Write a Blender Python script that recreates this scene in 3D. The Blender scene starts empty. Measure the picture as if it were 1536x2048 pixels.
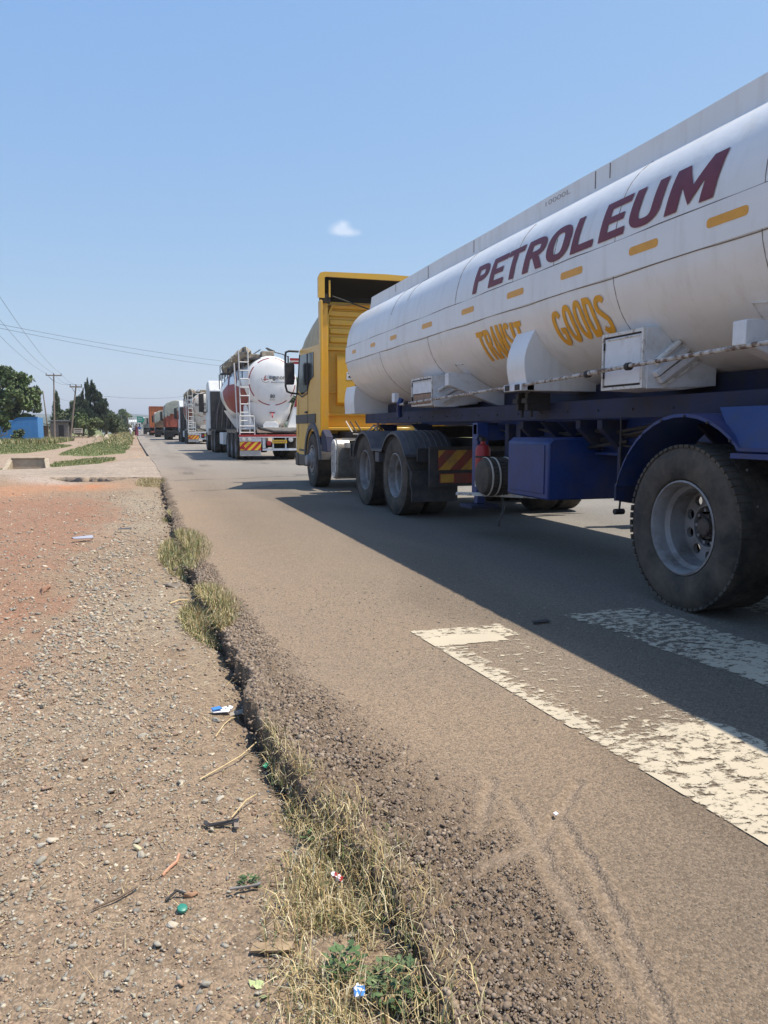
import bpy, bmesh, math, random
import numpy as np
from mathutils import Vector, Matrix

rnd = random.Random(7)
rng = np.random.default_rng(11)
sc = bpy.context.scene
COL = sc.collection
R = math.radians

# ------------------------------------------------------------------ camera
CAM_H = 1.12
cam = bpy.data.cameras.new('camera')
cam_ob = bpy.data.objects.new('camera', cam)
COL.objects.link(cam_ob)
cam_ob.location = (0, 0, CAM_H)
cam_ob.rotation_euler = (R(90 - 6.197), 0, R(-17.406))
cam.sensor_fit = 'VERTICAL'
cam.sensor_height = 36.0
cam.sensor_width = 27.0
cam.lens = 27.035
cam.clip_start = 0.05
cam.clip_end = 30000
sc.camera = cam_ob

# ------------------------------------------------------------------ world, sun, exposure
SUN_DIR = Vector((0.44, -0.12, 1.0)).normalized()
SUN_EL = math.asin(SUN_DIR.z)
SUN_AZ = math.atan2(SUN_DIR.x, SUN_DIR.y)
w = bpy.data.worlds.new('World')
sc.world = w
w.use_nodes = True
nt = w.node_tree
bg = nt.nodes['Background']
sky = nt.nodes.new('ShaderNodeTexSky')
sky.sky_type = 'NISHITA'
sky.sun_disc = False
sky.sun_elevation = SUN_EL
sky.sun_rotation = SUN_AZ
sky.altitude = 1200
sky.air_density = 1.0
sky.dust_density = 0.8
sky.ozone_density = 1.2
# one small fair-weather cloud, fixed in the sky by its direction
CLD = Vector((0.2416, 0.9398, 0.2417)).normalized()
cu_ = CLD.cross(Vector((0, 0, 1))).normalized(); cv_ = cu_.cross(CLD)
tcw = nt.nodes.new('ShaderNodeTexCoord')
def nmath(op, a, b=None):
    m_ = nt.nodes.new('ShaderNodeMath'); m_.operation = op
    for k, v_ in enumerate((a, b)):
        if v_ is None: continue
        if isinstance(v_, (int, float)): m_.inputs[k].default_value = v_
        else: nt.links.new(v_, m_.inputs[k])
    return m_.outputs[0]
def dotv(v):
    d_ = nt.nodes.new('ShaderNodeVectorMath'); d_.operation = 'DOT_PRODUCT'; d_.inputs[1].default_value = v; nt.links.new(tcw.outputs['Generated'], d_.inputs[0]); return d_.outputs['Value']
du, dv, dw = dotv(cu_), dotv(cv_), dotv(CLD)
cn = nt.nodes.new('ShaderNodeTexNoise'); cn.inputs['Scale'].default_value = 55; cn.inputs['Detail'].default_value = 6; cn.inputs['Roughness'].default_value = .6
nt.links.new(tcw.outputs['Generated'], cn.inputs['Vector'])
tot = None
for a_, b_, ra, rb_, wt in ((-.007, .001, .010, .0065, 1.0), (.004, .002, .0085, .0085, .9), (.001, -.003, .016, .0045, .9), (.015, -.0045, .010, .004, .75), (-.0, .006, .006, .005, .5)):
    e_ = nmath('ADD', nmath('POWER', nmath('ABSOLUTE', nmath('DIVIDE', nmath('SUBTRACT', du, a_), ra)), 2), nmath('POWER', nmath('ABSOLUTE', nmath('DIVIDE', nmath('SUBTRACT', dv, b_), rb_)), 2))
    g_ = nmath('MULTIPLY', nmath('POWER', 2.718, nmath('MULTIPLY', e_, -1.0)), wt); tot = g_ if tot is None else nmath('ADD', tot, g_)
tot = nmath('MULTIPLY', nmath('ADD', tot, nmath('MULTIPLY', nmath('SUBTRACT', cn.outputs[0], .5), nmath('MULTIPLY', tot, 1.6))), nmath('GREATER_THAN', dw, .5))
cm_ = nt.nodes.new('ShaderNodeMapRange'); cm_.inputs[1].default_value = .25; cm_.inputs[2].default_value = 1.5; cm_.inputs[3].default_value = 0; cm_.inputs[4].default_value = .5; nt.links.new(tot, cm_.inputs[0])
cl_ = nt.nodes.new('ShaderNodeMix'); cl_.data_type = 'RGBA'; cl_.inputs[7].default_value = (5.6, 5.9, 6.5, 1); nt.links.new(cm_.outputs[0], cl_.inputs[0])
# hazy tropical sky: the channels of the sky model are compressed so that blue hardly changes with height
sps = nt.nodes.new('ShaderNodeSeparateColor'); nt.links.new(sky.outputs[0], sps.inputs[0]); cbs = nt.nodes.new('ShaderNodeCombineColor')
for k, (g_, t_) in enumerate(((.62, 1.27), (.42, 1.94), (.12, 3.95))): nt.links.new(nmath('MULTIPLY', nmath('POWER', sps.outputs[k], g_), t_), cbs.inputs[k])
nt.links.new(cbs.outputs[0], cl_.inputs[6]); nt.links.new(cl_.outputs[2], bg.inputs[0])
bg.inputs[1].default_value = 0.135

sun = bpy.data.lights.new('sun', 'SUN')
sun.energy = 4.7
sun.angle = R(0.5)
sun.color = (1.0, 0.92, 0.79)
sun_ob = bpy.data.objects.new('sun', sun)
COL.objects.link(sun_ob)
sun_ob.location = (10, 5, 30)
sun_ob.rotation_euler = SUN_DIR.to_track_quat('Z', 'Y').to_euler()
sc.view_settings.view_transform = 'Standard'
sc.view_settings.look = 'None'
sc.view_settings.exposure = 0.4
sc.view_settings.gamma = 1.0
sc.view_settings.use_curve_mapping = False
sc.cycles.max_bounces = 6
sc.cycles.transparent_max_bounces = 8

# ------------------------------------------------------------------ numpy noise
def _hash(ix, iy, seed):
    h = (ix.astype(np.int64) * 374761393 + iy.astype(np.int64) * 668265263 + seed * 1442695041) & 0xffffffff
    h = ((h ^ (h >> 13)) * 1274126177) & 0xffffffff
    h = h ^ (h >> 16)
    return (h & 0xffffff) / float(0xffffff)
def vnoise(x, y, seed=0):
    ix = np.floor(x); iy = np.floor(y); fx = x - ix; fy = y - iy
    fx = fx * fx * (3 - 2 * fx); fy = fy * fy * (3 - 2 * fy)
    a = _hash(ix, iy, seed); b = _hash(ix + 1, iy, seed); c = _hash(ix, iy + 1, seed); d = _hash(ix + 1, iy + 1, seed)
    return (a * (1 - fx) + b * fx) * (1 - fy) + (c * (1 - fx) + d * fx) * fy
def fbm(x, y, seed=0, octv=4, gain=.5):
    s = 0; a = 1; t = 0
    for k in range(octv):
        s = s + a * vnoise(x, y, seed + k * 17); t += a; a *= gain; x = x * 2.03 + 7.1; y = y * 2.03 + 3.7
    return s / t
def worley(x, y, seed=0):
    ix = np.floor(x); iy = np.floor(y); best = np.full(np.shape(x), 9.0)
    for dx in (-1, 0, 1):
        for dy in (-1, 0, 1):
            cx = ix + dx; cy = iy + dy
            px = cx + _hash(cx, cy, seed); py = cy + _hash(cx, cy, seed + 5)
            best = np.minimum(best, (px - x) ** 2 + (py - y) ** 2)
    return np.sqrt(best)
def sstep(a, b, x):
    t = np.clip((x - a) / (b - a), 0, 1); return t * t * (3 - 2 * t)

# ------------------------------------------------------------------ materials
MATS = {}
def mk(name, col, rough=.5, metal=0.0, var=.12, vscale=3.0, dirt=None, bump=None, coat=0, spec=.5, stretch=None, attr=None, sat_var=0, chips=None):
    """dirt = (colour, amount, scale, low, high); bump = (scale, strength, distance); chips = (colour, scale, threshold)"""
    if name in MATS: return MATS[name]
    m = bpy.data.materials.new(name); m.use_nodes = True
    n = m.node_tree.nodes; l = m.node_tree.links
    b = n['Principled BSDF']
    b.inputs['Roughness'].default_value = rough
    b.inputs['Metallic'].default_value = metal
    b.inputs['Specular IOR Level'].default_value = spec
    if coat:
        b.inputs['Coat Weight'].default_value = coat; b.inputs['Coat Roughness'].default_value = .12
    tc = n.new('ShaderNodeTexCoord')
    vec = tc.outputs['Object']
    def noise(scale, detail=5, st=None, rough_=.6):
        v = vec
        if st:
            mp = n.new('ShaderNodeMapping'); mp.inputs['Scale'].default_value = st
            l.new(vec, mp.inputs[0]); v = mp.outputs[0]
        t = n.new('ShaderNodeTexNoise'); t.inputs['Scale'].default_value = scale
        t.inputs['Detail'].default_value = detail; t.inputs['Roughness'].default_value = rough_
        l.new(v, t.inputs['Vector']); return t
    if attr:
        a = n.new('ShaderNodeAttribute'); a.attribute_name = attr; cur = a.outputs['Color']
    else:
        c = n.new('ShaderNodeRGB'); c.outputs[0].default_value = (*col, 1); cur = c.outputs[0]
    if var:
        t = noise(vscale, 6)
        mr = n.new('ShaderNodeMapRange'); mr.inputs[1].default_value = .25; mr.inputs[2].default_value = .75
        mr.inputs[3].default_value = 1 - var; mr.inputs[4].default_value = 1 + var
        l.new(t.outputs[0], mr.inputs[0])
        mx = n.new('ShaderNodeMix'); mx.data_type = 'RGBA'; mx.blend_type = 'MULTIPLY'; mx.inputs[0].default_value = 1
        l.new(cur, mx.inputs[6]); l.new(mr.outputs[0], mx.inputs[7]); cur = mx.outputs[2]
    if dirt:
        t = noise(dirt[2], 8, stretch, .68)
        mr = n.new('ShaderNodeMapRange'); mr.inputs[1].default_value = dirt[3]; mr.inputs[2].default_value = dirt[4]
        mr.inputs[3].default_value = 0; mr.inputs[4].default_value = dirt[1]
        l.new(t.outputs[0], mr.inputs[0])
        mx = n.new('ShaderNodeMix'); mx.data_type = 'RGBA'
        l.new(mr.outputs[0], mx.inputs[0]); l.new(cur, mx.inputs[6]); mx.inputs[7].default_value = (*dirt[0], 1); cur = mx.outputs[2]
        rr = n.new('ShaderNodeMapRange'); rr.inputs[3].default_value = rough; rr.inputs[4].default_value = min(1, rough + .35)
        l.new(mr.outputs[0], rr.inputs[0]); l.new(rr.outputs[0], b.inputs['Roughness'])
    if chips:
        t = noise(chips[1], 8, None, .75)
        mr = n.new('ShaderNodeMapRange'); mr.inputs[1].default_value = chips[2]; mr.inputs[2].default_value = chips[2] + .03
        l.new(t.outputs[0], mr.inputs[0])
        mx = n.new('ShaderNodeMix'); mx.data_type = 'RGBA'
        l.new(mr.outputs[0], mx.inputs[0]); l.new(cur, mx.inputs[6]); mx.inputs[7].default_value = (*chips[0], 1); cur = mx.outputs[2]
    l.new(cur, b.inputs['Base Color'])
    if bump:
        t = noise(bump[0], 6)
        bp = n.new('ShaderNodeBump'); bp.inputs['Strength'].default_value = bump[1]; bp.inputs['Distance'].default_value = bump[2]
        l.new(t.outputs[0], bp.inputs['Height']); l.new(bp.outputs[0], b.inputs['Normal'])
    MATS[name] = m
    return m

DUST = (.33, .25, .18)
WHITE = mk('tank_white_paint', (.76, .755, .745), .38, var=.07, vscale=1.6, dirt=((.46, .39, .31), .42, 2.2, .50, .85), stretch=(3.5, 3.5, .45), coat=.15, bump=(1.7, .35, .03), chips=((.20, .13, .09), 30, .715))
WHITE2 = mk('worn_white_paint', (.70, .71, .73), .45, var=.08, vscale=6, dirt=((.36, .29, .22), .7, 5, .5, .8), chips=((.16, .09, .06), 14, .69))
RUSTW = mk('rusty_white_frame', (.66, .64, .60), .55, var=.1, vscale=12, dirt=((.22, .13, .085), .85, 18, .52, .64))
RUSTP = mk('rusty_white_pipe', (.52, .49, .45), .6, var=.15, vscale=12, dirt=((.15, .085, .055), .95, 22, .46, .58))
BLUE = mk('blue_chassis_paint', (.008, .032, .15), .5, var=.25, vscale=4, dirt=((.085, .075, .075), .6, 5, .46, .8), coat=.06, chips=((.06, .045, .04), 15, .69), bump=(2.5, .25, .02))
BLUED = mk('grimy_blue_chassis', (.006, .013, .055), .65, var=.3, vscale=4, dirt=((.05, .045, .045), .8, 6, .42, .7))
YEL = mk('yellow_cab_paint', (.72, .40, .035), .38, var=.08, vscale=4, dirt=((.40, .26, .11), .6, 4, .46, .8), coat=.2, chips=((.16, .10, .05), 16, .71), bump=(2.2, .2, .02))
YELD = mk('faded_cab_roof', (.44, .37, .22), .55, var=.15, vscale=5, dirt=((.22, .18, .13), .5, 7, .45, .75))
BLACKP = mk('black_plastic', (.03, .03, .033), .55, var=.2, vscale=9, dirt=((.16, .13, .11), .5, 7, .45, .8))
DGREY = mk('dark_grey_plastic', (.07, .072, .085), .6, var=.2, vscale=8, dirt=((.20, .17, .145), .6, 6, .42, .8))
DARKIN = mk('dark_interior', (.035, .028, .022), .85, var=.2)
GLASS = mk('tinted_glass', (.010, .013, .018), .12, var=0, spec=.35)
RUBBER = mk('dusty_tyre_rubber', (.028, .025, .022), .85, var=.25, vscale=7, dirt=((.15, .122, .094), .8, 4, .36, .70), bump=(40, .3, .004))
RIMG = mk('grey_rim_paint', (.27, .265, .27), .42, var=.15, vscale=6, dirt=((.10, .075, .055), .8, 6, .44, .68), chips=((.08, .055, .045), 9, .68))
STEEL = mk('worn_steel', (.45, .43, .40), .38, .8, var=.2, vscale=9, dirt=((.25, .16, .10), .6, 10, .48, .7))
GRIME = mk('greasy_dark_metal', (.028, .026, .026), .7, var=.3, vscale=6, dirt=((.09, .07, .055), .6, 9, .45, .75))
AMBER = mk('amber_reflector', (.72, .33, .02), .35, var=.08, vscale=20)
MAROON = mk('maroon_lettering', (.16, .022, .035), .5, var=.15, vscale=7)
ORNG = mk('orange_lettering', (.75, .36, .02), .5, var=.1, vscale=9)
SEAMC = mk('dirty_seam', (.20, .17, .15), .8, var=.4, vscale=9)
REDP = mk('red_paint', (.33, .02, .022), .45, var=.12, vscale=6)
HYEL = mk('hazard_yellow', (.80, .50, .03), .5, var=.1)
HRED = mk('hazard_red', (.52, .03, .03), .5, var=.1)
LAMPW = mk('pale_lamp', (.6, .58, .55), .25, var=.1)
BLACKT = mk('black_lettering', (.03, .03, .035), .6, var=0)
TANW = mk('cream_paint', (.62, .55, .45), .5, var=.1, vscale=4, dirt=((.35, .26, .18), .6, 4, .45, .75))
ROPE = mk('pale_rope', (.5, .45, .38), .9, var=.2, vscale=20)

# ------------------------------------------------------------------ mesh builder
def wloc(o):
    v = Vector((0, 0, 0))
    while o is not None:
        v += o.location; o = o.parent
    return v
class MB:
    def __init__(s): s.v = []; s.f = []; s.m = []; s.mi = 0
    def add(s, vs, fs):
        o = len(s.v); s.v += [tuple(map(float, p)) for p in vs]
        s.f += [tuple(i + o for i in f) for f in fs]; s.m += [s.mi] * len(fs); return s
    def mat(s, i): s.mi = i; return s
    def hexa(s, p):
        return s.add(p, [(0, 3, 2, 1), (4, 5, 6, 7), (0, 1, 5, 4), (1, 2, 6, 5), (2, 3, 7, 6), (3, 0, 4, 7)])
    def box(s, x0, x1, y0, y1, z0, z1):
        return s.hexa([(x0, y0, z0), (x1, y0, z0), (x1, y1, z0), (x0, y1, z0), (x0, y0, z1), (x1, y0, z1), (x1, y1, z1), (x0, y1, z1)])
    def prism(s, poly, axis, a, b):
        """poly in the two other axes (order xyz minus axis), extruded from a to b"""
        def P(u, v, t): return {'X': (t, u, v), 'Y': (u, t, v), 'Z': (u, v, t)}[axis]
        n = len(poly); vs = [P(u, v, a) for u, v in poly] + [P(u, v, b) for u, v in poly]
        fs = [tuple(range(n))[::-1], tuple(range(n, 2 * n))] + [(i, (i + 1) % n, n + (i + 1) % n, n + i) for i in range(n)]
        return s.add(vs, fs)
    def tube(s, path, r, n=8, rs=None):
        path = [Vector(p) for p in path]; rings = []; ref = None
        for i, p in enumerate(path):
            t = (path[min(i + 1, len(path) - 1)] - path[max(i - 1, 0)]).normalized()
            if ref is None:
                ref = t.orthogonal().normalized()
            ref = (ref - t * ref.dot(t)); ref = ref.normalized() if ref.length > 1e-6 else t.orthogonal().normalized()
            bq = t.cross(ref); rr = rs[i] if rs else r
            rings.append([p + (ref * math.cos(a) + bq * math.sin(a)) * rr for a in [2 * math.pi * k / n for k in range(n)]])
        vs = [q for rg in rings for q in rg]; fs = []
        for i in range(len(rings) - 1):
            for k in range(n): fs.append((i * n + k, i * n + (k + 1) % n, (i + 1) * n + (k + 1) % n, (i + 1) * n + k))
        fs.append(tuple(range(n))[::-1]); fs.append(tuple(range((len(rings) - 1) * n, len(rings) * n)))
        return s.add(vs, fs)
    def lathe(s, prof, axis='X', c=(0, 0, 0), n=32, cap=False):
        """prof = [(radius, offset along the axis)]"""
        vs = []; fs = []
        for r, t in prof:
            for k in range(n):
                a = 2 * math.pi * k / n; u = r * math.cos(a); v = r * math.sin(a)
                p = {'X': (t, u, v), 'Y': (u, t, v), 'Z': (u, v, t)}[axis]
                vs.append((c[0] + p[0], c[1] + p[1], c[2] + p[2]))
        for i in range(len(prof) - 1):
            for k in range(n): fs.append((i * n + k, i * n + (k + 1) % n, (i + 1) * n + (k + 1) % n, (i + 1) * n + k))
        if cap: fs.append(tuple(range(n))[::-1]); fs.append(tuple(range((len(prof) - 1) * n, len(prof) * n)))
        return s.add(vs, fs)
    def grid(s, P, closed=False):
        nu = len(P); nv = len(P[0]); vs = [q for row in P for q in row]; fs = []
        for i in range(nu - 1):
            for k in range(nv if closed else nv - 1):
                k2 = (k + 1) % nv; fs.append((i * nv + k, i * nv + k2, (i + 1) * nv + k2, (i + 1) * nv + k))
        return s.add(vs, fs)
    def mesh(s, name, mats, off=(0, 0, 0), smooth=32):
        me = bpy.data.meshes.new(name)
        me.from_pydata([(a - off[0], b - off[1], c - off[2]) for a, b, c in s.v], [], s.f)
        for m in (mats if isinstance(mats, (list, tuple)) else [mats]): me.materials.append(m)
        if any(s.m): me.polygons.foreach_set('material_index', s.m)
        bm = bmesh.new(); bm.from_mesh(me); bmesh.ops.recalc_face_normals(bm, faces=bm.faces); bm.to_mesh(me); bm.free()
        if smooth:
            me.shade_smooth(); me.set_sharp_from_angle(angle=R(smooth))
        me.update(); return me
    def build(s, name, mats, parent=None, smooth=32, bevel=0, local=False, label=None):
        off = (0, 0, 0) if (local or parent is None) else wloc(parent)
        o = bpy.data.objects.new(name, s.mesh(name, mats, off, smooth)); COL.objects.link(o)
        if parent: o.parent = parent
        if bevel:
            b = o.modifiers.new('edges', 'BEVEL'); b.width = bevel; b.segments = 2; b.limit_method = 'ANGLE'; b.angle_limit = R(40)
        if label: o['label'] = label
        return o
def root(name, loc, label, cat, group=None, rz=0):
    o = bpy.data.objects.new(name, None); COL.objects.link(o); o.location = loc; o.rotation_euler = (0, 0, rz)
    o.empty_display_size = .3
    return tag(o, label, cat, group)
def tag(o, label, cat, group=None):
    o['label'] = label; o['category'] = cat
    if group: o['group'] = group
    return o
def copy_tree(o, parent=None):
    c = o.copy(); COL.objects.link(c)
    if parent is not None: c.parent = parent
    for ch in list(o.children): copy_tree(ch, c)
    return c
def bulk_mesh(name, V, F, mats, cols=None, smooth=False, mi=None):
    """big numpy mesh; F is an (n,3) or (n,4) int array"""
    me = bpy.data.meshes.new(name); k = F.shape[1]
    me.vertices.add(len(V)); me.vertices.foreach_set('co', np.ascontiguousarray(V, dtype=np.float32).ravel())
    me.loops.add(F.size); me.loops.foreach_set('vertex_index', np.ascontiguousarray(F, dtype=np.int32).ravel())
    me.polygons.add(len(F)); me.polygons.foreach_set('loop_start', np.arange(0, F.size, k, dtype=np.int32))
    me.polygons.foreach_set('loop_total', np.full(len(F), k, dtype=np.int32))
    for m in (mats if isinstance(mats, (list, tuple)) else [mats]): me.materials.append(m)
    if mi is not None: me.polygons.foreach_set('material_index', mi.astype(np.int32))
    if cols is not None:
        a = me.color_attributes.new('tint', 'FLOAT_COLOR', 'POINT')
        c4 = np.ones((len(V), 4), dtype=np.float32); c4[:, :3] = cols; a.data.foreach_set('color', c4.ravel())
    me.update(calc_edges=True)
    if smooth: me.shade_smooth()
    return me
def bulk(name, V, F, mats, cols=None, parent=None, kind=None, smooth=False, mi=None):
    o = bpy.data.objects.new(name, bulk_mesh(name, V, F, mats, cols, smooth, mi)); COL.objects.link(o)
    if parent: o.parent = parent
    if kind: o['kind'] = kind
    return o
def text_mesh(body, shear=0, offset=0, spacing=1.0):
    """glyph outline filled, normalised to 0..1 in both directions"""
    cu = bpy.data.curves.new('glyphs', 'FONT'); cu.body = body; cu.shear = shear; cu.offset = offset; cu.space_character = spacing
    cu.resolution_u = 4; cu.fill_mode = 'FRONT'
    ob = bpy.data.objects.new('glyphs', cu); COL.objects.link(ob)
    dg = bpy.context.evaluated_depsgraph_get()
    me = bpy.data.meshes.new_from_object(ob.evaluated_get(dg))
    bpy.data.objects.remove(ob); bpy.data.curves.remove(cu)
    return me
def text_on(name, body, fn, mat, parent, shear=0, offset=0, spacing=1.0, cuts=0):
    """fn(u, v) -> world point, u and v in 0..1 over the text's box"""
    me = text_mesh(body, shear, offset, spacing)
    bm = bmesh.new(); bm.from_mesh(me); bpy.data.meshes.remove(me)
    xs = [v.co.x for v in bm.verts]; ys = [v.co.y for v in bm.verts]
    x0, x1, y0, y1 = min(xs), max(xs), min(ys), max(ys)
    for k in range(1, cuts):
        g = bm.verts[:] + bm.edges[:] + bm.faces[:]
        bmesh.ops.bisect_plane(bm, geom=g, plane_co=(0, y0 + (y1 - y0) * k / cuts, 0), plane_no=(0, 1, 0))
    off = wloc(parent)
    for v in bm.verts: v.co = Vector(fn((v.co.x - x0) / (x1 - x0), (v.co.y - y0) / (y1 - y0))) - off
    me = bpy.data.meshes.new(name); bm.to_mesh(me); bm.free(); me.materials.append(mat)
    o = bpy.data.objects.new(name, me); COL.objects.link(o); o.parent = parent
    return o

# ================================================================== SETTING
EY = np.array([-30, .4, .8, 1.25, 1.36, 1.54, 1.77, 2.01, 2.28, 2.62, 2.99, 3.44, 3.95, 4.64, 5.99, 7.95, 10.97, 18.4, 24, 33, 65, 101, 203, 700])
EX = np.array([.2, .42, .46, .50, .53, .56, .56, .53, .48, .44, .42, .44, .44, .42, .37, .36, .34, .42, .4, .25, -.15, -.51, -1.23, -5])
def edge_x(y):
    y = np.asarray(y, float)
    near = np.clip((30 - y) / 12, 0, 1)
    return np.interp(y, EY, EX) + near * ((fbm(y * 2.2, y * 0 + 3, 5, 4) - .5) * .12 + (vnoise(y * 22, y * 0, 9) - .5) * .035)
VERGE_Y1 = 19.0
def graded(y0, y1, g):
    n = int(math.log(y1 / y0) / g); return y0 * np.exp(np.linspace(0, math.log(y1 / y0), n))
def gridfaces(nr, nc):
    a = (np.arange(nr - 1)[:, None] * nc + np.arange(nc - 1)[None, :]).ravel()
    return np.stack([a, a + 1, a + nc + 1, a + nc], 1)

def surf_mat(name, fine, bumpd, voro, rough=.92, gravel=.35):
    m = bpy.data.materials.new(name); m.use_nodes = True
    n = m.node_tree.nodes; l = m.node_tree.links; b = n['Principled BSDF']; b.inputs['Roughness'].default_value = rough
    b.inputs['Specular IOR Level'].default_value = .25
    tc = n.new('ShaderNodeTexCoord'); a = n.new('ShaderNodeAttribute'); a.attribute_name = 'tint'
    v = n.new('ShaderNodeTexVoronoi'); v.inputs['Scale'].default_value = voro; v.inputs['Randomness'].default_value = 1
    l.new(tc.outputs['Object'], v.inputs['Vector'])
    t = n.new('ShaderNodeTexNoise'); t.inputs['Scale'].default_value = fine; t.inputs['Detail'].default_value = 9; t.inputs['Roughness'].default_value = .72
    l.new(tc.outputs['Object'], t.inputs['Vector'])
    sep = n.new('ShaderNodeSeparateColor'); l.new(v.outputs['Color'], sep.inputs[0])
    mr = n.new('ShaderNodeMapRange'); mr.inputs[3].default_value = 1 - gravel; mr.inputs[4].default_value = 1 + gravel; l.new(sep.outputs[0], mr.inputs[0])
    m2 = n.new('ShaderNodeMapRange'); m2.inputs[1].default_value = .25; m2.inputs[2].default_value = .75; m2.inputs[3].default_value = .78; m2.inputs[4].default_value = 1.22
    l.new(t.outputs[0], m2.inputs[0])
    mu = n.new('ShaderNodeMath'); mu.operation = 'MULTIPLY'; l.new(mr.outputs[0], mu.inputs[0]); l.new(m2.outputs[0], mu.inputs[1])
    mx = n.new('ShaderNodeMix'); mx.data_type = 'RGBA'; mx.blend_type = 'MULTIPLY'; mx.inputs[0].default_value = 1
    l.new(a.outputs['Color'], mx.inputs[6]); l.new(mu.outputs[0], mx.inputs[7]); l.new(mx.outputs[2], b.inputs['Base Color'])
    ad = n.new('ShaderNodeMath'); ad.operation = 'SUBTRACT'; l.new(t.outputs[0], ad.inputs[0]); l.new(v.outputs['Distance'], ad.inputs[1])
    bp = n.new('ShaderNodeBump'); bp.inputs['Strength'].default_value = .8; bp.inputs['Distance'].default_value = bumpd
    l.new(ad.outputs[0], bp.inputs['Height']); l.new(bp.outputs[0], b.inputs['Normal'])
    return m
ASPH = surf_mat('worn_asphalt', 130, .005, 150, .88, .30)
DIRT = surf_mat('gravelly_dirt', 90, .007, 110, .95, .30)
FAR = surf_mat('dusty_ground', 6, .03, 9, .95, .15)

def lerp3(a, b, t): return np.asarray(a)[None, :] * (1 - t[:, None]) + np.asarray(b)[None, :] * t[:, None]
def mixc(c, col, t): return c * (1 - t[:, None]) + np.asarray(col)[None, :] * t[:, None]
def segd(x, y, pts):
    d = np.full(x.shape, 99.0)
    for (ax, ay), (bx, by) in zip(pts[:-1], pts[1:]):
        ux, uy = bx - ax, by - ay; L = ux * ux + uy * uy
        t = np.clip(((x - ax) * ux + (y - ay) * uy) / L, 0, 1)
        d = np.minimum(d, np.hypot(x - ax - t * ux, y - ay - t * uy))
    return d
RUTS = [[(1.30, 2.06), (1.10, 1.86), (.99, 1.76), (.82, 1.73)], [(.99, 1.76), (.92, 1.46), (.9, 1.2)], [(1.12, 1.86), (1.02, 1.45), (.91, 1.12), (.88, .9)], [(1.04, 2.15), (.88, 1.9)], [(1.04, 2.0), (.99, 1.78)]]
CW_Y = np.array([.5, 1.12, 1.32, 1.61, 2.0, 2.4, 2.99, 3.4, 3.9, 5, 6.1, 7.9, 12, 18]); CW = np.array([.5, .46, .48, .44, .5, .54, .40, .31, .24, .20, .17, .14, .12, .12])

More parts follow.
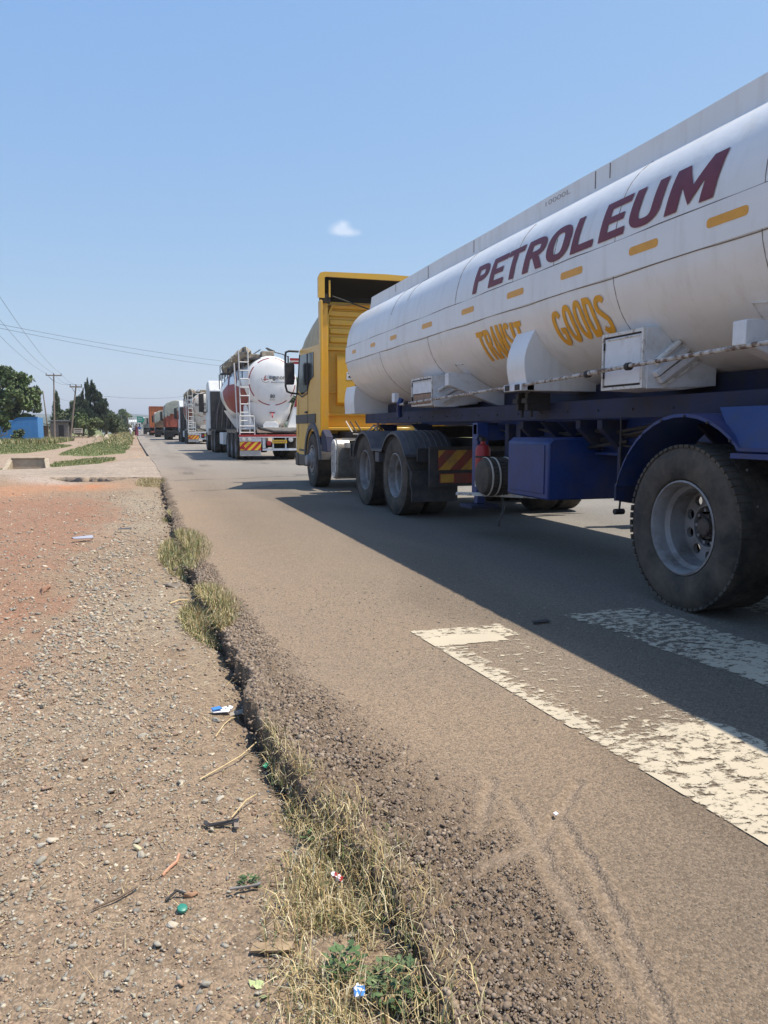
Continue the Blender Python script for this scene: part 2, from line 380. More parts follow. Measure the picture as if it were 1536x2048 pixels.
# ---- road
def build_road():
    rows = np.concatenate([np.linspace(-30, .6, 26)[:-1], graded(.6, 18.0, .0062), graded(18.2, 1400, .045)])
    scol = np.concatenate([[-.05, -.03, 0], np.linspace(.006, 1.05, 132), np.linspace(1.1, 3.2, 42), np.linspace(3.4, 10.4, 24)])
    Y, S = np.meshgrid(rows, scol, indexing='ij'); nr, nc = Y.shape
    Y = Y.ravel(); S = S.ravel(); X = edge_x(Y) + S
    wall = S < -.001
    near = np.clip((20 - Y) / 3, 0, 1) * (Y > -6)
    wv = np.interp(Y, CW_Y, CW) * (.75 + .5 * fbm(Y * 1.7, S * 2, 31, 3))
    c = np.clip(1 - S / wv, 0, 1) * near
    lump = 1 - np.clip(worley(X * 42, Y * 42, 3) * 1.5, 0, 1); lump2 = 1 - np.clip(worley(X * 90, Y * 90, 8) * 1.5, 0, 1)
    cs = sstep(0, .7, c)
    Z = -.055 * c ** 1.6 + cs * (lump * .024 + lump2 * .010 - .012) + cs * (fbm(X * 9, Y * 9, 12, 4) - .5) * .022
    Z += (fbm(X * .8, Y * .5, 40, 2) - .5) * .004 * (S > 1.1) * 0
    rut = np.full(X.shape, 9.0)
    for p in RUTS: rut = np.minimum(rut, segd(X + (vnoise(Y * 30, X * 9, 2) - .5) * .02, Y, p))
    rm = np.exp(-(rut / .017) ** 4) * (Y < 2.6); rs = np.exp(-((rut - .028) / .009) ** 2) * (Y < 2.6)
    Z = Z * (1 - .92 * rm) - rm * .009 + rs * .003
    drop = np.where(Y < 18.8, .17, np.where(Y > 36, .09, .03))
    Z = np.where(wall, Z - drop * np.where(S < -.04, 1.0, .45 + .3 * vnoise(Y * 40, Y * 0, 3)), Z)
    X = np.where(wall, X + (vnoise(Y * 55, S * 60, 14) - .5) * .05 + .035, X)
    # colours: grey asphalt, brown dust towards the broken edge, pale worn lane far off
    grey = np.array((.172, .146, .117)); dust = np.array((.285, .208, .142)); mud = np.array((.18, .13, .088)); gl = np.array((.25, .235, .215))
    t = np.clip(1 - (S - wv * .6) / 2.3, 0, 1) ** .8 * (.45 + .8 * fbm(X * 1.3, Y * .8, 51, 4))
    C = lerp3(grey, dust, np.clip(t, 0, 1))
    C = C * (1 - .20 * sstep(2.8, 1.2, Y))[:, None]
    C = mixc(C, gl, np.clip(sstep(2.6, 5.5, X) * .8, 0, 1))
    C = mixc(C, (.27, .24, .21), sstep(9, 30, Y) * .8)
    C = mixc(C, mud, np.clip(cs * (.55 + .7 * fbm(X * 14, Y * 14, 61, 3)), 0, 1))
    C = mixc(C, (.33, .255, .19), np.clip(rm * .32 + rs * .15, 0, 1))
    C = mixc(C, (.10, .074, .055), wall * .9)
    st = sstep(.52, .66, fbm(X * .55 + 3, Y * .14, 71, 4)) * (S > .9); C = mixc(C, (.13, .115, .10), st * .4)
    ck = np.full(X.shape, 9.0)
    jx = (fbm(X * 3, Y * 3, 73, 3) - .5) * .5; jy = (fbm(X * 3, Y * 3, 74, 3) - .5) * .6
    for q in ([(.6, 17.2), (2.2, 17.6), (4.5, 18.4)], [(.7, 19.6), (2.6, 20.6), (3.4, 20.4)], [(.9, 14.2), (1.8, 14.4), (2.6, 15.4)], [(.75, 23), (2.0, 24.2), (4, 25)]): ck = np.minimum(ck, segd(X + jx, Y + jy, q))
    C = C * (1 - .38 * np.exp(-(ck / (.012 + .003 * np.clip(Y, 0, 30))) ** 2))[:, None]
    wt = np.exp(-((X - 1.15) / .35) ** 2) * sstep(5, 9, Y); C = C * (1 - .10 * wt)[:, None]
    C = C * (1 - .16 * sstep(.55, .70, fbm(X * .9, Y * .35, 75, 4)))[:, None]
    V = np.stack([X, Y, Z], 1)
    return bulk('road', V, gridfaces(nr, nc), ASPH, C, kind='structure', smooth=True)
road = build_road()

# ---- gravel verge on the left (lower than the asphalt)
def verge_z(x, y):
    e = edge_x(y)
    d = np.clip(e - x, 0, 9)
    z = -.115 + .02 * (fbm(x * 1.1, y * .9, 81, 3) - .5) * 2 + .012 * (fbm(x * 6, y * 6, 82, 3) - .5)
    z = z - .055 * np.exp(-d / .07) * (y > 2.3) - .02 * np.exp(-d / .12)
    z = z + .10 * sstep(-1.4, -3.4, x) * sstep(9, 18, y)
    z = z + .05 * sstep(1.0, 2.5, -x - .2 * y)
    z = z + .095 * sstep(17.4, 18.9, y) * (1 - np.exp(-((x + 1.2) / .75) ** 4))
    return z
def build_verge():
    rows = np.concatenate([np.linspace(-30, .6, 22)[:-1], graded(.6, VERGE_Y1, .0065), [VERGE_Y1 + .1]])
    tt = np.concatenate([np.linspace(-1, -.02, 12), np.linspace(0, 1, 250)])
    Y, T = np.meshgrid(rows, tt, indexing='ij'); nr, nc = Y.shape; Y = Y.ravel(); T = T.ravel()
    E = edge_x(Y) + .06; L = -(np.maximum(Y, .5) * .26 + .55)
    X = np.where(T >= 0, L + (E - L) * T, L + T * 12)
    Z = verge_z(X, Y)
    fine = (T >= 0) & (Y > .5)
    Z = Z + fine * ((fbm(X * 28, Y * 28, 83, 3) - .5) * .010 + (fbm(X * 75, Y * 75, 84, 2) - .5) * .006)
    base = np.array((.285, .208, .142)); red = np.array((.295, .158, .10)); pale = np.array((.35, .30, .225)); orange = np.array((.44, .20, .10)); dark = np.array((.16, .115, .08))
    C = lerp3(base, pale, np.clip(1.6 * (fbm(X * 1.1, Y * .5, 91, 4) - .42), 0, 1))
    rb = np.interp(Y, [0, 2.8, 3.6, 4.2, 5.1, 5.8, 7.7, 8.9, 11.4, 14], [-2.5, -1.4, -.66, -.60, -.60, -.47, -.72, -.38, -.25, -.6])
    rmk = sstep(.38, -.55, X - rb + (fbm(X * 5, Y * 3, 92, 3) - .5) * .9) * sstep(2.8, 4.2, Y) * sstep(16.5, 13.5, Y)
    C = mixc(C, red, rmk * (.62 + .45 * fbm(X * 7, Y * 4, 93, 3)))
    om = np.exp(-(((X + 1.35) / .9) ** 2 + ((Y - 17.5) / 1.1) ** 2)) * 1.1 + .8 * np.exp(-(((X + 2.6) / .7) ** 2 + ((Y - 15.8) / 1.3) ** 2))
    C = mixc(C, orange, np.clip(om * (.4 + .9 * fbm(X * 4, Y * 2.5, 94, 3)), 0, .95))
    C = mixc(C, (.40, .33, .28), np.clip(np.exp(-(((X + 2.1) / .7) ** 2 + ((Y - 18.5) / .6) ** 2)), 0, .8))
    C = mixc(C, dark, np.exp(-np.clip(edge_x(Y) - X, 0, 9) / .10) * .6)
    C = mixc(C, dark, np.clip(2.2 * (fbm(X * 16, Y * 16, 95, 3) - .58), 0, .6))
    return bulk('verge', np.stack([X, Y, Z], 1), gridfaces(nr, nc), DIRT, C, kind='structure', smooth=True)
verge = build_verge()

# ---- side road coming in from the left
def side_hi(x): return np.interp(x, [-40, -14, -6, -3.8, -2.6, -.9, .3, 1], [10, 19.5, 22.3, 23.5, 24.6, 28.2, 34.5, 37])
def side_lo(x): return np.interp(x, [-40, -14, -3.1, -1.9, -.58, .2, 1], [7, 15.5, 18.9, 19.35, 19.0, 18.7, 18.6]) + (fbm(x * 3, x * 0, 77, 3) - .5) * .25
def build_side():
    xs = np.concatenate([np.linspace(-40, -6, 30), np.linspace(-5.8, .75, 120)]); ts = np.concatenate([[-.03, 0], np.linspace(.01, 1, 46)])
    X, T = np.meshgrid(xs, ts, indexing='ij'); nr, nc = X.shape; X = X.ravel(); T = T.ravel()
    lo = side_lo(X); hi = side_hi(X) + (fbm(X * 2, X * 0, 78, 3) - .5) * .8
    Y = lo + (hi - lo) * np.clip(T, 0, 1) + np.where(T < 0, .05, 0)
    Z = -.008 + np.where(T < 0, -.25, 0) + (fbm(X * 1.2, Y * 1.2, 79, 3) - .5) * .02 * (T > 0)
    Z = np.where(T > .94, Z - (T - .94) * 2.2, Z)
    C = lerp3((.345, .275, .215), (.26, .215, .175), np.clip(1.5 * (fbm(X * .6, Y * 1.2, 80, 4) - .35), 0, 1))
    C = mixc(C, (.13, .09, .065), (T < 0) * .9)
    return bulk('side_road', np.stack([X, Y, Z], 1), gridfaces(nr, nc), FAR, C, kind='structure', smooth=True)
side_road = build_side()

# ---- the ground all round, with grass patches, footpath and the far plain
def inpoly(x, y, poly):
    r = np.zeros(x.shape, bool); n = len(poly)
    for i in range(n):
        ax, ay = poly[i]; bx, by = poly[(i + 1) % n]
        cond = (ay > y) != (by > y)
        r ^= cond & (x < (bx - ax) * (y - ay) / ((by - ay) if by != ay else 1e-9) + ax)
    return r
GRASS_POLYS = [[(-13.5, 42), (-6.6, 39.5), (-5.4, 42), (-4.9, 50), (-4.75, 60), (-6.5, 66), (-26, 66), (-26, 42)],
               [(-3.75, 38.0), (-3.9, 46), (-4.0, 62), (-3.4, 82), (-2.5, 110), (-.9, 105), (-.95, 70), (-.75, 48), (-1.0, 39), (-2.2, 36.2)],
               [(-2.75, 26.0), (-1.7, 27.3), (-1.05, 30.5), (-1.05, 33.4), (-1.9, 33.6), (-2.7, 31.5), (-3.1, 28.5)],
               [(-7, 29), (-3.9, 26.6), (-3.9, 25.2), (-7, 24)]]
def ground_z(x, y):
    inside = (y < VERGE_Y1 + .4) & (x < edge_x(np.minimum(y, 19)) + 1) & (y > -30)
    z = -.10 + .05 * (fbm(x * .25, y * .18, 101, 3) - .5)
    z = np.where((x > edge_x(y) + np.where(y > 36, .35, -.4)) & (x < 10.9) & (y > -31), -.35, z)
    band = (y > side_lo(x) - .3) & (y < side_hi(x) + .2) & (x < 1)
    z = np.where(band, -.3, z)
    return np.where(inside, -.45, z)
def grassmask(x, y):
    gm = np.zeros(x.shape)
    for p in GRASS_POLYS: gm = np.maximum(gm, inpoly(x + (fbm(x * .9, y * .5, 103, 2) - .5) * .5, y + (fbm(x * .8, y * .4, 104, 2) - .5) * 3, p) * 1.0)
    return gm
def build_ground():
    ys = np.concatenate([[-6000, -2000, -500, -150, -60], np.linspace(-31, 18, 30), np.linspace(18.3, 48, 130), graded(48.5, 9000, .03)])
    xs = np.concatenate([[-6000, -2500, -1000, -400, -180, -100, -60, -40], np.linspace(-30, -12.2, 40), np.linspace(-12, .6, 150), [1, 2, 6, 10.4, 10.8, 11.2, 12, 14, 18, 25, 40, 70, 140, 400, 1200, 3000, 6000]])
    Y, X = np.meshgrid(ys, xs, indexing='ij'); nr, nc = Y.shape; X = X.ravel(); Y = Y.ravel()
    Z = ground_z(X, Y)
    dirt = lerp3((.33, .245, .18), (.26, .175, .12), np.clip(1.8 * (fbm(X * .35, Y * .2, 105, 4) - .35), 0, 1))
    g1 = lerp3((.125, .165, .055), (.19, .20, .085), fbm(X * .5, Y * .3, 106, 3))
    gm = grassmask(X, Y)
    gm = np.maximum(gm, sstep(95, 170, Y) * ((X < -1.5) | (X > 12)) * .9)
    gm = np.maximum(gm, ((X < -14) | (X > 16)) * .8 * (fbm(X * .1, Y * .1, 107, 3) > .4))
    C = dirt * (1 - gm[:, None]) + g1 * gm[:, None]
    return bulk('ground', np.stack([X, Y, Z], 1), gridfaces(nr, nc), FAR, C, kind='structure', smooth=True)
ground = build_ground()

# ---- forested hills on the horizon
HILLM = mk('forest_hillside', (.055, .075, .035), .95, var=.45, vscale=.02, bump=(.05, .6, 8))
def build_hills(name, y0, h, seed, x0, x1, rough):
    n = 260; X = np.linspace(x0, x1, n); rows = []
    prof = h * (.72 + .40 * fbm(X * .0011, X * 0, seed, 4)) + rough * (fbm(X * .03, X * 0, seed + 3, 4) - .5)
    for k, (dy, f) in enumerate([(-900, -.02), (-600, .25), (-350, .55), (-150, .85), (0, 1.0), (500, .9), (1500, .2)]):
        rows.append(np.stack([X, np.full(n, y0 + dy) + 60 * fbm(X * .004, X * 0 + k, seed + 9, 3), prof * f + rough * .8 * (fbm(X * .03, X * 0 + k * 3, seed + k, 3) - .5) * (f > 0)], 1))
    V = np.concatenate(rows); return bulk(name, V, gridfaces(len(rows), n), HILLM, kind='structure', smooth=True)
build_hills('hills', 3400, 62, 201, -4200, 4200, 9)
build_hills('hills', 2100, 31, 231, -2800, 2800, 8)

# ---- painted crossing bars, 4 mm above the asphalt
def paint_mat():
    m = bpy.data.materials.new('worn_road_paint'); m.use_nodes = True
    n = m.node_tree.nodes; l = m.node_tree.links; b = n['Principled BSDF']; b.inputs['Roughness'].default_value = .8
    tc = n.new('ShaderNodeTexCoord'); a = n.new('ShaderNodeAttribute'); a.attribute_name = 'tint'
    se = n.new('ShaderNodeSeparateColor'); l.new(a.outputs['Color'], se.inputs[0])
    t = n.new('ShaderNodeTexNoise'); t.inputs['Scale'].default_value = 17; t.inputs['Detail'].default_value = 8; t.inputs['Roughness'].default_value = .68
    mp = n.new('ShaderNodeMapping'); mp.inputs['Scale'].default_value = (1, 1.5, 1); l.new(tc.outputs['Object'], mp.inputs[0]); l.new(mp.outputs[0], t.inputs['Vector'])
    v = n.new('ShaderNodeTexVoronoi'); v.feature = 'DISTANCE_TO_EDGE'; v.inputs['Scale'].default_value = 9
    wn = n.new('ShaderNodeMix'); wn.data_type = 'RGBA'; wn.blend_type = 'ADD'; wn.inputs[0].default_value = .12
    l.new(tc.outputs['Object'], wn.inputs[6]); l.new(t.outputs['Color'], wn.inputs[7]); l.new(wn.outputs[2], v.inputs['Vector'])
    cr = n.new('ShaderNodeMapRange'); cr.inputs[1].default_value = .012; cr.inputs[2].default_value = .03; cr.inputs[3].default_value = -.10; cr.inputs[4].default_value = 0
    l.new(v.outputs['Distance'], cr.inputs[0])
    s1 = n.new('ShaderNodeMath'); s1.operation = 'ADD'; l.new(se.outputs[0], s1.inputs[0]); l.new(cr.outputs[0], s1.inputs[1])
    s2 = n.new('ShaderNodeMath'); s2.operation = 'SUBTRACT'; l.new(s1.outputs[0], s2.inputs[0]); l.new(t.outputs[0], s2.inputs[1])
    st = n.new('ShaderNodeMapRange'); st.inputs[1].default_value = -.05; st.inputs[2].default_value = .045; l.new(s2.outputs[0], st.inputs[0])
    rp = n.new('ShaderNodeMix'); rp.data_type = 'RGBA'; rp.inputs[6].default_value = (.55, .475, .35, 1); rp.inputs[7].default_value = (.42, .36, .27, 1)
    t2 = n.new('ShaderNodeTexNoise'); t2.inputs['Scale'].default_value = 5; l.new(tc.outputs['Object'], t2.inputs['Vector']); l.new(t2.outputs[0], rp.inputs[0])
    l.new(rp.outputs[2], b.inputs['Base Color'])
    t3 = n.new('ShaderNodeTexNoise'); t3.inputs['Scale'].default_value = 110; l.new(tc.outputs['Object'], t3.inputs['Vector'])
    bp = n.new('ShaderNodeBump'); bp.inputs['Strength'].default_value = .5; bp.inputs['Distance'].default_value = .003; l.new(t3.outputs[0], bp.inputs['Height']); l.new(bp.outputs[0], b.inputs['Normal'])
    tr = n.new('ShaderNodeBsdfTransparent'); ms = n.new('ShaderNodeMixShader')
    l.new(st.outputs[0], ms.inputs[0]); l.new(tr.outputs[0], ms.inputs[1]); l.new(b.outputs[0], ms.inputs[2])
    l.new(ms.outputs[0], n['Material Output'].inputs[0])
    return m
PAINT = paint_mat()
def bar(p, keep, seedv):
    """p = far-left, far-right, near-right, near-left"""
    nu, nv = 40, 140; U, Vv = np.meshgrid(np.linspace(0, 1, nu), np.linspace(0, 1, nv), indexing='ij'); U = U.ravel(); Vv = Vv.ravel()
    P = [np.array(q) for q in p]
    XY = (P[0][None] * ((1 - U) * (1 - Vv))[:, None] + P[1][None] * (U * (1 - Vv))[:, None] + P[2][None] * (U * Vv)[:, None] + P[3][None] * ((1 - U) * Vv)[:, None])
    k = keep(U, Vv, XY[:, 0], XY[:, 1]); ed = np.minimum(np.minimum(U, 1 - U) * .55, np.minimum(Vv, 1 - Vv) * 2.9); k = k - np.exp(-ed / .018) * (.03 + .95 * np.clip(fbm(XY[:, 0] * 9, XY[:, 1] * 5, 61 + seedv, 4) - .40, 0, 1)) - .18 * np.clip(fbm(XY[:, 0] * 4, XY[:, 1] * 1.3, 65 + seedv, 3) - .45, 0, 1)
    V = np.stack([XY[:, 0], XY[:, 1], np.full(len(U), .004)], 1)
    return bulk('crossing_stripe', V, gridfaces(nu, nv), PAINT, np.stack([k, k, k], 1), kind='structure')
def keep1(u, v, x, y):
    k = .36 + 0 * u
    k = np.maximum(k, .42 + .30 * np.exp(-u / .16))
    k = np.maximum(k, np.where(y > 3.68, .60, 0)); k = np.maximum(k, np.where((y > 3.62) & (y < 3.76), .8, 0) * (u < .75))
    k = np.maximum(k, .36 + .22 * sstep(2.75, 2.1, y)); k = np.maximum(k, .62 * np.exp(-((y - 2.28) / .16) ** 2) * (u > .5) + .60 * np.exp(-((y - 1.75) / .2) ** 2) * (u < .6)); k = k - .10 * ((u > .9) & (y < 3.5)) * 0
    k = np.where((u > .25) & (u < .75) & (y > 2.5) & (y < 3.6), np.minimum(k, .40), k)
    return k
bar([(1.38, 3.94), (1.93, 3.94), (2.20, 1.0), (1.62, 1.0)], keep1, 1)
bar([(2.38, 4.02), (2.98, 4.06), (3.32, 1.0), (2.78, 1.0)], lambda u, v, x, y: .58 + .06 * np.sin(y * 3) + 0 * u, 2)
bar([(3.50, 4.10), (4.05, 4.12), (4.4, 1.0), (3.9, 1.0)], lambda u, v, x, y: .55 + 0 * u, 3)
bar([(4.60, 4.15), (5.15, 4.18), (5.5, 1.0), (5.0, 1.0)], lambda u, v, x, y: .55 + 0 * u, 4)
bar([(5.70, 4.2), (6.25, 4.22), (6.6, 1.0), (6.1, 1.0)], lambda u, v, x, y: .55 + 0 * u, 5)

# ================================================================== VEHICLES
# ---- shared wheel meshes (local: axis X, outer face towards -X)
def holed_disc(mb, x, ro, ri, rh, rc, nh, ph=0):
    """flat disc at x between radii ri and ro with nh round holes of radius rh on the circle rc"""
    m = 16
    for h in range(nh):
        a0 = 2 * math.pi * (h - .5) / nh + ph; a1 = 2 * math.pi * (h + .5) / nh + ph; ac = (a0 + a1) / 2
        out = [(ro, a0 + (a1 - a0) * k / 4) for k in range(5)] + [(ro + (ri - ro) * k / 4, a1) for k in range(1, 4)] + [(ri, a1 + (a0 - a1) * k / 4) for k in range(5)] + [(ri + (ro - ri) * k / 4, a0) for k in range(1, 4)]
        op = [(r * math.cos(a), r * math.sin(a)) for r, a in out]
        cx, cy = rc * math.cos(ac), rc * math.sin(ac); ip = []
        for u, v in op:
            an = math.atan2(v - cy, u - cx); ip.append((cx + rh * math.cos(an), cy + rh * math.sin(an)))
        vs = [(x, u, v) for u, v in op] + [(x, u, v) for u, v in ip] + [(x + .03, u, v) for u, v in ip]; fs = []
        for k in range(m):
            k2 = (k + 1) % m; fs += [(k, k2, m + k2, m + k), (m + k, m + k2, 2 * m + k2, 2 * m + k)]
        mb.add(vs, fs)
def tyre_mesh(R0, wd, rr, n=64, lugs=True):
    mb = MB(); h = wd / 2
    prof = [(rr, -h + .035), (rr + .02, -h + .012), (rr + .05, -h + .004), (rr + (R0 - rr) * .5, -h - .004), (R0 - .055, -h + .008), (R0 - .03, -h + .018), (R0 - .012, -h + .028)]
    mb.lathe(prof + [(R0 - .006, -h + .05), (R0 - .006, h - .05), (R0 - .012, h - .028)] + [(r, -t) for r, t in prof[::-1][1:]], 'X', n=n)
    if lugs:
        nl = 64
        for k in range(nl):
            a = 2 * math.pi * k / nl; da = 2 * math.pi / nl * .74
            for (t0, t1, sh) in ((-h + .012, -h * .42, 0), (-h * .34, -.008, .5), (.008, h * .34, 0), (h * .42, h - .012, .5)):
                b = a + sh * 2 * math.pi / nl; pts = []
                for r in (R0 - .02, R0 - .0025):
                    for (aa, tt) in ((b, t0), (b + da, t0), (b + da, t1), (b, t1)): pts.append((tt, r * math.cos(aa), r * math.sin(aa)))
                mb.hexa(pts)
    return mb
def rim_deep(rr, wd, depth, n=48):
    """deep-dish wheel seen from outside: flange, well steps, disc with hand holes, hub"""
    mb = MB(); h = wd / 2
    prof = [(rr + .004, -h + .04), (rr + .008, -h + .018), (rr - .003, -h + .014), (rr - .012, -h + .03), (rr - .022, -h + .07), (rr - .024, -h + .10), (rr - .045, -h + .125), (rr - .05, -h + depth)]
    mb.lathe(prof, 'X', n=n)
    ro = rr - .05; x = -h + depth
    holed_disc(mb, x, ro, .145, .033, .190, 10)
    mb.lathe([(.145, x), (.140, x - .014), (.130, x - .014), (.126, x + .02), (.085, x + .02)], 'X', n=n)
    mb.lathe([(.126, x + .02), (.05, x + .02)], 'X', n=24)
    for k in range(10):
        a = 2 * math.pi * (k + .5) / 10; mb.lathe([(.012, x + .02), (.012, x - .015), (0, x - .015)], 'X', (0, .106 * math.cos(a), .106 * math.sin(a)), 6)
    return mb
def rim_front(rr, wd, n=40):
    mb = MB(); h = wd / 2
    mb.lathe([(rr + .006, -h + .03), (rr + .006, -h + .012), (rr - .012, -h + .012), (rr - .03, -h + .06), (rr - .05, -h + .045), (.235, -h + .0)], 'X', n=n)
    x = -h
    holed_disc(mb, x, .235, .15, .022, .195, 10)
    mb.lathe([(.15, x), (.145, x - .03), (.11, x - .04), (.105, x - .10), (.09, x - .115), (0, x - .118)], 'X', n=24)
    for k in range(10):
        a = 2 * math.pi * (k + .5) / 10; mb.lathe([(.013, x), (.013, x - .035), (0, x - .035)], 'X', (0, .128 * math.cos(a), .128 * math.sin(a)), 6)
    return mb
def hub_mesh(wd, depth):
    mb = MB(); x = -wd / 2 + depth
    mb.lathe([(.082, x + .02), (.078, x - .02), (.058, x - .024), (.054, x - .052), (.044, x - .060), (.0, x - .062)], 'X', n=24)
    for k in range(8): a = 2 * math.pi * k / 8; mb.lathe([(.008, x - .024), (.008, x - .034), (0, x - .034)], 'X', (0, .067 * math.cos(a), .067 * math.sin(a)), 6)
    return mb
HUBM = mk('grimy_hub', (.12, .10, .09), .6, .3, var=.3, vscale=14, dirt=((.05, .04, .035), .7, 12, .4, .7))
ME_HUB_W = hub_mesh(.385, .235).mesh('hub', HUBM); ME_HUB_N = hub_mesh(.30, .20).mesh('hub', HUBM)
ME_TYRE_W = tyre_mesh(.515, .385, .288).mesh('tyre', RUBBER)
ME_TYRE_N = tyre_mesh(.515, .30, .288).mesh('tyre', RUBBER)
ME_TYRE_P = tyre_mesh(.515, .30, .288, 40, False).mesh('tyre', RUBBER)
ME_RIM_W = rim_deep(.286, .385, .235).mesh('rim', RIMG)
ME_RIM_N = rim_deep(.286, .30, .20).mesh('rim', RIMG)
ME_RIM_F = rim_front(.286, .30).mesh('rim', RIMG)
def wheel(parent, x, y, z, me_t, me_r, side, rot=0.0):
    """wheel part of a truck with tyre as its own mesh and the rim as a sub-part; side=-1 faces -X"""
    o = bpy.data.objects.new('wheel', me_t); COL.objects.link(o); o.parent = parent
    o.location = Vector((x, y, z)) - wloc(parent); o.rotation_euler = (rot, 0, 0 if side < 0 else math.pi)
    if me_r:
        r = bpy.data.objects.new('rim', me_r); COL.objects.link(r); r.parent = o
        if me_r in (ME_RIM_W, ME_RIM_N):
            r = bpy.data.objects.new('hub', ME_HUB_W if me_r is ME_RIM_W else ME_HUB_N); COL.objects.link(r); r.parent = o
    return o

# ------------------------------------------------------------------ the petroleum tanker with its yellow tractor
CX = 4.40
tk = root('tanker_truck', (CX, 9.0, 0), 'long white petroleum tanker on a blue chassis pulled by a yellow high cab, nearest truck', 'tanker truck', 'trucks queueing on the road')
HW, ZC, HT, HB = 1.265, 2.20, .92, .77
def half_w(z):
    if z >= ZC: q = 1 - min(1, (z - ZC) / HT) ** 3.0; return HW * max(q, 0) ** (1 / 3.0)
    q = 1 - min(1, (ZC - z) / HB) ** 2.1; return HW * max(q, 0) ** (1 / 2.1)
def tank_x(z, off=0.0): return CX - half_w(z) - off
def tank_n(z):
    d = .004; dx = (half_w(z + d) - half_w(z - d)) / (2 * d); n = Vector((-1, 0, -dx)); n = Vector((-1, 0, -dx)); n.normalize(); return n
def on_tank(y, z, off):
    n = tank_n(z); return (tank_x(z) + n.x * off, y, z - n.z * off * (1 if False else -1))
def section(sc_=1.0, n=56):
    pts = []
    for k in range(n):
        a = 2 * math.pi * k / n; c, s_ = math.cos(a), math.sin(a)
        e = 3.0 if s_ >= 0 else 2.1; hh = HT if s_ >= 0 else HB
        pts.append((CX + sc_ * HW * math.copysign(abs(c) ** (2 / e), c), ZC + (sc_ if sc_ > .5 else sc_) * hh * math.copysign(abs(s_) ** (2 / e), s_)))
    return pts
def ring(y, s_): return [(x, y, z) for x, z in section(s_)]
YF, YR = 12.15, -1.2
mb = MB()
prof = [(YF + .10, .0), (YF + .09, .4), (YF + .06, .72), (YF + .03, .88), (YF - .02, .945), (YF - .08, .985), (YF - .16, 1.0)]
rings = [ring(y, s_) for y, s_ in prof] + [ring(y, 1.0) for y in np.linspace(YF - 1, YR + .2, 16)] + [ring(YR + .05, .97), ring(YR, .9), ring(YR - .05, .0)]
mb.grid(rings, closed=True)
tank = mb.build('tank', WHITE, tk, smooth=40)
# plate seams: lengthwise laps and girth welds
sm = MB()
for z in (2.395, 2.155):
    yy = np.linspace(YR + .2, YF - .05, 90); sm.tube([on_tank(y, z + .004 * math.sin(y * 5) + rnd.uniform(-.002, .002), .000) for y in yy], .0034, 5)
for y, z0, z1 in ((10.2, 1.45, 2.15), (7.55, 2.40, 3.0), (8.35, 1.4, 2.15), (4.72, 1.5, 2.95), (6.25, 2.16, 2.9), (3.38, 1.5, 2.95), (5.55, 2.4, 2.6), (2.0, 1.5, 2.95), (9.8, 2.6, 3.0), (9.25, 2.7, 3.0)):
    zz = np.linspace(z0, z1, 30); sm.tube([on_tank(y + .003 * math.sin(z * 21), z, .0) for z in zz], .0024, 5)
sm.build('weld_seam', SEAMC, tank)
# lap plate between the two lengthwise seams stands a few mm proud
lp = MB(); zz = np.linspace(2.16, 2.39, 9); yy = np.linspace(YR + .3, YF - .12, 60)
lp.grid([[on_tank(y, z, .004) for z in zz] for y in yy]); lp.build('lap_plate', WHITE, tank)
# amber reflectors in a line along the lap plate (each its own part)
for y in (11.35, 10.35, 9.40, 8.08, 6.95, 5.98, 5.12, 4.43, 3.62, 2.7, 1.8):
    pass
def vang(px, py, X):
    """point on the plane x=X in the direction measured in the photograph, used once to survey the truck"""
    return None
REFL = [(11.62, 11.42), (10.62, 10.40), (9.72, 9.46), (8.52, 8.20), (7.36, 7.06), (6.34, 6.03), (5.42, 5.11), (4.54, 4.24), (3.80, 3.48), (3.0, 2.7), (2.2, 1.9)]
for y1, y0 in REFL:
    m_ = MB(); zc = 2.285; hz = .027; P = []
    for k, (yy_, zz_) in enumerate([(y0 + .02, zc - hz), (y1 - .02, zc - hz), (y1 - .006, zc - hz + .006), (y1, zc - hz + .018), (y1, zc + hz - .018), (y1 - .006, zc + hz - .006), (y1 - .02, zc + hz), (y0 + .02, zc + hz), (y0 + .006, zc + hz - .006), (y0, zc + hz - .018), (y0, zc - hz + .018), (y0 + .006, zc - hz + .006)]):
        P.append((yy_, zz_))
    n_ = len(P); vs = [on_tank(a, b, .0065) for a, b in P] + [on_tank(a, b, .003) for a, b in P]
    m_.add(vs, [tuple(range(n_))] + [(i, (i + 1) % n_, n_ + (i + 1) % n_, n_ + i) for i in range(n_)])
    m_.build('reflector', AMBER, tk, smooth=0)
# lettering
def bounds_fn(y_far, y_near, z0, z1, off=.005, skew=0, arch=0):
    def fn(u, v):
        y = y_far + (y_near - y_far) * u; return on_tank(y, z0 + (z1 - z0) * v * (1 + arch * math.sin(math.pi * u)), off)
    return fn
PET = dict(P=(7.30, 6.98), E=(6.92, 6.60), T=(6.58, 6.26), R=(6.20, 5.84), O=(5.80, 5.42), L=(5.38, 5.06), E2=(4.98, 4.66), U=(4.62, 4.27), M=(4.20, 3.74))
def quad(x0, y0, x1, y1): return [(x0, y0), (x1, y0), (x1, y1), (x0, y1)]
def stroke(pts, tx, ty):
    out = []; n = len(pts); L = []; Rr = []
    for i, p in enumerate(pts):
        a = pts[max(i - 1, 0)]; b = pts[min(i + 1, n - 1)]; dx, dy = b[0] - a[0], b[1] - a[1]; d = math.hypot(dx, dy); nx, ny = -dy / d, dx / d
        L.append((p[0] + nx * tx / 2, p[1] + ny * ty / 2)); Rr.append((p[0] - nx * tx / 2, p[1] - ny * ty / 2))
    for i in range(n - 1): out.append([Rr[i], Rr[i + 1], L[i + 1], L[i]])
    return out
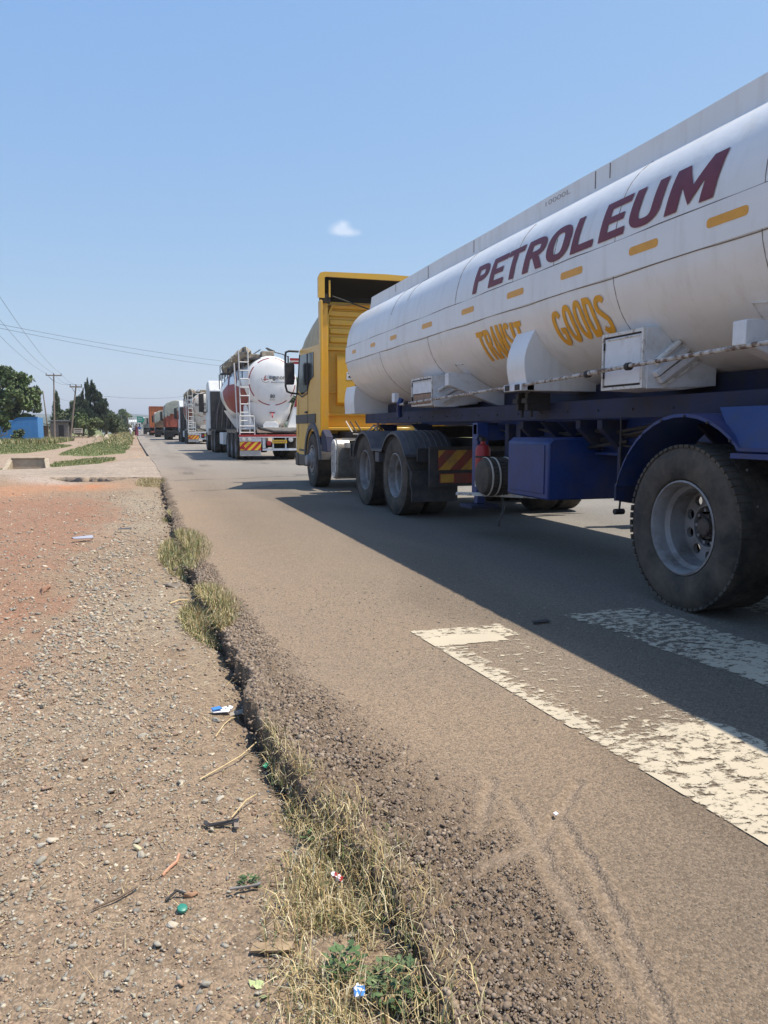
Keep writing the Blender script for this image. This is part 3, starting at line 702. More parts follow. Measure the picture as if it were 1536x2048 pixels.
def sup(cx, cy, rx, ry, a0, a1, n=14, e=2.6):
    r_ = []
    for k in range(n + 1):
        a = R(a0 + (a1 - a0) * k / n); c, s_ = math.cos(a), math.sin(a)
        r_.append((cx + rx * math.copysign(abs(c) ** (2 / e), c), cy + ry * math.copysign(abs(s_) ** (2 / e), s_)))
    return r_
def glyph(ch, tx, ty):
    hx, hy = tx / 2, ty / 2
    if ch == 'I': return [quad(0, 0, 1, 1)]
    if ch == 'T': return [quad(0, 1 - ty, 1, 1), quad(.5 - hx, 0, .5 + hx, 1 - ty)]
    if ch == 'E': return [quad(0, 0, tx, 1), quad(tx, 0, 1, ty), quad(tx, .5 - hy * .9, .88, .5 + hy * .9), quad(tx, 1 - ty, 1, 1)]
    if ch == 'L': return [quad(0, 0, tx, 1), quad(tx, 0, 1, ty)]
    if ch == 'M': return [quad(0, 0, tx, 1), quad(1 - tx, 0, 1, 1), [(tx, 1), (tx, .52), (.5, .05), (.5, .48)], [(1 - tx, 1), (.5, .48), (.5, .05), (1 - tx, .52)]]
    if ch == 'N': return [quad(0, 0, tx, 1), quad(1 - tx, 0, 1, 1), [(tx, 1), (tx, .55), (1 - tx, 0), (1 - tx, .45)]]
    if ch == 'A':
        w_ = tx * .95
        return [[(0, 0), (w_, 0), (.5, .74), (.5, 1), (.36, 1)], [(1, 0), (.64, 1), (.5, 1), (.5, .74), (1 - w_, 0)], [(w_ + .2 / .74 * (.5 - w_), .2), (1 - w_ - .2 / .74 * (.5 - w_), .2), (1 - w_ - .38 / .74 * (.5 - w_), .38), (w_ + .38 / .74 * (.5 - w_), .38)]]
    if ch == 'O': return stroke(sup(.5, .5, .5 - hx, .5 - hy, 0, 360, 40), tx, ty)
    if ch == 'U': return stroke([(hx, 1), (hx, .42)] + sup(.5, .42, .5 - hx, .42 - hy, 180, 360, 18)[1:] + [(1 - hx, 1)], tx, ty)
    if ch in 'PR':
        o_ = [quad(0, 0, tx, 1)] + stroke([(tx, 1 - hy), (.45, 1 - hy)] + sup(.45, .70, .55 - hx, .30 - hy, 90, -90, 14)[1:] + [(tx, .40 + hy)], tx, ty)
        if ch == 'R': o_.append([(.42, .40), (1 - tx, 0), (1, 0), (.42 + tx * 1.05, .40)])
        return o_
    if ch == 'D': return [quad(0, 0, tx, 1)] + stroke([(tx, 1 - hy), (.42, 1 - hy)] + sup(.42, .5, .58 - hx, .5 - hy, 90, -90, 18)[1:] + [(tx, hy)], tx, ty)
    if ch == 'G': return stroke(sup(.5, .5, .5 - hx, .5 - hy, 40, 360, 34), tx, ty) + [quad(.52, .5 - ty, 1 - tx, .5)]
    if ch == 'S': return stroke(sup(.5, .74, .5 - hx, .26 - hy, 20, 90, 6) + sup(.5, .74, .5 - hx, .26 - hy, 90, 235, 12)[1:] + [(.5, .5)] + sup(.5, .26, .5 - hx, .26 - hy, 55, -90, 12) + sup(.5, .26, .5 - hx, .26 - hy, -90, -160, 6)[1:], tx, ty)
def paint_letter(ch, fn, m, tx, ty, shear=0, cuts=7):
    bm = bmesh.new()
    for q in glyph(ch, tx, ty):
        try: bm.faces.new([bm.verts.new((x, y, 0)) for x, y in q])
        except ValueError: pass
    for k in range(1, cuts):
        bmesh.ops.bisect_plane(bm, geom=bm.verts[:] + bm.edges[:] + bm.faces[:], plane_co=(0, k / cuts, 0), plane_no=(0, 1, 0))
    off = wloc(tk)
    for v in bm.verts: v.co = Vector(fn(v.co.x + shear * (v.co.y - .5), v.co.y)) - off
    bmesh.ops.remove_doubles(bm, verts=bm.verts, dist=.0004)
    me = bpy.data.meshes.new('letter'); bm.to_mesh(me); bm.free(); me.materials.append(m)
    o = bpy.data.objects.new('letter', me); COL.objects.link(o); o.parent = tk
for k, (a, b) in PET.items():
    a, b = 3.74 + (a - 3.74) * .944, 3.74 + (b - 3.74) * .944; paint_letter(k[0], bounds_fn(a, b, 2.425, 2.685), MAROON, .30 if k[0] != 'M' else .27, .20, shear=.13)
for k, a, b, lo, hi in (('T', 7.06, 6.91, 1.78, 2.05), ('R', 6.90, 6.77, 1.785, 2.055), ('A', 6.77, 6.63, 1.785, 2.07), ('N', 6.63, 6.49, 1.785, 2.07), ('S', 6.48, 6.36, 1.785, 2.065), ('I', 6.34, 6.285, 1.785, 2.055), ('T', 6.27, 6.13, 1.785, 2.05)):
    paint_letter(k, bounds_fn(a, b, lo, hi), ORNG, .36, .17)
for k, a, b, lo, hi in (('G', 5.62, 5.465, 1.785, 2.045), ('O', 5.45, 5.31, 1.795, 2.07), ('O', 5.29, 5.16, 1.80, 2.08), ('D', 5.145, 5.015, 1.805, 2.08), ('S', 5.0, 4.86, 1.805, 2.07)):
    paint_letter(k, bounds_fn(a, b, lo, hi), ORNG, .33, .17)
# coaming along the top
cm = MB()
for X0, s_ in ((3.50, -1), (5.30, 1)):
    ys = np.linspace(YF - .35, YR + .3, 24); top = lambda y: 3.155 + .004 * math.sin(y * 2.3)
    cm.grid([[(X0, y, 2.93), (X0, y, top(y)), (X0 - s_ * .02, y, top(y) + .003), (X0 - s_ * .02, y, 2.93)] for y in ys])
    cm.hexa([(X0, YF - .35, 2.93), (X0 - s_ * .02, YF - .35, 2.93), (X0 - s_ * .02, YF - .22, 2.93), (X0, YF - .22, 2.93), (X0, YF - .35, 3.155), (X0 - s_ * .02, YF - .35, 3.155), (X0 - s_ * .02, YF - .34, 3.155), (X0, YF - .34, 3.155)])
cm.box(3.52, 5.28, YF - .36, YF - .34, 2.98, 3.15)
cm.build('coaming', WHITE, tk)
for y in (10.6, 8.3, 6.4, 4.6, 2.6): # manhole lids on the tank top
    MB().lathe([(0, 3.20), (.25, 3.20), (.27, 3.17), (.27, 3.08)], 'Z', (CX, y, 0), 20).build('manhole_lid', STEEL, tk)
text_on('chalk_number', '10000L', lambda u, v: (3.4985, 6.35 - .42 * u, 3.085 + .04 * v), mk('faint_chalk', (.36, .34, .33), .9, var=.3, vscale=40), tk)
sj = MB()
for y in (9.3, 7.9, 5.55, 5.35, 10.6): sj.box(3.496, 3.5, y, y + .008, 3.0 + rnd.uniform(0, .05), 3.145)
sj.build('panel_joint', SEAMC, tk)

# saddles between tank and chassis
def under(x):  # tank underside height at x
    lo, hi = ZC - HB, ZC
    for _ in range(30):
        mid = (lo + hi) / 2
        if half_w(mid) > abs(x - CX): hi = mid
        else: lo = mid
    return (lo + hi) / 2
def saddle(y0, y1, xo, ztop, zb, name='saddle', m=WHITE, curve=.06):
    poly = []
    xt = tank_x(ztop)
    for k in range(9):
        t = k / 8; x = xt + (xo - xt) * t; z = ztop + (zb + .05 - ztop) * t
        poly.append((x - curve * math.sin(math.pi * t), z))
    poly += [(xo, zb), (CX, zb), (CX, under(CX) + .01)]
    for x in np.linspace(CX - .1, xt + .03, 16): poly.append((x, under(x) + .012))
    mbs = MB().prism(poly, 'Y', y0, y1)
    mbs.prism([(2 * CX - a, b) for a, b in poly][::-1], 'Y', y0, y1)
    return mbs.build(name, m, tk, smooth=25, bevel=.004)
saddle(5.93, 6.26, 3.13, 1.95, 1.44)
saddle(12.02, 12.62, 3.27, 1.80, 1.36, curve=.02)
saddle(1.0, 1.4, 3.13, 1.98, 1.44)
so = MB()   # socket box with two square holes below the middle saddle
so.prism([(5.93, 1.44), (6.26, 1.44), (6.26, 1.50), (5.93, 1.50)], 'X', 3.075, 3.2)
so.build('saddle_foot', WHITE2, tk, bevel=.004)
for y in (5.96, 6.15): MB().box(3.068, 3.077, y, y + .08, 1.446, 1.494).build('socket_hole', GRIME, tk)

# valve cabinets with a hinged door and ribbed plate behind
def cabinet(y0, y1, z0, z1, xo=3.2, open_bottom=False):
    xt = tank_x(z1 - .01)
    poly = [(xo, z0), (xo, z1), (xo + .14, z1 + .01)]
    prof_ = []
    for x in np.linspace(max(xt, xo + .2), xo + .56, 8): prof_.append((x, under(x) - .004))
    poly += [p for p in prof_ if p[0] > xo + .16] + [(xo + .56, z0 + .02), (xo + .3, z0 - .01)]
    c = MB().prism(poly, 'Y', y0, y1).build('valve_cabinet', WHITE2, tk, smooth=25, bevel=.004)
    d = MB(); d.box(xo - .014, xo - .001, y0 + .035, y1 - .03, z0 + (.15 if open_bottom else .035), z1 - .035); d.build('cabinet_door', WHITE2, c, bevel=.003)
    MB().box(xo - .006, xo - .0008, y0 + .024, y1 - .020, z0 + (.14 if open_bottom else .022), z1 - .022).build('door_gap', GRIME, c)
    for zz_ in (.28, .78): MB().tube([(xo - .018, y1 - .028, z0 + (z1 - z0) * zz_ - .025), (xo - .018, y1 - .028, z0 + (z1 - z0) * zz_ + .025)], .008, 6).build('hinge', GRIME, c)
    f = MB()
    for a, b_, e, g_ in ((y0, y1, z1 - .022, z1), (y0, y1, z0, z0 + .02), (y0, y0 + .022, z0 + .02, z1 - .022), (y1 - .018, y1, z0 + .02, z1 - .022)): f.box(xo - .02, xo - .002, a, b_, e, g_)
    f.tube([(xo - .016, y0 + .05, z1 - .045), (xo - .016, y1 - .06, z1 - .045)], .006, 6); f.build('door_frame', RUSTW, c)
    if open_bottom: MB().box(xo - .006, xo - .0005, y0 + .03, y1 - .03, z0 + .025, z0 + .14).build('rusty_recess', mk('rusted_panel', (.33, .21, .14), .8, var=.4, vscale=18, chips=((.10, .06, .05), 10, .6)), c)
    # ribs and pipe lying across the rear face
    yb = y0 - .016
    def para(p, q, wd_, t0, t1, nm, m_):
        (xa, za), (xb, zb_) = p, q; L = math.hypot(xb - xa, zb_ - za); nx, nz = -(zb_ - za) / L * wd_, (xb - xa) / L * wd_
        MB().prism([(xa, za), (xb, zb_), (xb + nx, zb_ + nz), (xa + nx, za + nz)], 'Y', yb - t1, yb - t0).build(nm, m_, c, bevel=.002)
    para((xo + .10, z0 + .03), (xo + .46, z1 - .13), .045, .0, .035, 'rib_plate', WHITE2)
    para((xo + .06, z0 + .07), (xo + .40, z1 - .075), .035, .0, .05, 'rib_plate', WHITE2)
    para((xo + .14, z0 + .005), (xo + .50, z1 - .17), .02, .0, .012, 'rib_plate', RUSTW)
    MB().tube([(xo + .035, yb - .05, z0 + .16), (xo + .345, yb - .05, z1 + .005)], .023, 10).build('vent_pipe', RUSTW, c)
cabinet(4.42, 4.90, 1.39, 1.785)
cabinet(8.32, 9.02, 1.385, 1.72, open_bottom=True)
sk = MB(); sk.prism([(3.21, 1.385), (3.21, 1.55), (3.45, 1.72), (3.76, 1.54), (3.76, 1.41)], 'Y', 4.405, 4.418); sk.build('cabinet_skirt', WHITE2, tk)
sk = MB(); sk.prism([(3.21, 1.37), (3.21, 1.50), (3.42, 1.66), (3.84, 1.50), (3.84, 1.44), (3.45, 1.37)], 'Y', 8.305, 8.318); sk.build('cabinet_skirt', WHITE2, tk)
# outriggers under the tank
for y, xo, z0, z1 in ((3.42, 3.10, 1.57, 1.70), (7.72, 3.14, 1.58, 1.71), (1.6, 3.1, 1.57, 1.7)):
    poly = [(xo, z0), (xo, z1), (xo + .05, z1 + .005)] + [(x, under(x) - .003) for x in np.linspace(max(xo + .16, tank_x(z1)), 4.0, 8)] + [(4.0, 1.37), (3.72, 1.37), (xo + .04, z0 - .01)]
    MB().prism(poly, 'Y', y, y + .10).build('outrigger', WHITE2, tk, bevel=.004)
    br = MB(); br.tube([on_tank(y - .02, 1.80, .002), on_tank(y + .16, 1.82, .002), on_tank(y + .17, 1.72, .002)], .006, 5); br.build('weld_bracket', RUSTW, tk)
MB().box(3.16, 3.22, 9.62, 9.74, 1.46, 1.58).build('outrigger_stub', WHITE2, tk, bevel=.004)
# long hand rail with sleeves
railp = [(3.17, 9.45, 1.425), (3.15, 9.0, 1.43), (3.11, 7.6, 1.455), (3.09, 6.4, 1.475), (3.09, 5.2, 1.505), (3.10, 4.4, 1.535), (3.12, 3.3, 1.565), (3.12, 1.5, 1.57)]
rb = MB().tube(railp, .0145, 10)
for a, b_ in ((0, 1), (2, 3), (4, 5)):
    p, q = Vector(railp[a]), Vector(railp[b_]); d_ = (q - p); rb.tube([p + d_ * .35, p + d_ * .55], .0185, 10)
rb.build('side_rail', RUSTP, tk)
rg = MB()
for y, z in ((9.0, 1.43), (6.2, 1.478), (4.95, 1.512), (4.46, 1.53)): rg.tube([(3.10, y - .02, z), (3.10, y + .02, z)], .026, 12)
rg.build('rail_clamp', GRIME, tk)
MB().tube([(3.2, 9.46, 1.50), (3.17, 9.45, 1.43), (3.19, 9.52, 1.36), (3.22, 9.58, 1.28)], .035, 8).build('blue_coupling', BLUE, tk)

# chassis beams, cross members
for xs_ in ((3.72, 3.80), (5.0, 5.08)):
    fb = MB(); a, b_ = xs_
    prof_ = [(-.9, 1.36), (12.3, 1.36), (12.3, 1.20), (7.9, 1.17), (6.9, .92), (-.9, .92)]
    fb.prism(prof_, 'X', a, b_); fb.box(a - .06, b_ + .06, -.9, 12.3, 1.335, 1.362); fb.box(a - .06, b_ + .06, -.9, 6.85, .90, .925); fb.box(a - .06, b_ + .06, 7.95, 12.3, 1.165, 1.185)
    fb.build('chassis_beam', BLUE, tk, bevel=.004)
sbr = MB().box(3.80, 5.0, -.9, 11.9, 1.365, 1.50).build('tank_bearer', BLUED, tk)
cmr = MB()
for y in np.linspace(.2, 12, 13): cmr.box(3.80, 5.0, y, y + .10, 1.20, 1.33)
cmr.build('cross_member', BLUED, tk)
sb = MB()   # outer side beam with gussets
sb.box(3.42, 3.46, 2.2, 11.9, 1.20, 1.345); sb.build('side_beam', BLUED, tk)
for y in (11.2, 9.7, 7.7, 6.2, 5.9, 4.2, 3.0):
    MB().prism([(3.42, 1.18), (3.72, 1.18), (3.72, .98), (3.66, .98)], 'Y', y, y + .03).build('gusset', BLUED, tk)
cl = MB()
for y in (6.05, 6.22): cl.box(3.2, 3.42, y, y + .05, 1.28, 1.43); cl.box(3.18, 3.30, y - .02, y + .07, 1.34, 1.38); cl.tube([(3.25, y + .02, 1.22), (3.25, y + .02, 1.44)], .014, 6)
for y in (3.15,): cl.box(3.28, 3.48, y, y + .16, 1.20, 1.33); cl.box(3.26, 3.5, y - .02, y + .2, 1.33, 1.345)
cl.build('frame_clamp', GRIME, tk)
bp_ = MB()
bp_.box(3.69, 3.705, 4.7, 6.8, .96, 1.17); bp_.build('side_panel', BLUE, tk)
for y in (6.62, 5.62, 5.3): MB().prism([(3.46, 1.19), (3.70, 1.19), (3.70, .95), (3.64, .95), (3.46, 1.12)], 'Y', y, y + .07).build('frame_bracket', BLUED, tk, bevel=.004)
for y, z in ((6.4, 1.10), (6.1, 1.0), (5.8, 1.12)): MB().tube([(3.62, y, z), (3.60, y - .4, z - .04), (3.63, y - .9, z + .02)], .014, 6).build('brake_line', GRIME, tk)
hang = MB(); hang.prism([(3.42, .98), (4.05, .98), (4.05, .52), (3.95, .50), (3.42, .58)], 'Y', 4.98, 5.02); hang.build('mud_flap', BLUED, tk)
MB().tube([(3.40, 4.96, 1.2), (3.39, 4.94, .9), (3.41, 4.95, .60), (3.40, 4.95, .48)], .008, 6).build('drain_pipe', GRIME, tk)
MB().tube([(3.36, 4.95, .5), (3.44, 4.95, .5)], .022, 8).build('drain_pipe', GRIME, tk)
# blue tool box
tb = MB(); tb.prism([(3.22, .52), (3.22, 1.0), (3.27, 1.04), (3.98, 1.05), (3.98, .52)], 'Y', 5.70, 6.45)
tbo = tb.build('tool_box', BLUE, tk, bevel=.015)
MB().box(3.212, 3.219, 5.76, 6.39, .57, .98).build('tool_box_lid', BLUE, tbo, bevel=.003)
# landing legs, feet, brace, extinguisher, strapped roll, cross shaft
for X0 in (3.34, 5.32):
    lg = MB(); lg.box(X0, X0 + .13, 7.40, 7.53, .42, 1.18); lg.box(X0 + .02, X0 + .11, 7.42, 7.51, .33, .44); lg.build('landing_leg', BLUE, tk, bevel=.006)
    MB().box(X0 - .10, X0 + .22, 7.30, 7.62, .285, .325).build('leg_foot', BLUED, tk, bevel=.005)
MB().prism([(3.34, 1.16), (3.34, 1.06), (3.47, 1.00), (3.72, 1.00), (3.72, 1.16)], 'Y', 7.42, 7.50).build('leg_bracket', BLUE, tk)
MB().tube([(3.40, 7.46, .85), (5.38, 7.46, .85)], .03, 8).build('leg_shaft', GRIME, tk)
for y in (7.0, 6.75): MB().box(3.50, 3.58, y, y + .08, .80, 1.16).build('hanger', BLUED, tk)
ex = MB().lathe([(0, .60), (.07, .60), (.078, .62), (.078, .90), (.06, .945), (.025, .96), (.025, 1.0), (0, 1.0)], 'Z', (3.36, 7.30, 0), 18).build('fire_extinguisher', REDP, tk)
MB().lathe([(.081, .82), (.081, .84)], 'Z', (3.36, 7.30, 0), 18).build('strap', GRIME, ex)
vv = MB(); vv.box(3.33, 3.39, 7.27, 7.33, .99, 1.03); vv.tube([(3.36, 7.28, 1.02), (3.29, 7.25, 1.05), (3.26, 7.24, 1.0)], .008, 6); vv.build('extinguisher_valve', GRIME, ex)
MB().box(3.30, 3.42, 7.24, 7.36, .52, .60).build('extinguisher_base', RUSTW, ex)
DX, DY, DZ = 3.20, 7.02, .64
rl = MB(); rl.lathe([(0, DX), (.11, DX), (.165, DX + .02), (.182, DX + .06), (.184, DX + .4), (.182, DX + .60), (.165, DX + .64), (0, DX + .66)], 'X', (0, DY, DZ), 36)
for k in range(30):
    a = 2 * math.pi * k / 30
    for t0 in np.arange(DX + .08, DX + .58, .075):
        pts = []
        for r in (.18, .192):
            for aa, tt in ((a, t0), (a + .15, t0), (a + .15, t0 + .055), (a, t0 + .055)): pts.append((tt, DY + r * math.cos(aa), DZ + r * math.sin(aa)))
        rl.hexa(pts)
ro_ = rl.build('spare_tyre_roll', mk('dusty_drum_rubber', (.06, .05, .042), .9, var=.3, vscale=9, dirt=((.16, .125, .095), .7, 6, .4, .7)), tk)
for x in (DX + .05, DX + .13, DX + .27): MB().lathe([(.193, x), (.198, x + .005), (.198, x + .014), (.193, x + .019)], 'X', (0, DY, DZ), 36).build('rope_band', ROPE, ro_)
cr_ = MB(); cr_.hexa([(3.02, 7.20, .45), (3.06, 7.26, .45), (3.98, 6.75, .42), (3.98, 6.66, .42), (3.02, 7.20, .475), (3.06, 7.26, .475), (3.98, 6.75, .47), (3.98, 6.66, .47)]); cr_.build('roll_cradle', RUSTW, tk)
MB().tube([(3.42, 7.0, .46), (3.44, 6.95, .38), (3.40, 6.9, .28), (3.36, 6.9, .20), (3.36, 6.9, .15)], .012, 6).build('hanging_hose', BLACKP, tk)

# trailer axles: three single deep-dish wheels a side, only the first is in the picture
WR = .515
for k, y in enumerate((3.94, 2.60, 1.26)):
    wheel(tk, 3.135 + .1925, y, WR - .004, ME_TYRE_W, ME_RIM_W, -1, .31 + k)
    wheel(tk, 5.665 - .1925, y, WR - .004, ME_TYRE_W, ME_RIM_W, 1, .1 + k)
    MB().tube([(3.34, y, WR), (5.46, y, WR)], .07, 12).build('axle', GRIME, tk)
    sus = MB()
    for X0 in (3.78, 5.0): sus.prism([(y - .62, .78), (y, .70), (y + .62, .78), (y + .62, .84), (y, .77), (y - .62, .84)], 'X', X0, X0 + .08); sus.box(X0 - .02, X0 + .10, y - .66, y - .56, .74, .92); sus.box(X0 - .02, X0 + .10, y + .56, y + .66, .74, .92); sus.box(X0 - .02, X0 + .1, y - .08, y + .08, .5, .76)
    sus.build('leaf_spring', GRIME, tk)
# blue mudguards: an arch over each wheel joined by sloping valley plates
def guard(xo, xi, ys_):
    P = []
    y = ys_[0]
    top = []
    for i, yc in enumerate(ys_):
        a0, a1 = (math.radians(18) if i == 0 else math.radians(46)), (math.radians(162) if i == len(ys_) - 1 else math.radians(134))
        for k in range(15):
            a = a0 + (a1 - a0) * k / 14; top.append((yc + .69 * math.cos(a), .52 + .69 * math.sin(a)))
    return top
gy = guard(0, 0, [3.94, 2.60, 1.26])
for xo, xi in ((3.125, 3.62), (5.675, 5.18)):
    sgn = 1 if xo < CX else -1; g = MB()
    g.grid([[(xo, y, z - .02), (xo, y, z), (xi, y, z + .01), (xi, y, z - .01), (xo + sgn * .01, y, z - .012)] for y, z in gy])
    g.build('mudguard', BLUE, tk, smooth=50)
    for ym in (3.27, 1.93):
        s2 = MB(); s2.add([(xo + sgn * .002, ym + .21, 1.00), (xo + sgn * .002, ym - .21, 1.00), (xo + sgn * .13, ym - .5, 1.245), (xo + sgn * .13, ym + .5, 1.245), (xo + sgn * .02, ym + .21, .985), (xo + sgn * .02, ym - .21, .985), (xo + sgn * .15, ym - .5, 1.23), (xo + sgn * .15, ym + .5, 1.23)], [(0, 1, 2, 3), (7, 6, 5, 4), (0, 4, 5, 1), (1, 5, 6, 2), (2, 6, 7, 3), (3, 7, 4, 0)])
        s2.box(min(xo, xo + sgn * .03), max(xo, xo + sgn * .03), ym - .25, ym + .25, .955, .984)
        s2.build('mudguard_valley', BLUE, tk)
MB().box(3.13, 3.62, 4.60, 4.62, .62, .74).build('mud_flap', BLUED, tk)
MB().box(3.0 + .4, 5.4, -1.0, -.92, .5, .62).build('rear_bumper', REDP, tk)
ldr = MB()
for x in (4.9, 5.2): ldr.tube([(x, -1.32, .8), (x, -1.32, 3.2)], .02, 8)
for z in np.arange(.9, 3.1, .3): ldr.tube([(4.9, -1.32, z), (5.2, -1.32, z)], .014, 6)
ldr.build('rear_ladder', RUSTW, tk)

# ---- tractor: drive axles
for k, y in enumerate((10.92, 9.50)):
    for s_, x0 in ((-1, 3.11), (1, 5.69)):
        wheel(tk, x0 - s_ * .15, y, WR - .003, ME_TYRE_N, ME_RIM_N, s_, .5 + k)
        wheel(tk, x0 - s_ * .48, y, WR - .003, ME_TYRE_P, None, s_)
    MB().tube([(3.5, y, WR), (5.3, y, WR)], .09, 12).lathe([(0, CX - .2), (.2, CX - .12), (.22, CX), (.2, CX + .12), (0, CX + .2)], 'X', (0, y, WR), 18).build('drive_axle', GRIME, tk)
for s_, x0 in ((-1, 3.12), (1, 5.68)): wheel(tk, x0 - s_ * .15, 14.62, WR - .003, ME_TYRE_N, ME_RIM_F, s_, .2)
MB().tube([(3.4, 14.62, WR), (5.4, 14.62, WR)], .06, 10).build('front_axle', GRIME, tk)
for X0 in (3.98, 4.74):
    MB().box(X0, X0 + .08, 8.75, 16.0, .72, .98).build('tractor_frame', GRIME, tk)
MB().prism([(3.9, 1.0), (4.9, 1.0), (4.9, 1.08), (3.9, 1.08)], 'Y', 9.8, 10.7).lathe([(.5, 1.08), (.5, 1.15), (0, 1.16)], 'Z', (CX, 10.25, 0), 28).build('fifth_wheel', GRIME, tk)
# grey twin mudguards with a flap and ribs
def arc(yc, r, a0, a1, n=16): return [(yc + r * math.cos(R(a)), .50 + r * math.sin(R(a))) for a in np.linspace(a0, a1, n)]
gp = arc(9.50, .575, 150, 36) + arc(10.92, .575, 144, 24)
for xo, xi in ((3.085, 3.74), (5.715, 5.06)):
    g = MB(); sgn = 1 if xo < CX else -1
    g.grid([[(xo, y, z - .03), (xo, y, z), (xo + sgn * .03, y, z + .012), (xi, y, z + .012), (xi, y, z - .008), (xo + sgn * .02, y, z - .02)] for y, z in gp])
    g.build('twin_mudguard', DGREY, tk, smooth=40)
    gr = MB()
    for t in np.linspace(.12, .92, 8):
        x = xo + (xi - xo) * t
        gr.grid([[(x, y, z + .012), (x + .004, y - .0, z + .024), (x + .016, y, z + .024), (x + .02, y, z + .012)] for y, z in arc(9.50, .575, 60, 148, 12)])
    gr.build('mudguard_rib', DGREY, tk)
    MB().box(min(xo + sgn * .05, xi), max(xo + sgn * .05, xi), 8.86, 8.885, .22, .60).build('rubber_flap', BLACKP, tk)
    bk = MB(); bk.box(min(xo + sgn * .01, xo + sgn * .10), max(xo + sgn * .01, xo + sgn * .10), 10.12, 10.30, .66, .80); bk.build('mudguard_bracket', DGREY, tk, bevel=.01)
fl = MB(); fl.tube([(3.12, 9.0, .72), (3.14, 8.92, .60), (3.12, 8.86, .45), (3.14, 8.84, .3)], .012, 6); fl.box(3.2, 3.7, 8.84, 8.87, .72, .88); fl.build('torn_flap', BLACKP, tk)
# hazard boards on the tractor tail
def hazard(x0, x1, z0, z1, y, parent, name='hazard_board', flip=1, n=3, mr=None, my=None):
    o = MB().box(x0, x1, y, y + .012, z0, z1).build(name, mr or HRED, parent)
    s_ = MB(); w_ = (x1 - x0); sw = w_ / (2 * n)
    poly_all = []
    for k in range(-n, 2 * n):
        xa = x0 + 2 * k * sw
        p = [(xa, z0), (xa + sw, z0), (xa + sw + (z1 - z0) * 1.0, z1), (xa + (z1 - z0) * 1.0, z1)]
        if flip < 0: p = [(x0 + x1 - a, b_) for a, b_ in p][::-1]
        # clip to the board
        def clip(poly, f):
            out = []
            for i in range(len(poly)):
                a, b_ = poly[i], poly[(i + 1) % len(poly)]; fa, fb_ = f(a), f(b_)
                if fa >= 0: out.append(a)
                if (fa >= 0) != (fb_ >= 0):
                    t = fa / (fa - fb_); out.append((a[0] + (b_[0] - a[0]) * t, a[1] + (b_[1] - a[1]) * t))
            return out
        p = clip(p, lambda q: q[0] - x0)
        if len(p) > 2: p = clip(p, lambda q: x1 - q[0])
        if len(p) > 2: s_.add([(a, y - .003, b_) for a, b_ in p], [tuple(range(len(p)))])
    s_.build('stripe', my or HYEL, o, smooth=0)
    return o
DHR = mk('shaded_dusty_hazard_red', (.22, .035, .025), .7, var=.2, vscale=9, dirt=((.12, .085, .06), .8, 6, .42, .7)); DHY = mk('shaded_dusty_hazard_yellow', (.42, .22, .03), .7, var=.2, vscale=9, dirt=((.16, .11, .07), .8, 6, .45, .72))  # tail boards: shade under the trailer put into the base colours, dust over it
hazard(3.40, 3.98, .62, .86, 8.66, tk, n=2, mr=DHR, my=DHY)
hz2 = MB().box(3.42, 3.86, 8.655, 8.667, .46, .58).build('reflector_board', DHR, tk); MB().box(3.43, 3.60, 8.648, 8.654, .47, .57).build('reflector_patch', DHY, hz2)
MB().box(3.30, 5.4, 8.68, 8.74, .42, .90).build('tail_plate', BLACKP, tk)
# exhaust box with a perforated cover, air tank, steel deck
exb = MB(); pr = []
for k in range(9): a = math.pi * k / 8; pr.append((12.98 + .17 * math.cos(a), .78 + .17 * math.sin(a)))
for k in range(5): a = math.pi + math.pi * k / 4; pr.append((12.98 + .17 * math.cos(a), .38 + .13 * math.sin(a)))
exb.prism(pr, 'X', 3.18, 3.85); exo = exb.build('exhaust_box', STEEL, tk, smooth=40, bevel=.012)
pc = MB().prism([(12.98 + (a - 12.98) * .93, .58 + (b_ - .58) * .95) for a, b_ in pr], 'X', 3.150, 3.178); pco = pc.build('perforated_cover', RUSTW, exo, bevel=.006)
ph = MB()
for i in range(9):
    for j in range(24):
        y = 12.86 + i * .03; z = .36 + j * .021 + (i % 2) * .010
        if (abs(y - 12.98) / .14) ** 2 + max(0, (abs(z - .58) - .28) / .13) ** 2 < 1: ph.box(3.1475, 3.1498, y, y + .016, z, z + .009)
ph.build('slot', GRIME, pco)
MB().box(3.3, 3.95, 12.4, 12.8, .80, .88).box(3.25, 3.95, 11.9, 12.75, .93, .96).build('deck_plate', STEEL, tk)
MB().lathe([(0, 3.34), (.16, 3.36), (.18, 3.42), (.18, 3.95), (0, 3.97)], 'X', (0, 12.35, .52), 24).build('air_tank', GRIME, tk)
bat = MB(); bat.box(3.32, 3.95, 11.95, 12.55, .60, .92)
for k in range(3): bat.box(3.30, 3.319, 12.0 + k * .18, 12.05 + k * .18, .66, .86)
bat.build('battery_box', GRIME, tk, bevel=.01)
for k, (x, m_) in enumerate(((3.62, ROPE), (3.70, BLACKP), (3.80, GRIME))):
    MB().tube([(x, 13.9, 1.25), (x - .02, 13.3, 1.02), (x, 12.7, 1.02), (x + .02, 12.2, 1.16), (x, 11.9, 1.1)], .013, 6).build('air_line', m_, tk)
MB().tube([(3.55, 11.75, .98), (3.56, 11.65, 1.22), (3.62, 11.5, 1.18), (3.6, 11.4, 1.0)], .016, 6).build('air_line', ROPE, tk)
for k, (ya, yb, x, z) in enumerate(((8.2, 5.0, 3.66, 1.08), (7.6, 4.8, 3.62, 1.12), (6.9, 3.2, 3.67, 1.02))):
    MB().tube([(x + .01 * math.sin(q * 9), ya + (yb - ya) * q, z - .05 * math.sin(q * math.pi * 3) ** 2) for q in np.linspace(0, 1, 16)], .012, 6).build('brake_hose', BLACKP, tk)
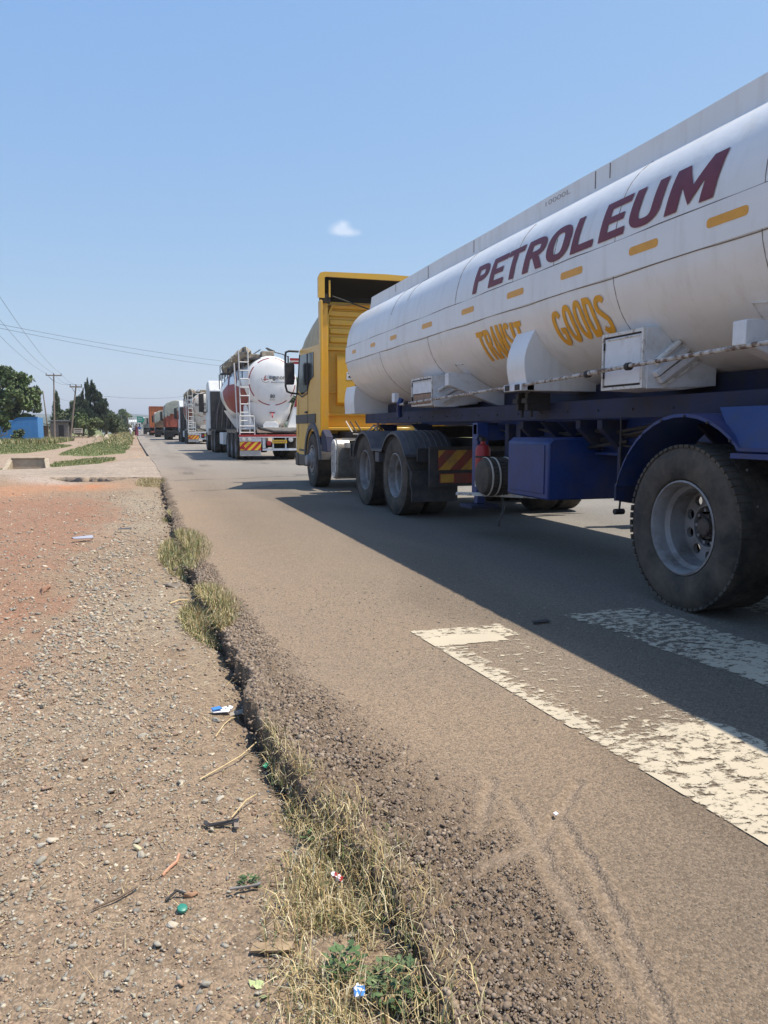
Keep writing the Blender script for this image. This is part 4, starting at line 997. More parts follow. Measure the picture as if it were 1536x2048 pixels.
bolt = MB().lathe([(.009, 0), (.009, -.008), (0, -.009)], 'X', (0, 0, 0), 6).mesh('bolt', GRIME)
for y, z, x in [(3.94 + .675 * math.cos(R(a)), .52 + .675 * math.sin(R(a)), 3.124) for a in range(20, 165, 18)] + [(y, 1.26, 3.419) for y in np.arange(4.4, 11.6, .45)]:
    o = bpy.data.objects.new('bolt', bolt); COL.objects.link(o); o.parent = tk; o.location = Vector((x, y, z)) - wloc(tk)
coil = MB(); pts = []
for k in range(90):
    a = k * .55; pts.append((3.6 + .02 * k / 9, 10.0 + .10 * math.cos(a) + k * .004, 1.16 + .07 * math.sin(a)))
coil.tube(pts, .010, 5); coil.build('coiled_line', ROPE, tk)

# ---- cab
c0 = MB()
side = [(14.02, .98), (14.02, 2.66), (15.86, 2.72), (16.00, 2.40), (16.22, 1.75), (16.30, 1.20), (16.28, .52), (15.45, .42), (15.22, .60), (15.10, .86), (14.85, 1.06), (14.40, 1.08), (14.16, .94)]
for sgn in (0, 1):
    xa = 3.15 if sgn == 0 else 5.60
    c0.prism(side, 'X', xa, xa + .05)
c0.prism([(3.2, .98), (5.6, .98), (5.6, 2.66), (3.2, 2.66)], 'Y', 16.02, 16.05); c0.prism([(3.2, 1.08), (5.6, 1.08), (5.6, 1.14), (3.2, 1.14)], 'Y', 14.1, 16.2)
c0.add([(3.15, 16.30, 1.2), (5.65, 16.30, 1.2), (5.65, 16.22, 1.75), (3.15, 16.22, 1.75), (3.15, 16.28, .52), (5.65, 16.28, .52)], [(0, 1, 2, 3), (4, 5, 1, 0)])
cab = c0.build('cab_body', YEL, tk, smooth=25, bevel=.012)
MB().add([(3.22, 16.235, 1.76), (5.58, 16.235, 1.76), (5.52, 15.88, 2.70), (3.28, 15.88, 2.70)], [(0, 1, 2, 3)]).build('windscreen', GLASS, cab)
rr_ = MB()   # rear wall with pressed panels
rr_.box(3.2, 5.6, 14.24, 14.30, 1.02, 3.46)
for k, z in enumerate((2.70, 2.86, 3.02, 3.18, 3.32)): rr_.prism([(14.235, z), (14.195, z + .02), (14.195, z + .105), (14.235, z + .125)], 'X', 3.40, 5.40)
rr_.prism([(14.235, 1.55), (14.15, 1.60), (14.15, 2.45), (14.235, 2.52)], 'X', 3.52, 3.86); rr_.prism([(14.235, 1.55), (14.16, 1.60), (14.16, 2.45), (14.235, 2.52)], 'X', 3.90, 4.9)
rr_.box(3.32, 5.48, 14.17, 14.235, 2.57, 2.63); rr_.box(3.30, 5.5, 14.19, 14.235, 1.36, 1.40); rr_.box(3.30, 5.5, 14.2, 14.235, 1.78, 1.81)
rr_.tube([(3.36, 14.2, 2.66), (3.36, 14.18, 3.2), (3.44, 14.18, 3.38), (3.6, 14.18, 3.42), (5.4, 14.18, 3.42)], .028, 8)
rr_.lathe([(0, 14.12), (.03, 14.13), (.03, 14.2)], 'Y', (3.80, 0, 2.60), 10)
rr_.build('cab_rear_wall', YEL, tk, smooth=25, bevel=.008)
st_ = MB().box(3.70, 3.90, 14.146, 14.149, 2.03, 2.17).build('sticker', mk('white_sticker', (.75, .75, .73), .5, var=.05), tk)
sd = MB(); sd.prism([(3.72, 2.08), (3.78, 2.12), (3.84, 2.06), (3.87, 2.10), (3.80, 2.05)], 'Y', 14.143, 14.1455); sd.box(3.72, 3.88, 14.143, 14.1455, 2.145, 2.155); sd.build('printed_mark', BLACKT, st_)
flp = MB(); flp.prism([(3.135, 1.0), (3.175, .98), (3.20, 3.42), (3.16, 3.44)], 'Y', 13.92, 14.05); flp.prism([(3.176, 1.0), (3.33, 1.02), (3.33, 3.42), (3.20, 3.42)], 'Y', 14.06, 14.10)
flp.prism([(5.665, 1.0), (5.625, .98), (5.60, 3.42), (5.64, 3.44)], 'Y', 13.92, 14.05)
flp.build('side_fairing', YEL, tk, bevel=.008)
hr = MB(); rows = []
for k in range(13):
    t = k / 12
    y = 14.05 + (15.88 - 14.05) * t; zt = 3.40 - .16 * min(1, t / .55) - (.0 if t < .55 else .52 * ((t - .55) / .45) ** 2.2)
    ins = .06 + .10 * max(0, (t - .3)) ** 1.5
    rows.append([(3.16, y, 2.66 + .06 * t), (3.165 + ins * .3, y, 2.66 + (zt - 2.66) * .5), (3.20 + ins, y, zt - .10), (3.32 + ins, y, zt), (CX, y, zt + .04), (5.48 - ins, y, zt), (5.60 - ins, y, zt - .10), (5.635 - ins * .3, y, 2.66 + (zt - 2.66) * .5), (5.64, y, 2.66 + .06 * t)])
hr.grid(rows); hr.build('high_roof', YELD, tk, smooth=40)
# roof air deflector: hollow scoop, open to the rear, with a thick yellow rim
df = MB(); o_ = []; 
def scoop(y, ztop, ins): return [(3.15 + ins, y, 3.48), (3.15 + ins, y, ztop - .10), (3.19 + ins, y, ztop - .02), (3.27 + ins, y, ztop), (CX, y, ztop + .02), (5.53 - ins, y, ztop), (5.61 - ins, y, ztop - .02), (5.65 - ins, y, ztop - .10), (5.65 - ins, y, 3.48)]
df.grid([scoop(13.98, 3.93, 0), scoop(14.3, 3.91, .09), scoop(14.8, 3.80, .24), scoop(15.2, 3.64, .36), scoop(15.45, 3.50, .44)])
dfo = df.build('roof_deflector', YEL, tk, smooth=50)
di = MB(); di.grid([[(CX + (x - CX) * .985, y + .004, z - .02 if z > 3.5 else z) for x, y, z in scoop(yy_, zt, ins)] for yy_, zt, ins in ((13.99, 3.93, 0), (14.3, 3.91, .09), (14.8, 3.80, .24), (15.2, 3.64, .36), (15.44, 3.50, .44))]); di.build('scoop_lining', DARKIN, dfo, smooth=50)
rim = MB(); out_ = scoop(13.975, 3.945, -.012); inn = []
for x, y, z in out_:
    xx = x + (.115 if x < 3.3 else (-.115 if x > 5.5 else 0)); zz_ = min(z, 3.945 - .085); inn.append((xx, y, zz_ if z > 3.6 else z))
back = [(x, 14.06, z) for x, y, z in out_]; innb = [(x, 14.03, z) for x, y, z in inn]
rim.grid([back, out_, inn, innb]); rim.build('scoop_rim', YEL, dfo, smooth=30)
dk = MB(); dk.box(3.17, 3.36, 14.0, 14.08, 3.40, 3.56); dk.box(3.3, 5.5, 14.5, 14.6, 3.43, 3.60); dk.build('scoop_support', DARKIN, dfo)
MB().box(3.335, 3.365, 13.99, 14.02, 3.50, 3.80).build('scoop_strut', YEL, dfo)
MB().tube([(3.40, 14.0, 3.52), (4.6, 14.12, 3.20)], .012, 6).build('scoop_stay', GRIME, dfo)
# door side: window, trim bands, handle, arch trim
MB().prism([(14.50, 2.56), (15.78, 2.60), (16.02, 1.92), (15.62, 1.80), (15.05, 1.86), (14.84, 2.04), (14.50, 2.10)], 'X', 3.143, 3.149).build('side_window', GLASS, cab)
dw = MB(); dw.tube([(3.147, 15.06, 2.58), (3.147, 15.06, 1.84)], .018, 6); dw.tube([(3.147, 15.82, 2.62), (3.147, 16.10, 1.86), (3.147, 15.62, 1.76), (3.147, 15.05, 1.82)], .016, 6); dw.build('window_frame', BLACKP, cab)
dd = MB(); dd.tube([(3.149, 15.06, 1.80), (3.149, 15.06, 1.12)], .006, 5); dd.tube([(3.149, 15.98, 1.72), (3.149, 16.04, .95)], .006, 5); dd.build('door_gap', BLACKP, cab)
MB().box(3.135, 3.1495, 15.08, 16.27, 1.22, 1.40).build('trim_band', BLACKP, cab, bevel=.006)
MB().box(3.135, 3.1495, 14.35, 15.04, 1.22, 1.40).build('trim_band', BLACKP, cab, bevel=.006)
MB().box(3.120, 3.149, 15.10, 15.28, 1.42, 1.46).build('door_handle', BLACKP, cab, bevel=.005)
wa = MB(); aa = [(14.62 + .62 * math.cos(R(a)), .50 + .62 * math.sin(R(a))) for a in np.linspace(-4, 176, 22)]
wa.grid([[(3.115, y, z), (3.115, 14.62 + (y - 14.62) * 1.16, .5 + (z - .5) * 1.16), (3.15, 14.62 + (y - 14.62) * 1.19, .5 + (z - .5) * 1.19)] for y, z in aa]); wa.grid([[(3.115, y, z), (3.6, y, z)] for y, z in aa])
wa.build('wheel_arch', DGREY, cab, smooth=30)
fb_ = MB(); fb_.box(3.13, 5.67, 16.05, 16.36, .34, .62); fb_.box(3.14, 3.5, 15.35, 16.05, .36, .60); fb_.build('front_bumper', BLACKP, cab, bevel=.03)
MB().box(3.135, 3.3, 15.4, 15.95, .66, .70).build('step', BLACKP, cab)
wf = MB(); wf.prism([(13.5, .70), (13.95, .70), (14.0, 1.02), (13.86, 1.10), (13.6, .98)], 'X', 3.16, 3.30); wf.build('rear_arch_flap', BLUED, tk, bevel=.01)
eng = MB(); eng.box(3.55, 5.25, 13.3, 15.8, .7, 1.06); eng.build('engine', GRIME, tk)
# mirror on its loop
ml = MB(); ml.tube([(3.15, 15.95, 2.70), (2.95, 15.95, 2.705), (2.885, 15.95, 2.68), (2.87, 15.95, 2.60), (2.87, 15.95, 1.98), (2.90, 15.95, 1.88), (2.98, 15.95, 1.85), (3.15, 15.95, 1.83)], .022, 8)
mlo = ml.build('mirror_arm', BLACKP, tk)
mh = MB(); mh.prism([(2.855, 2.02), (3.03, 2.02), (3.045, 2.1), (3.045, 2.42), (3.02, 2.48), (2.87, 2.46), (2.85, 2.40)], 'Y', 15.86, 15.99); mh.build('mirror', BLACKP, mlo, bevel=.015)

# ------------------------------------------------------------------ powder tankers ahead
def pl_wheel_meshes():
    m = MB(); h = .15
    m.mat(0).lathe([(.28, -h + .03), (.33, -h), (.44, -h), (.50, -h + .03), (.505, 0), (.50, h - .03), (.44, h), (.28, h - .02)], 'X', n=28)
    m.mat(1).lathe([(.285, -h + .02), (.26, -h + .05), (.25, -h + .15), (.15, -h + .15), (.12, -h + .08), (0, -h + .07)], 'X', n=24)
    return m.mesh('wheel', [RUBBER, RIMG])
ME_LW = pl_wheel_meshes()
def lwheel(parent, x, y, z, side):
    o = bpy.data.objects.new('wheel', ME_LW); COL.objects.link(o); o.parent = parent; o.location = Vector((x, y, z)) - wloc(parent)
    o.rotation_euler = (0, 0, 0 if side < 0 else math.pi); return o
def wheels_both(parent, ys, cx, hw=1.24, dual=True):
    for y in ys:
        for s_ in (-1, 1):
            lwheel(parent, cx + s_ * (hw - .15), y, .50, s_)
            if dual: lwheel(parent, cx + s_ * (hw - .49), y, .50, s_)
        MB().tube([(cx - 1.0, y, .5), (cx + 1.0, y, .5)], .07, 8).build('axle', GRIME, parent)
def white_cab(parent, cx, y0, matc, h=3.5):
    """cab-over tractor cab whose rear wall stands at y0"""
    b_ = MB(); poly = [(y0, 1.0), (y0, h - .5), (y0 + .25, h), (y0 + 1.2, h - .08), (y0 + 1.75, h - .7), (y0 + 2.1, 1.9), (y0 + 2.2, .5), (y0 + 1.35, .45), (y0 + 1.1, 1.0)]
    b_.prism(poly, 'X', cx - 1.22, cx + 1.22); c_ = b_.build('cab_body', matc, parent, smooth=25, bevel=.05)
    MB().prism([(y0 + .75, 1.95), (y0 + .75, 2.65), (y0 + 1.75, 2.65), (y0 + 1.98, 1.95)], 'X', cx - 1.228, cx - 1.221).build('side_window', GLASS, c_)
    MB().box(cx - 1.15, cx + 1.15, y0 - .10, y0 - .005, 1.0, h - .55).build('rear_wall', BLACKP, c_)
    hz_ = MB()
    for k in range(7): hz_.tube([(cx - .9 + .25 * k, y0 - .16, 1.1), (cx - .85 + .25 * k, y0 - .18, 1.9), (cx - .7 + .2 * k, y0 - .16, 2.6)], .03, 6)
    hz_.build('air_line', DGREY, c_)
    MB().box(cx - 1.23, cx - .9, y0 - .3, y0 + .4, 1.0, 1.12).build('mudguard', BLACKP, c_)
    ar = MB().tube([(cx - 1.2, y0 + 1.95, 2.95), (cx - 1.48, y0 + 1.95, 2.9)], .03, 6).tube([(cx - 1.2, y0 + 1.95, 1.95), (cx - 1.48, y0 + 1.95, 2.0)], .03, 6).build('mirror_arm', BLACKP, c_)
    MB().box(cx - 1.58, cx - 1.32, y0 + 1.86, y0 + 1.98, 1.98, 2.92).build('mirror', BLACKP, ar, bevel=.02)
    return c_
def bulk_tanker(loc, label, body, swoosh, tank_text, dirty):
    cx, y0, _ = loc
    t = root('powder_tanker', loc, label, 'tanker truck', 'trucks queueing on the road')
    def prof(y):   # radius, centre height along the V-shaped barrel
        yr = y - y0
        pts = [(0, .93, 2.76), (1.2, 1.00, 2.68), (3.2, 1.20, 2.50), (5.0, 1.22, 2.48), (7.6, 1.04, 2.66), (9.2, .93, 2.76)]
        xs_ = [p[0] for p in pts]; return float(np.interp(yr, xs_, [p[1] for p in pts])), float(np.interp(yr, xs_, [p[2] for p in pts]))
    n = 40; rings = []
    for yr, s_ in ((-.16, .02), (-.15, .3), (-.12, .6), (-.05, .85), (.03, .96), (.12, 1.0)):
        r_, c_ = prof(y0 + max(yr, 0)); rings.append([(cx + s_ * r_ * math.cos(2 * math.pi * k / n), y0 + .15 + yr, c_ + s_ * r_ * math.sin(2 * math.pi * k / n)) for k in range(n)])
    for yr in np.linspace(.5, 8.9, 16):
        r_, c_ = prof(y0 + yr); rings.append([(cx + r_ * math.cos(2 * math.pi * k / n), y0 + .15 + yr, c_ + r_ * math.sin(2 * math.pi * k / n)) for k in range(n)])
    rings.append([(cx + .9 * .93 * math.cos(2 * math.pi * k / n), y0 + 9.25, 2.76 + .9 * .93 * math.sin(2 * math.pi * k / n)) for k in range(n)]); rings.append([(cx + .01 * math.cos(2 * math.pi * k / n), y0 + 9.35, 2.76) for k in range(n)])
    tank_ = MB().grid(rings, closed=True).build('tank', body, t, smooth=45)
    def skin(yr, a, off=.012):
        r_, c_ = prof(y0 + yr); return (cx + (r_ + off) * math.cos(R(a)), y0 + .15 + yr, c_ + (r_ + off) * math.sin(R(a)))
    # coloured sweep painted along the flank, both sides, with two tails curling up
    for mirror in (0, 1):
        mr_ = (lambda a: a) if not mirror else (lambda a: 180 - a)
        sw = MB(); rowz = []
        for u in np.linspace(0, 1, 30):
            yr = .22 + 4.7 * u; hi = float(np.interp(u, [0, .15, .4, .7, 1], [193, 186, 170, 164, 172])); lo = float(np.interp(u, [0, .2, .5, .8, 1], [214, 226, 229, 208, 174]))
            rowz.append([skin(yr, mr_(a)) for a in np.linspace(hi, lo, 10)])
        sw.grid(rowz); sw.build('painted_sweep', swoosh, tank_, smooth=60)
        for (u0, u1, a0, a1, w_) in ((.30, .95, 172, 118, 11), (.62, 1.12, 168, 132, 8), (.10, .62, 186, 122, 4)):
            tl = MB(); rowz = []
            for q_ in np.linspace(0, 1, 16):
                yr = .22 + 4.7 * (u0 + (u1 - u0) * q_ ** 1.4); a = a0 + (a1 - a0) * q_; ww = w_ * (1 - q_) ** .6 + .4; rowz.append([skin(yr, mr_(a + q * ww), .016) for q in (-.5, 0, .5)])
            tl.grid(rowz); tl.build('painted_tail', swoosh, tank_, smooth=60)
    # dashed reflective ring on the rear head
    ds = MB()
    for k in range(8):
        a0 = 360 * k / 8 + 7; ds.grid([[(cx + r_ * math.cos(R(a)), y0 - .018 - (.93 - r_) * .42 - .012, 2.76 + r_ * math.sin(R(a))) for r_ in (.80, .835)] for a in np.linspace(a0, a0 + 31, 8)])
    ds.build('reflective_dash', swoosh, tank_)
    def head(u0, u1, z0, z1, off=.03):
        def fn(u, v):
            x = u0 + (u1 - u0) * u; z = z0 + (z1 - z0) * v; r_ = math.hypot(x, z - 2.76)
            return (cx + x, y0 + float(np.interp(r_ / .93, [0, .3, .6, .85, .96, 1.0], [-.01, 0, .03, .10, .18, .27])) - off, z)
        return fn
    for body_, u0, u1, z0, z1, m_ in tank_text: text_on('lettering', body_, head(u0, u1, z0, z1), m_, tank_, offset=.012)
    # lower discharge skirt and cones
    sk_ = MB(); pts = []
    for zz_, rx, ry, yo in ((2.05, .80, .55, .62), (1.7, .74, .52, .62), (1.35, .58, .45, .66), (1.18, .42, .36, .70), (1.0, .2, .2, .74)):
        pts.append([(cx + rx * math.cos(2 * math.pi * k / 28), y0 + yo + ry * math.sin(2 * math.pi * k / 28), zz_) for k in range(28)])
    sk_.grid(pts, closed=True); sk_.build('discharge_skirt', body, t, smooth=45)
    for yr in (3.2, 5.0, 7.0): MB().lathe([(1.0, 1.9), (.55, 1.2), (.15, .8), (.12, .65)], 'Z', (cx, y0 + yr, 0), 24).build('hopper_cone', body, t)
    fin = MB(); fin.prism([(cx + .55, 1.05), (cx + 1.05, 1.05), (cx + 1.05, 2.0), (cx + .98, 2.25), (cx + .88, 2.05)], 'Y', y0 + .2, y0 + .5); fin.prism([(cx - .55, 1.05), (cx - .95, 1.05), (cx - .95, 1.9), (cx - .88, 2.0)], 'Y', y0 + .35, y0 + .55); fin.build('side_brace', body, t)
    MB().prism([(cx + .82, 1.9), (cx + 1.07, 1.9), (cx + 1.07, 2.15), (cx + .98, 2.4), (cx + .90, 2.2)], 'Y', y0 + .19, y0 + .198).build('brace_patch', swoosh, t)
    # red T and access hatch on the skirt
    text_on('lettering', 'T', lambda u, v: (cx - .10 + .20 * u, y0 + .02, 1.50 + .20 * v), swoosh, t, offset=.03)
    MB().prism([(cx - .33, 1.03), (cx + .22, 1.03), (cx + .22, 1.26), (cx + .12, 1.36), (cx - .23, 1.36), (cx - .33, 1.26)], 'Y', y0 + .03, y0 + .06).build('hatch', body, t, bevel=.01)
    # ladder and hand pole on the rear left
    la = MB()
    for x in (-1.12, -.80): la.tube([(cx + x - .02, y0 - .10, .95), (cx + x - .02, y0 - .08, 2.0), (cx + x - .03, y0 + .02, 3.85)], .022, 8)
    for z in np.arange(1.1, 3.5, .29): la.tube([(cx - 1.13, y0 - .08, z), (cx - .82, y0 - .08, z)], .02, 6)
    for z in (1.55, 1.2, .98): la.tube([(cx - 1.18, y0 - .16, z), (cx - .68, y0 - .16, z)], .02, 6)
    la.tube([(cx - 1.18, y0 - .16, 1.55), (cx - 1.18, y0 - .16, .9)], .02, 6); la.tube([(cx - .68, y0 - .16, 1.55), (cx - .66, y0 - .16, .9)], .02, 6)
    la.tube([(cx - 1.24, y0 - .05, 1.0), (cx - 1.30, y0 + .1, 3.4)], .022, 6)
    la.build('ladder', mk('white_ladder', (.62, .61, .60), .5, var=.1, vscale=6), t)
    # catwalk with rails and lashed bundles
    cw = MB(); cw.box(cx - .95, cx - .35, y0 + .2, y0 + 8.8, 3.55, 3.60)
    for yr in np.arange(.3, 8.8, 1.2): cw.tube([(cx - .95, y0 + yr, 3.3), (cx - .95, y0 + yr, 3.95)], .02, 6); cw.tube([(cx - 1.0, y0 + yr, 3.57), (cx - 1.0, y0 + yr, 2.9)], .02, 6)
    cw.tube([(cx - .95, y0 + .3, 3.93), (cx - .95, y0 + 8.7, 3.93)], .02, 6); cw.tube([(cx - .35, y0 + .3, 3.9), (cx - .35, y0 + 8.7, 3.9)], .02, 6)
    cw.build('catwalk', DGREY, t)
    for k in range(9):
        yr = .6 + k * .9; m_ = MB(); pr_ = []
        for j in range(6):
            rj = .16 + .09 * rnd.random(); pr_.append((rj if 0 < j < 5 else .03, -.42 + .17 * j))
        m_.lathe(pr_, 'Y', (cx - .80 + rnd.uniform(-.12, .1), y0 + yr, 3.72 + rnd.uniform(-.03, .06)), 9)
        for v in range(len(m_.v)): m_.v[v] = tuple(c + rnd.uniform(-.05, .05) for c in m_.v[v])
        m_.build('lashed_bundle', dirty, t, smooth=20)
    MB().box(cx - .2, cx + .25, y0 + .9, y0 + 1.4, 3.66, 3.92).box(cx - .6, cx - .2, y0 + 1.1, y0 + 1.3, 3.68, 3.82).build('top_hatch', dirty, t, bevel=.02)
    # chassis, bumper, boards, lamps, plate
    ch = MB(); ch.box(cx - .55, cx - .45, y0 + .1, y0 + 12.5, .85, 1.05); ch.box(cx + .45, cx + .55, y0 + .1, y0 + 12.5, .85, 1.05); ch.build('chassis_beam', GRIME, t)
    MB().box(cx - .55, cx + 1.0, y0 - .02, y0 + .3, .97, 1.16).build('rear_deck', TANW, t)
    bm_ = MB().box(cx - 1.22, cx + 1.22, y0 - .28, y0 - .10, .83, .90).build('bumper_beam', REDP if swoosh is not DIRTYRED else RUSTW, t, bevel=.01)
    MB().box(cx - 1.22, cx + 1.22, y0 - .285, y0 - .281, .80, .828).build('bumper_lip', WHITE2, bm_)
    pn = MB(); pn.box(cx - 1.2, cx - .44, y0 - .24, y0 - .2, .56, .79); pn.box(cx + .92, cx + 1.2, y0 - .24, y0 - .2, .56, .79); pn.box(cx - .40, cx - .30, y0 - .24, y0 - .2, .40, .80); pn.box(cx + .80, cx + .90, y0 - .24, y0 - .2, .40, .80); pn.box(cx - .40, cx + .90, y0 - .24, y0 - .2, .34, .42); pn.box(cx - .05, cx, y0 - .23, y0 - .2, .42, .80); pn.box(cx + .40, cx + .45, y0 - .23, y0 - .2, .42, .80)
    pn.build('bumper_frame', WHITE2, t)
    hazard(cx - 1.2, cx - .46, .36, .66, y0 - .26, t, flip=1, n=3); hazard(cx + .93, cx + 1.21, .36, .66, y0 - .26, t, flip=-1, n=1.5 and 2)
    MB().box(cx - 1.2, cx - .46, y0 - .24, y0 - .215, .16, .35).box(cx + .93, cx + 1.2, y0 - .24, y0 - .215, .20, .35).build('rubber_flap', mk('grey_flap', (.42, .40, .38), .7, var=.15), t)
    for x, z, rr2 in ((-1.06, .735, .07), (-.86, .735, .07), (-1.08, .45, .055), (-.18, .60, .085), (.60, .73, .085)):
        MB().lathe([(0, y0 - .30), (rr2 * .6, y0 - .30), (rr2 * .62, y0 - .285), (rr2, y0 - .285), (rr2, y0 - .262)], 'Y', (cx + x, 0, z), 16).build('tail_lamp', LAMPW if z > .7 else REDP, t)
    npl = MB().box(cx - .06, cx + .46, y0 - .27, y0 - .255, .60, .72).build('number_plate', HYEL, t)
    MB().box(cx - .03, cx + .43, y0 - .275, y0 - .271, .635, .685).build('plate_characters', mk('brown_characters', (.35, .2, .05), .6, var=.6, vscale=30), npl)
    MB().tube([(cx - .5, y0 - .05, 1.15), (cx - .45, y0 - .18, 1.12), (cx + .0, y0 - .2, 1.02), (cx + .6, y0 - .2, 1.0), (cx + 1.2, y0 - .1, 1.1)], .055, 10).build('hose', BLACKP, t)
    MB().box(cx - 1.2, cx + 1.2, y0 + .6, y0 + 4.0, .95, 1.06).build('side_skirt', dirty, t)
    sf = MB(); sf.box(cx - 1.23, cx - .6, y0 + .15, y0 + 4.4, 1.06, 1.10)
    sf.build('mudguard', DGREY, t)
    wheels_both(t, (y0 + .75, y0 + 2.1, y0 + 3.45), cx)
    wheels_both(t, (y0 + 9.4, y0 + 10.75), cx); wheels_both(t, (y0 + 13.6,), cx, dual=False)
    MB().box(cx - 1.2, cx - .55, y0 + 5.6, y0 + 7.0, .45, .95).build('tool_box', WHITE2, t, bevel=.02)
    hazard(cx - .95, cx - .6, .5, .8, y0 + 8.7, t, 'reflector_board', n=2)
    MB().box(cx - 1.2, cx + 1.2, y0 + 8.8, y0 + 11.4, .98, 1.06).build('tractor_deck', GRIME, t)
    white_cab(t, cx, y0 + 12.0, WHITE2 if swoosh is not DIRTYRED else WHITE2)
    return t
SIGRED = mk('tanker_red_paint', (.27, .012, .022), .5, var=.1, vscale=5)
DIRTYRED = mk('dirty_red_paint', (.22, .04, .032), .6, var=.2, vscale=3, dirt=((.35, .25, .18), .6, 3, .4, .7))
CLEANW = mk('glossy_white_tank', (.80, .80, .80), .3, var=.03, coat=.3, dirt=((.55, .50, .44), .35, 2.5, .5, .85), stretch=(3, 3, .5))
DIRTYW = mk('dusty_white_tank', (.60, .57, .52), .55, var=.08, dirt=((.38, .29, .21), .7, 2.0, .4, .75), stretch=(2, 2, .6))
RAGS = mk('tan_canvas', (.30, .25, .19), .9, var=.5, vscale=6)
sig = bulk_tanker((4.46, 27.5, 0), 'clean white powder tanker with red sweeps and lettered rear head, ahead of the yellow cab', CLEANW, SIGRED,
    [('sıgınon', -.10, .49, 2.80, 2.96, BLACKT), ('GLOBAL LOGISTICS', -.04, .48, 2.725, 2.765, DGREY), ('80', -.07, .10, 2.19, 2.32, BLACKT), ('K.P.H', -.07, .09, 2.11, 2.15, BLACKT)], RAGS)
em = MB()   # winged emblem left of the name
def hp(x, z): r_ = math.hypot(x, z - 2.76); return (4.46 + x, 27.5 + float(np.interp(r_ / .93, [0, .3, .6, .85, .96, 1.0], [-.01, 0, .03, .10, .18, .27])) - .031, z)
for pl in ([(-.31, 2.83), (-.12, 2.83), (-.12, 2.855), (-.31, 2.855)], [(-.27, 2.79), (-.235, 2.79), (-.225, 2.92), (-.19, 3.0), (-.25, 2.96)], [(-.30, 2.87), (-.22, 2.94), (-.24, 2.97)]):
    em.add([hp(*q) for q in pl], [tuple(range(len(pl)))])
sig_tank = [c for c in sig.children if c.name.startswith('tank')][0]
em.build('emblem', SIGRED, sig_tank, smooth=0)
ew = MB(); ew.grid([[hp(-.22 + r_ * math.cos(R(a)), 2.85 + r_ * .8 * math.sin(R(a))) for r_ in (.135, .15)] for a in np.linspace(160, 330, 12)]); ew.build('emblem_arc', DGREY, sig_tank, smooth=0)
bam = bulk_tanker((4.36, 57.0, 0), 'dusty white powder tanker with dull red sweeps and BAMBURI CEMENT on its rear', DIRTYW, DIRTYRED,
    [('BAMBURI', -.62, .55, 2.72, 2.92, BLACKT), ('CEMENT', -.40, .36, 2.52, 2.64, BLACKT), ('80', -.1, .1, 2.1, 2.25, DIRTYRED)], RAGS)

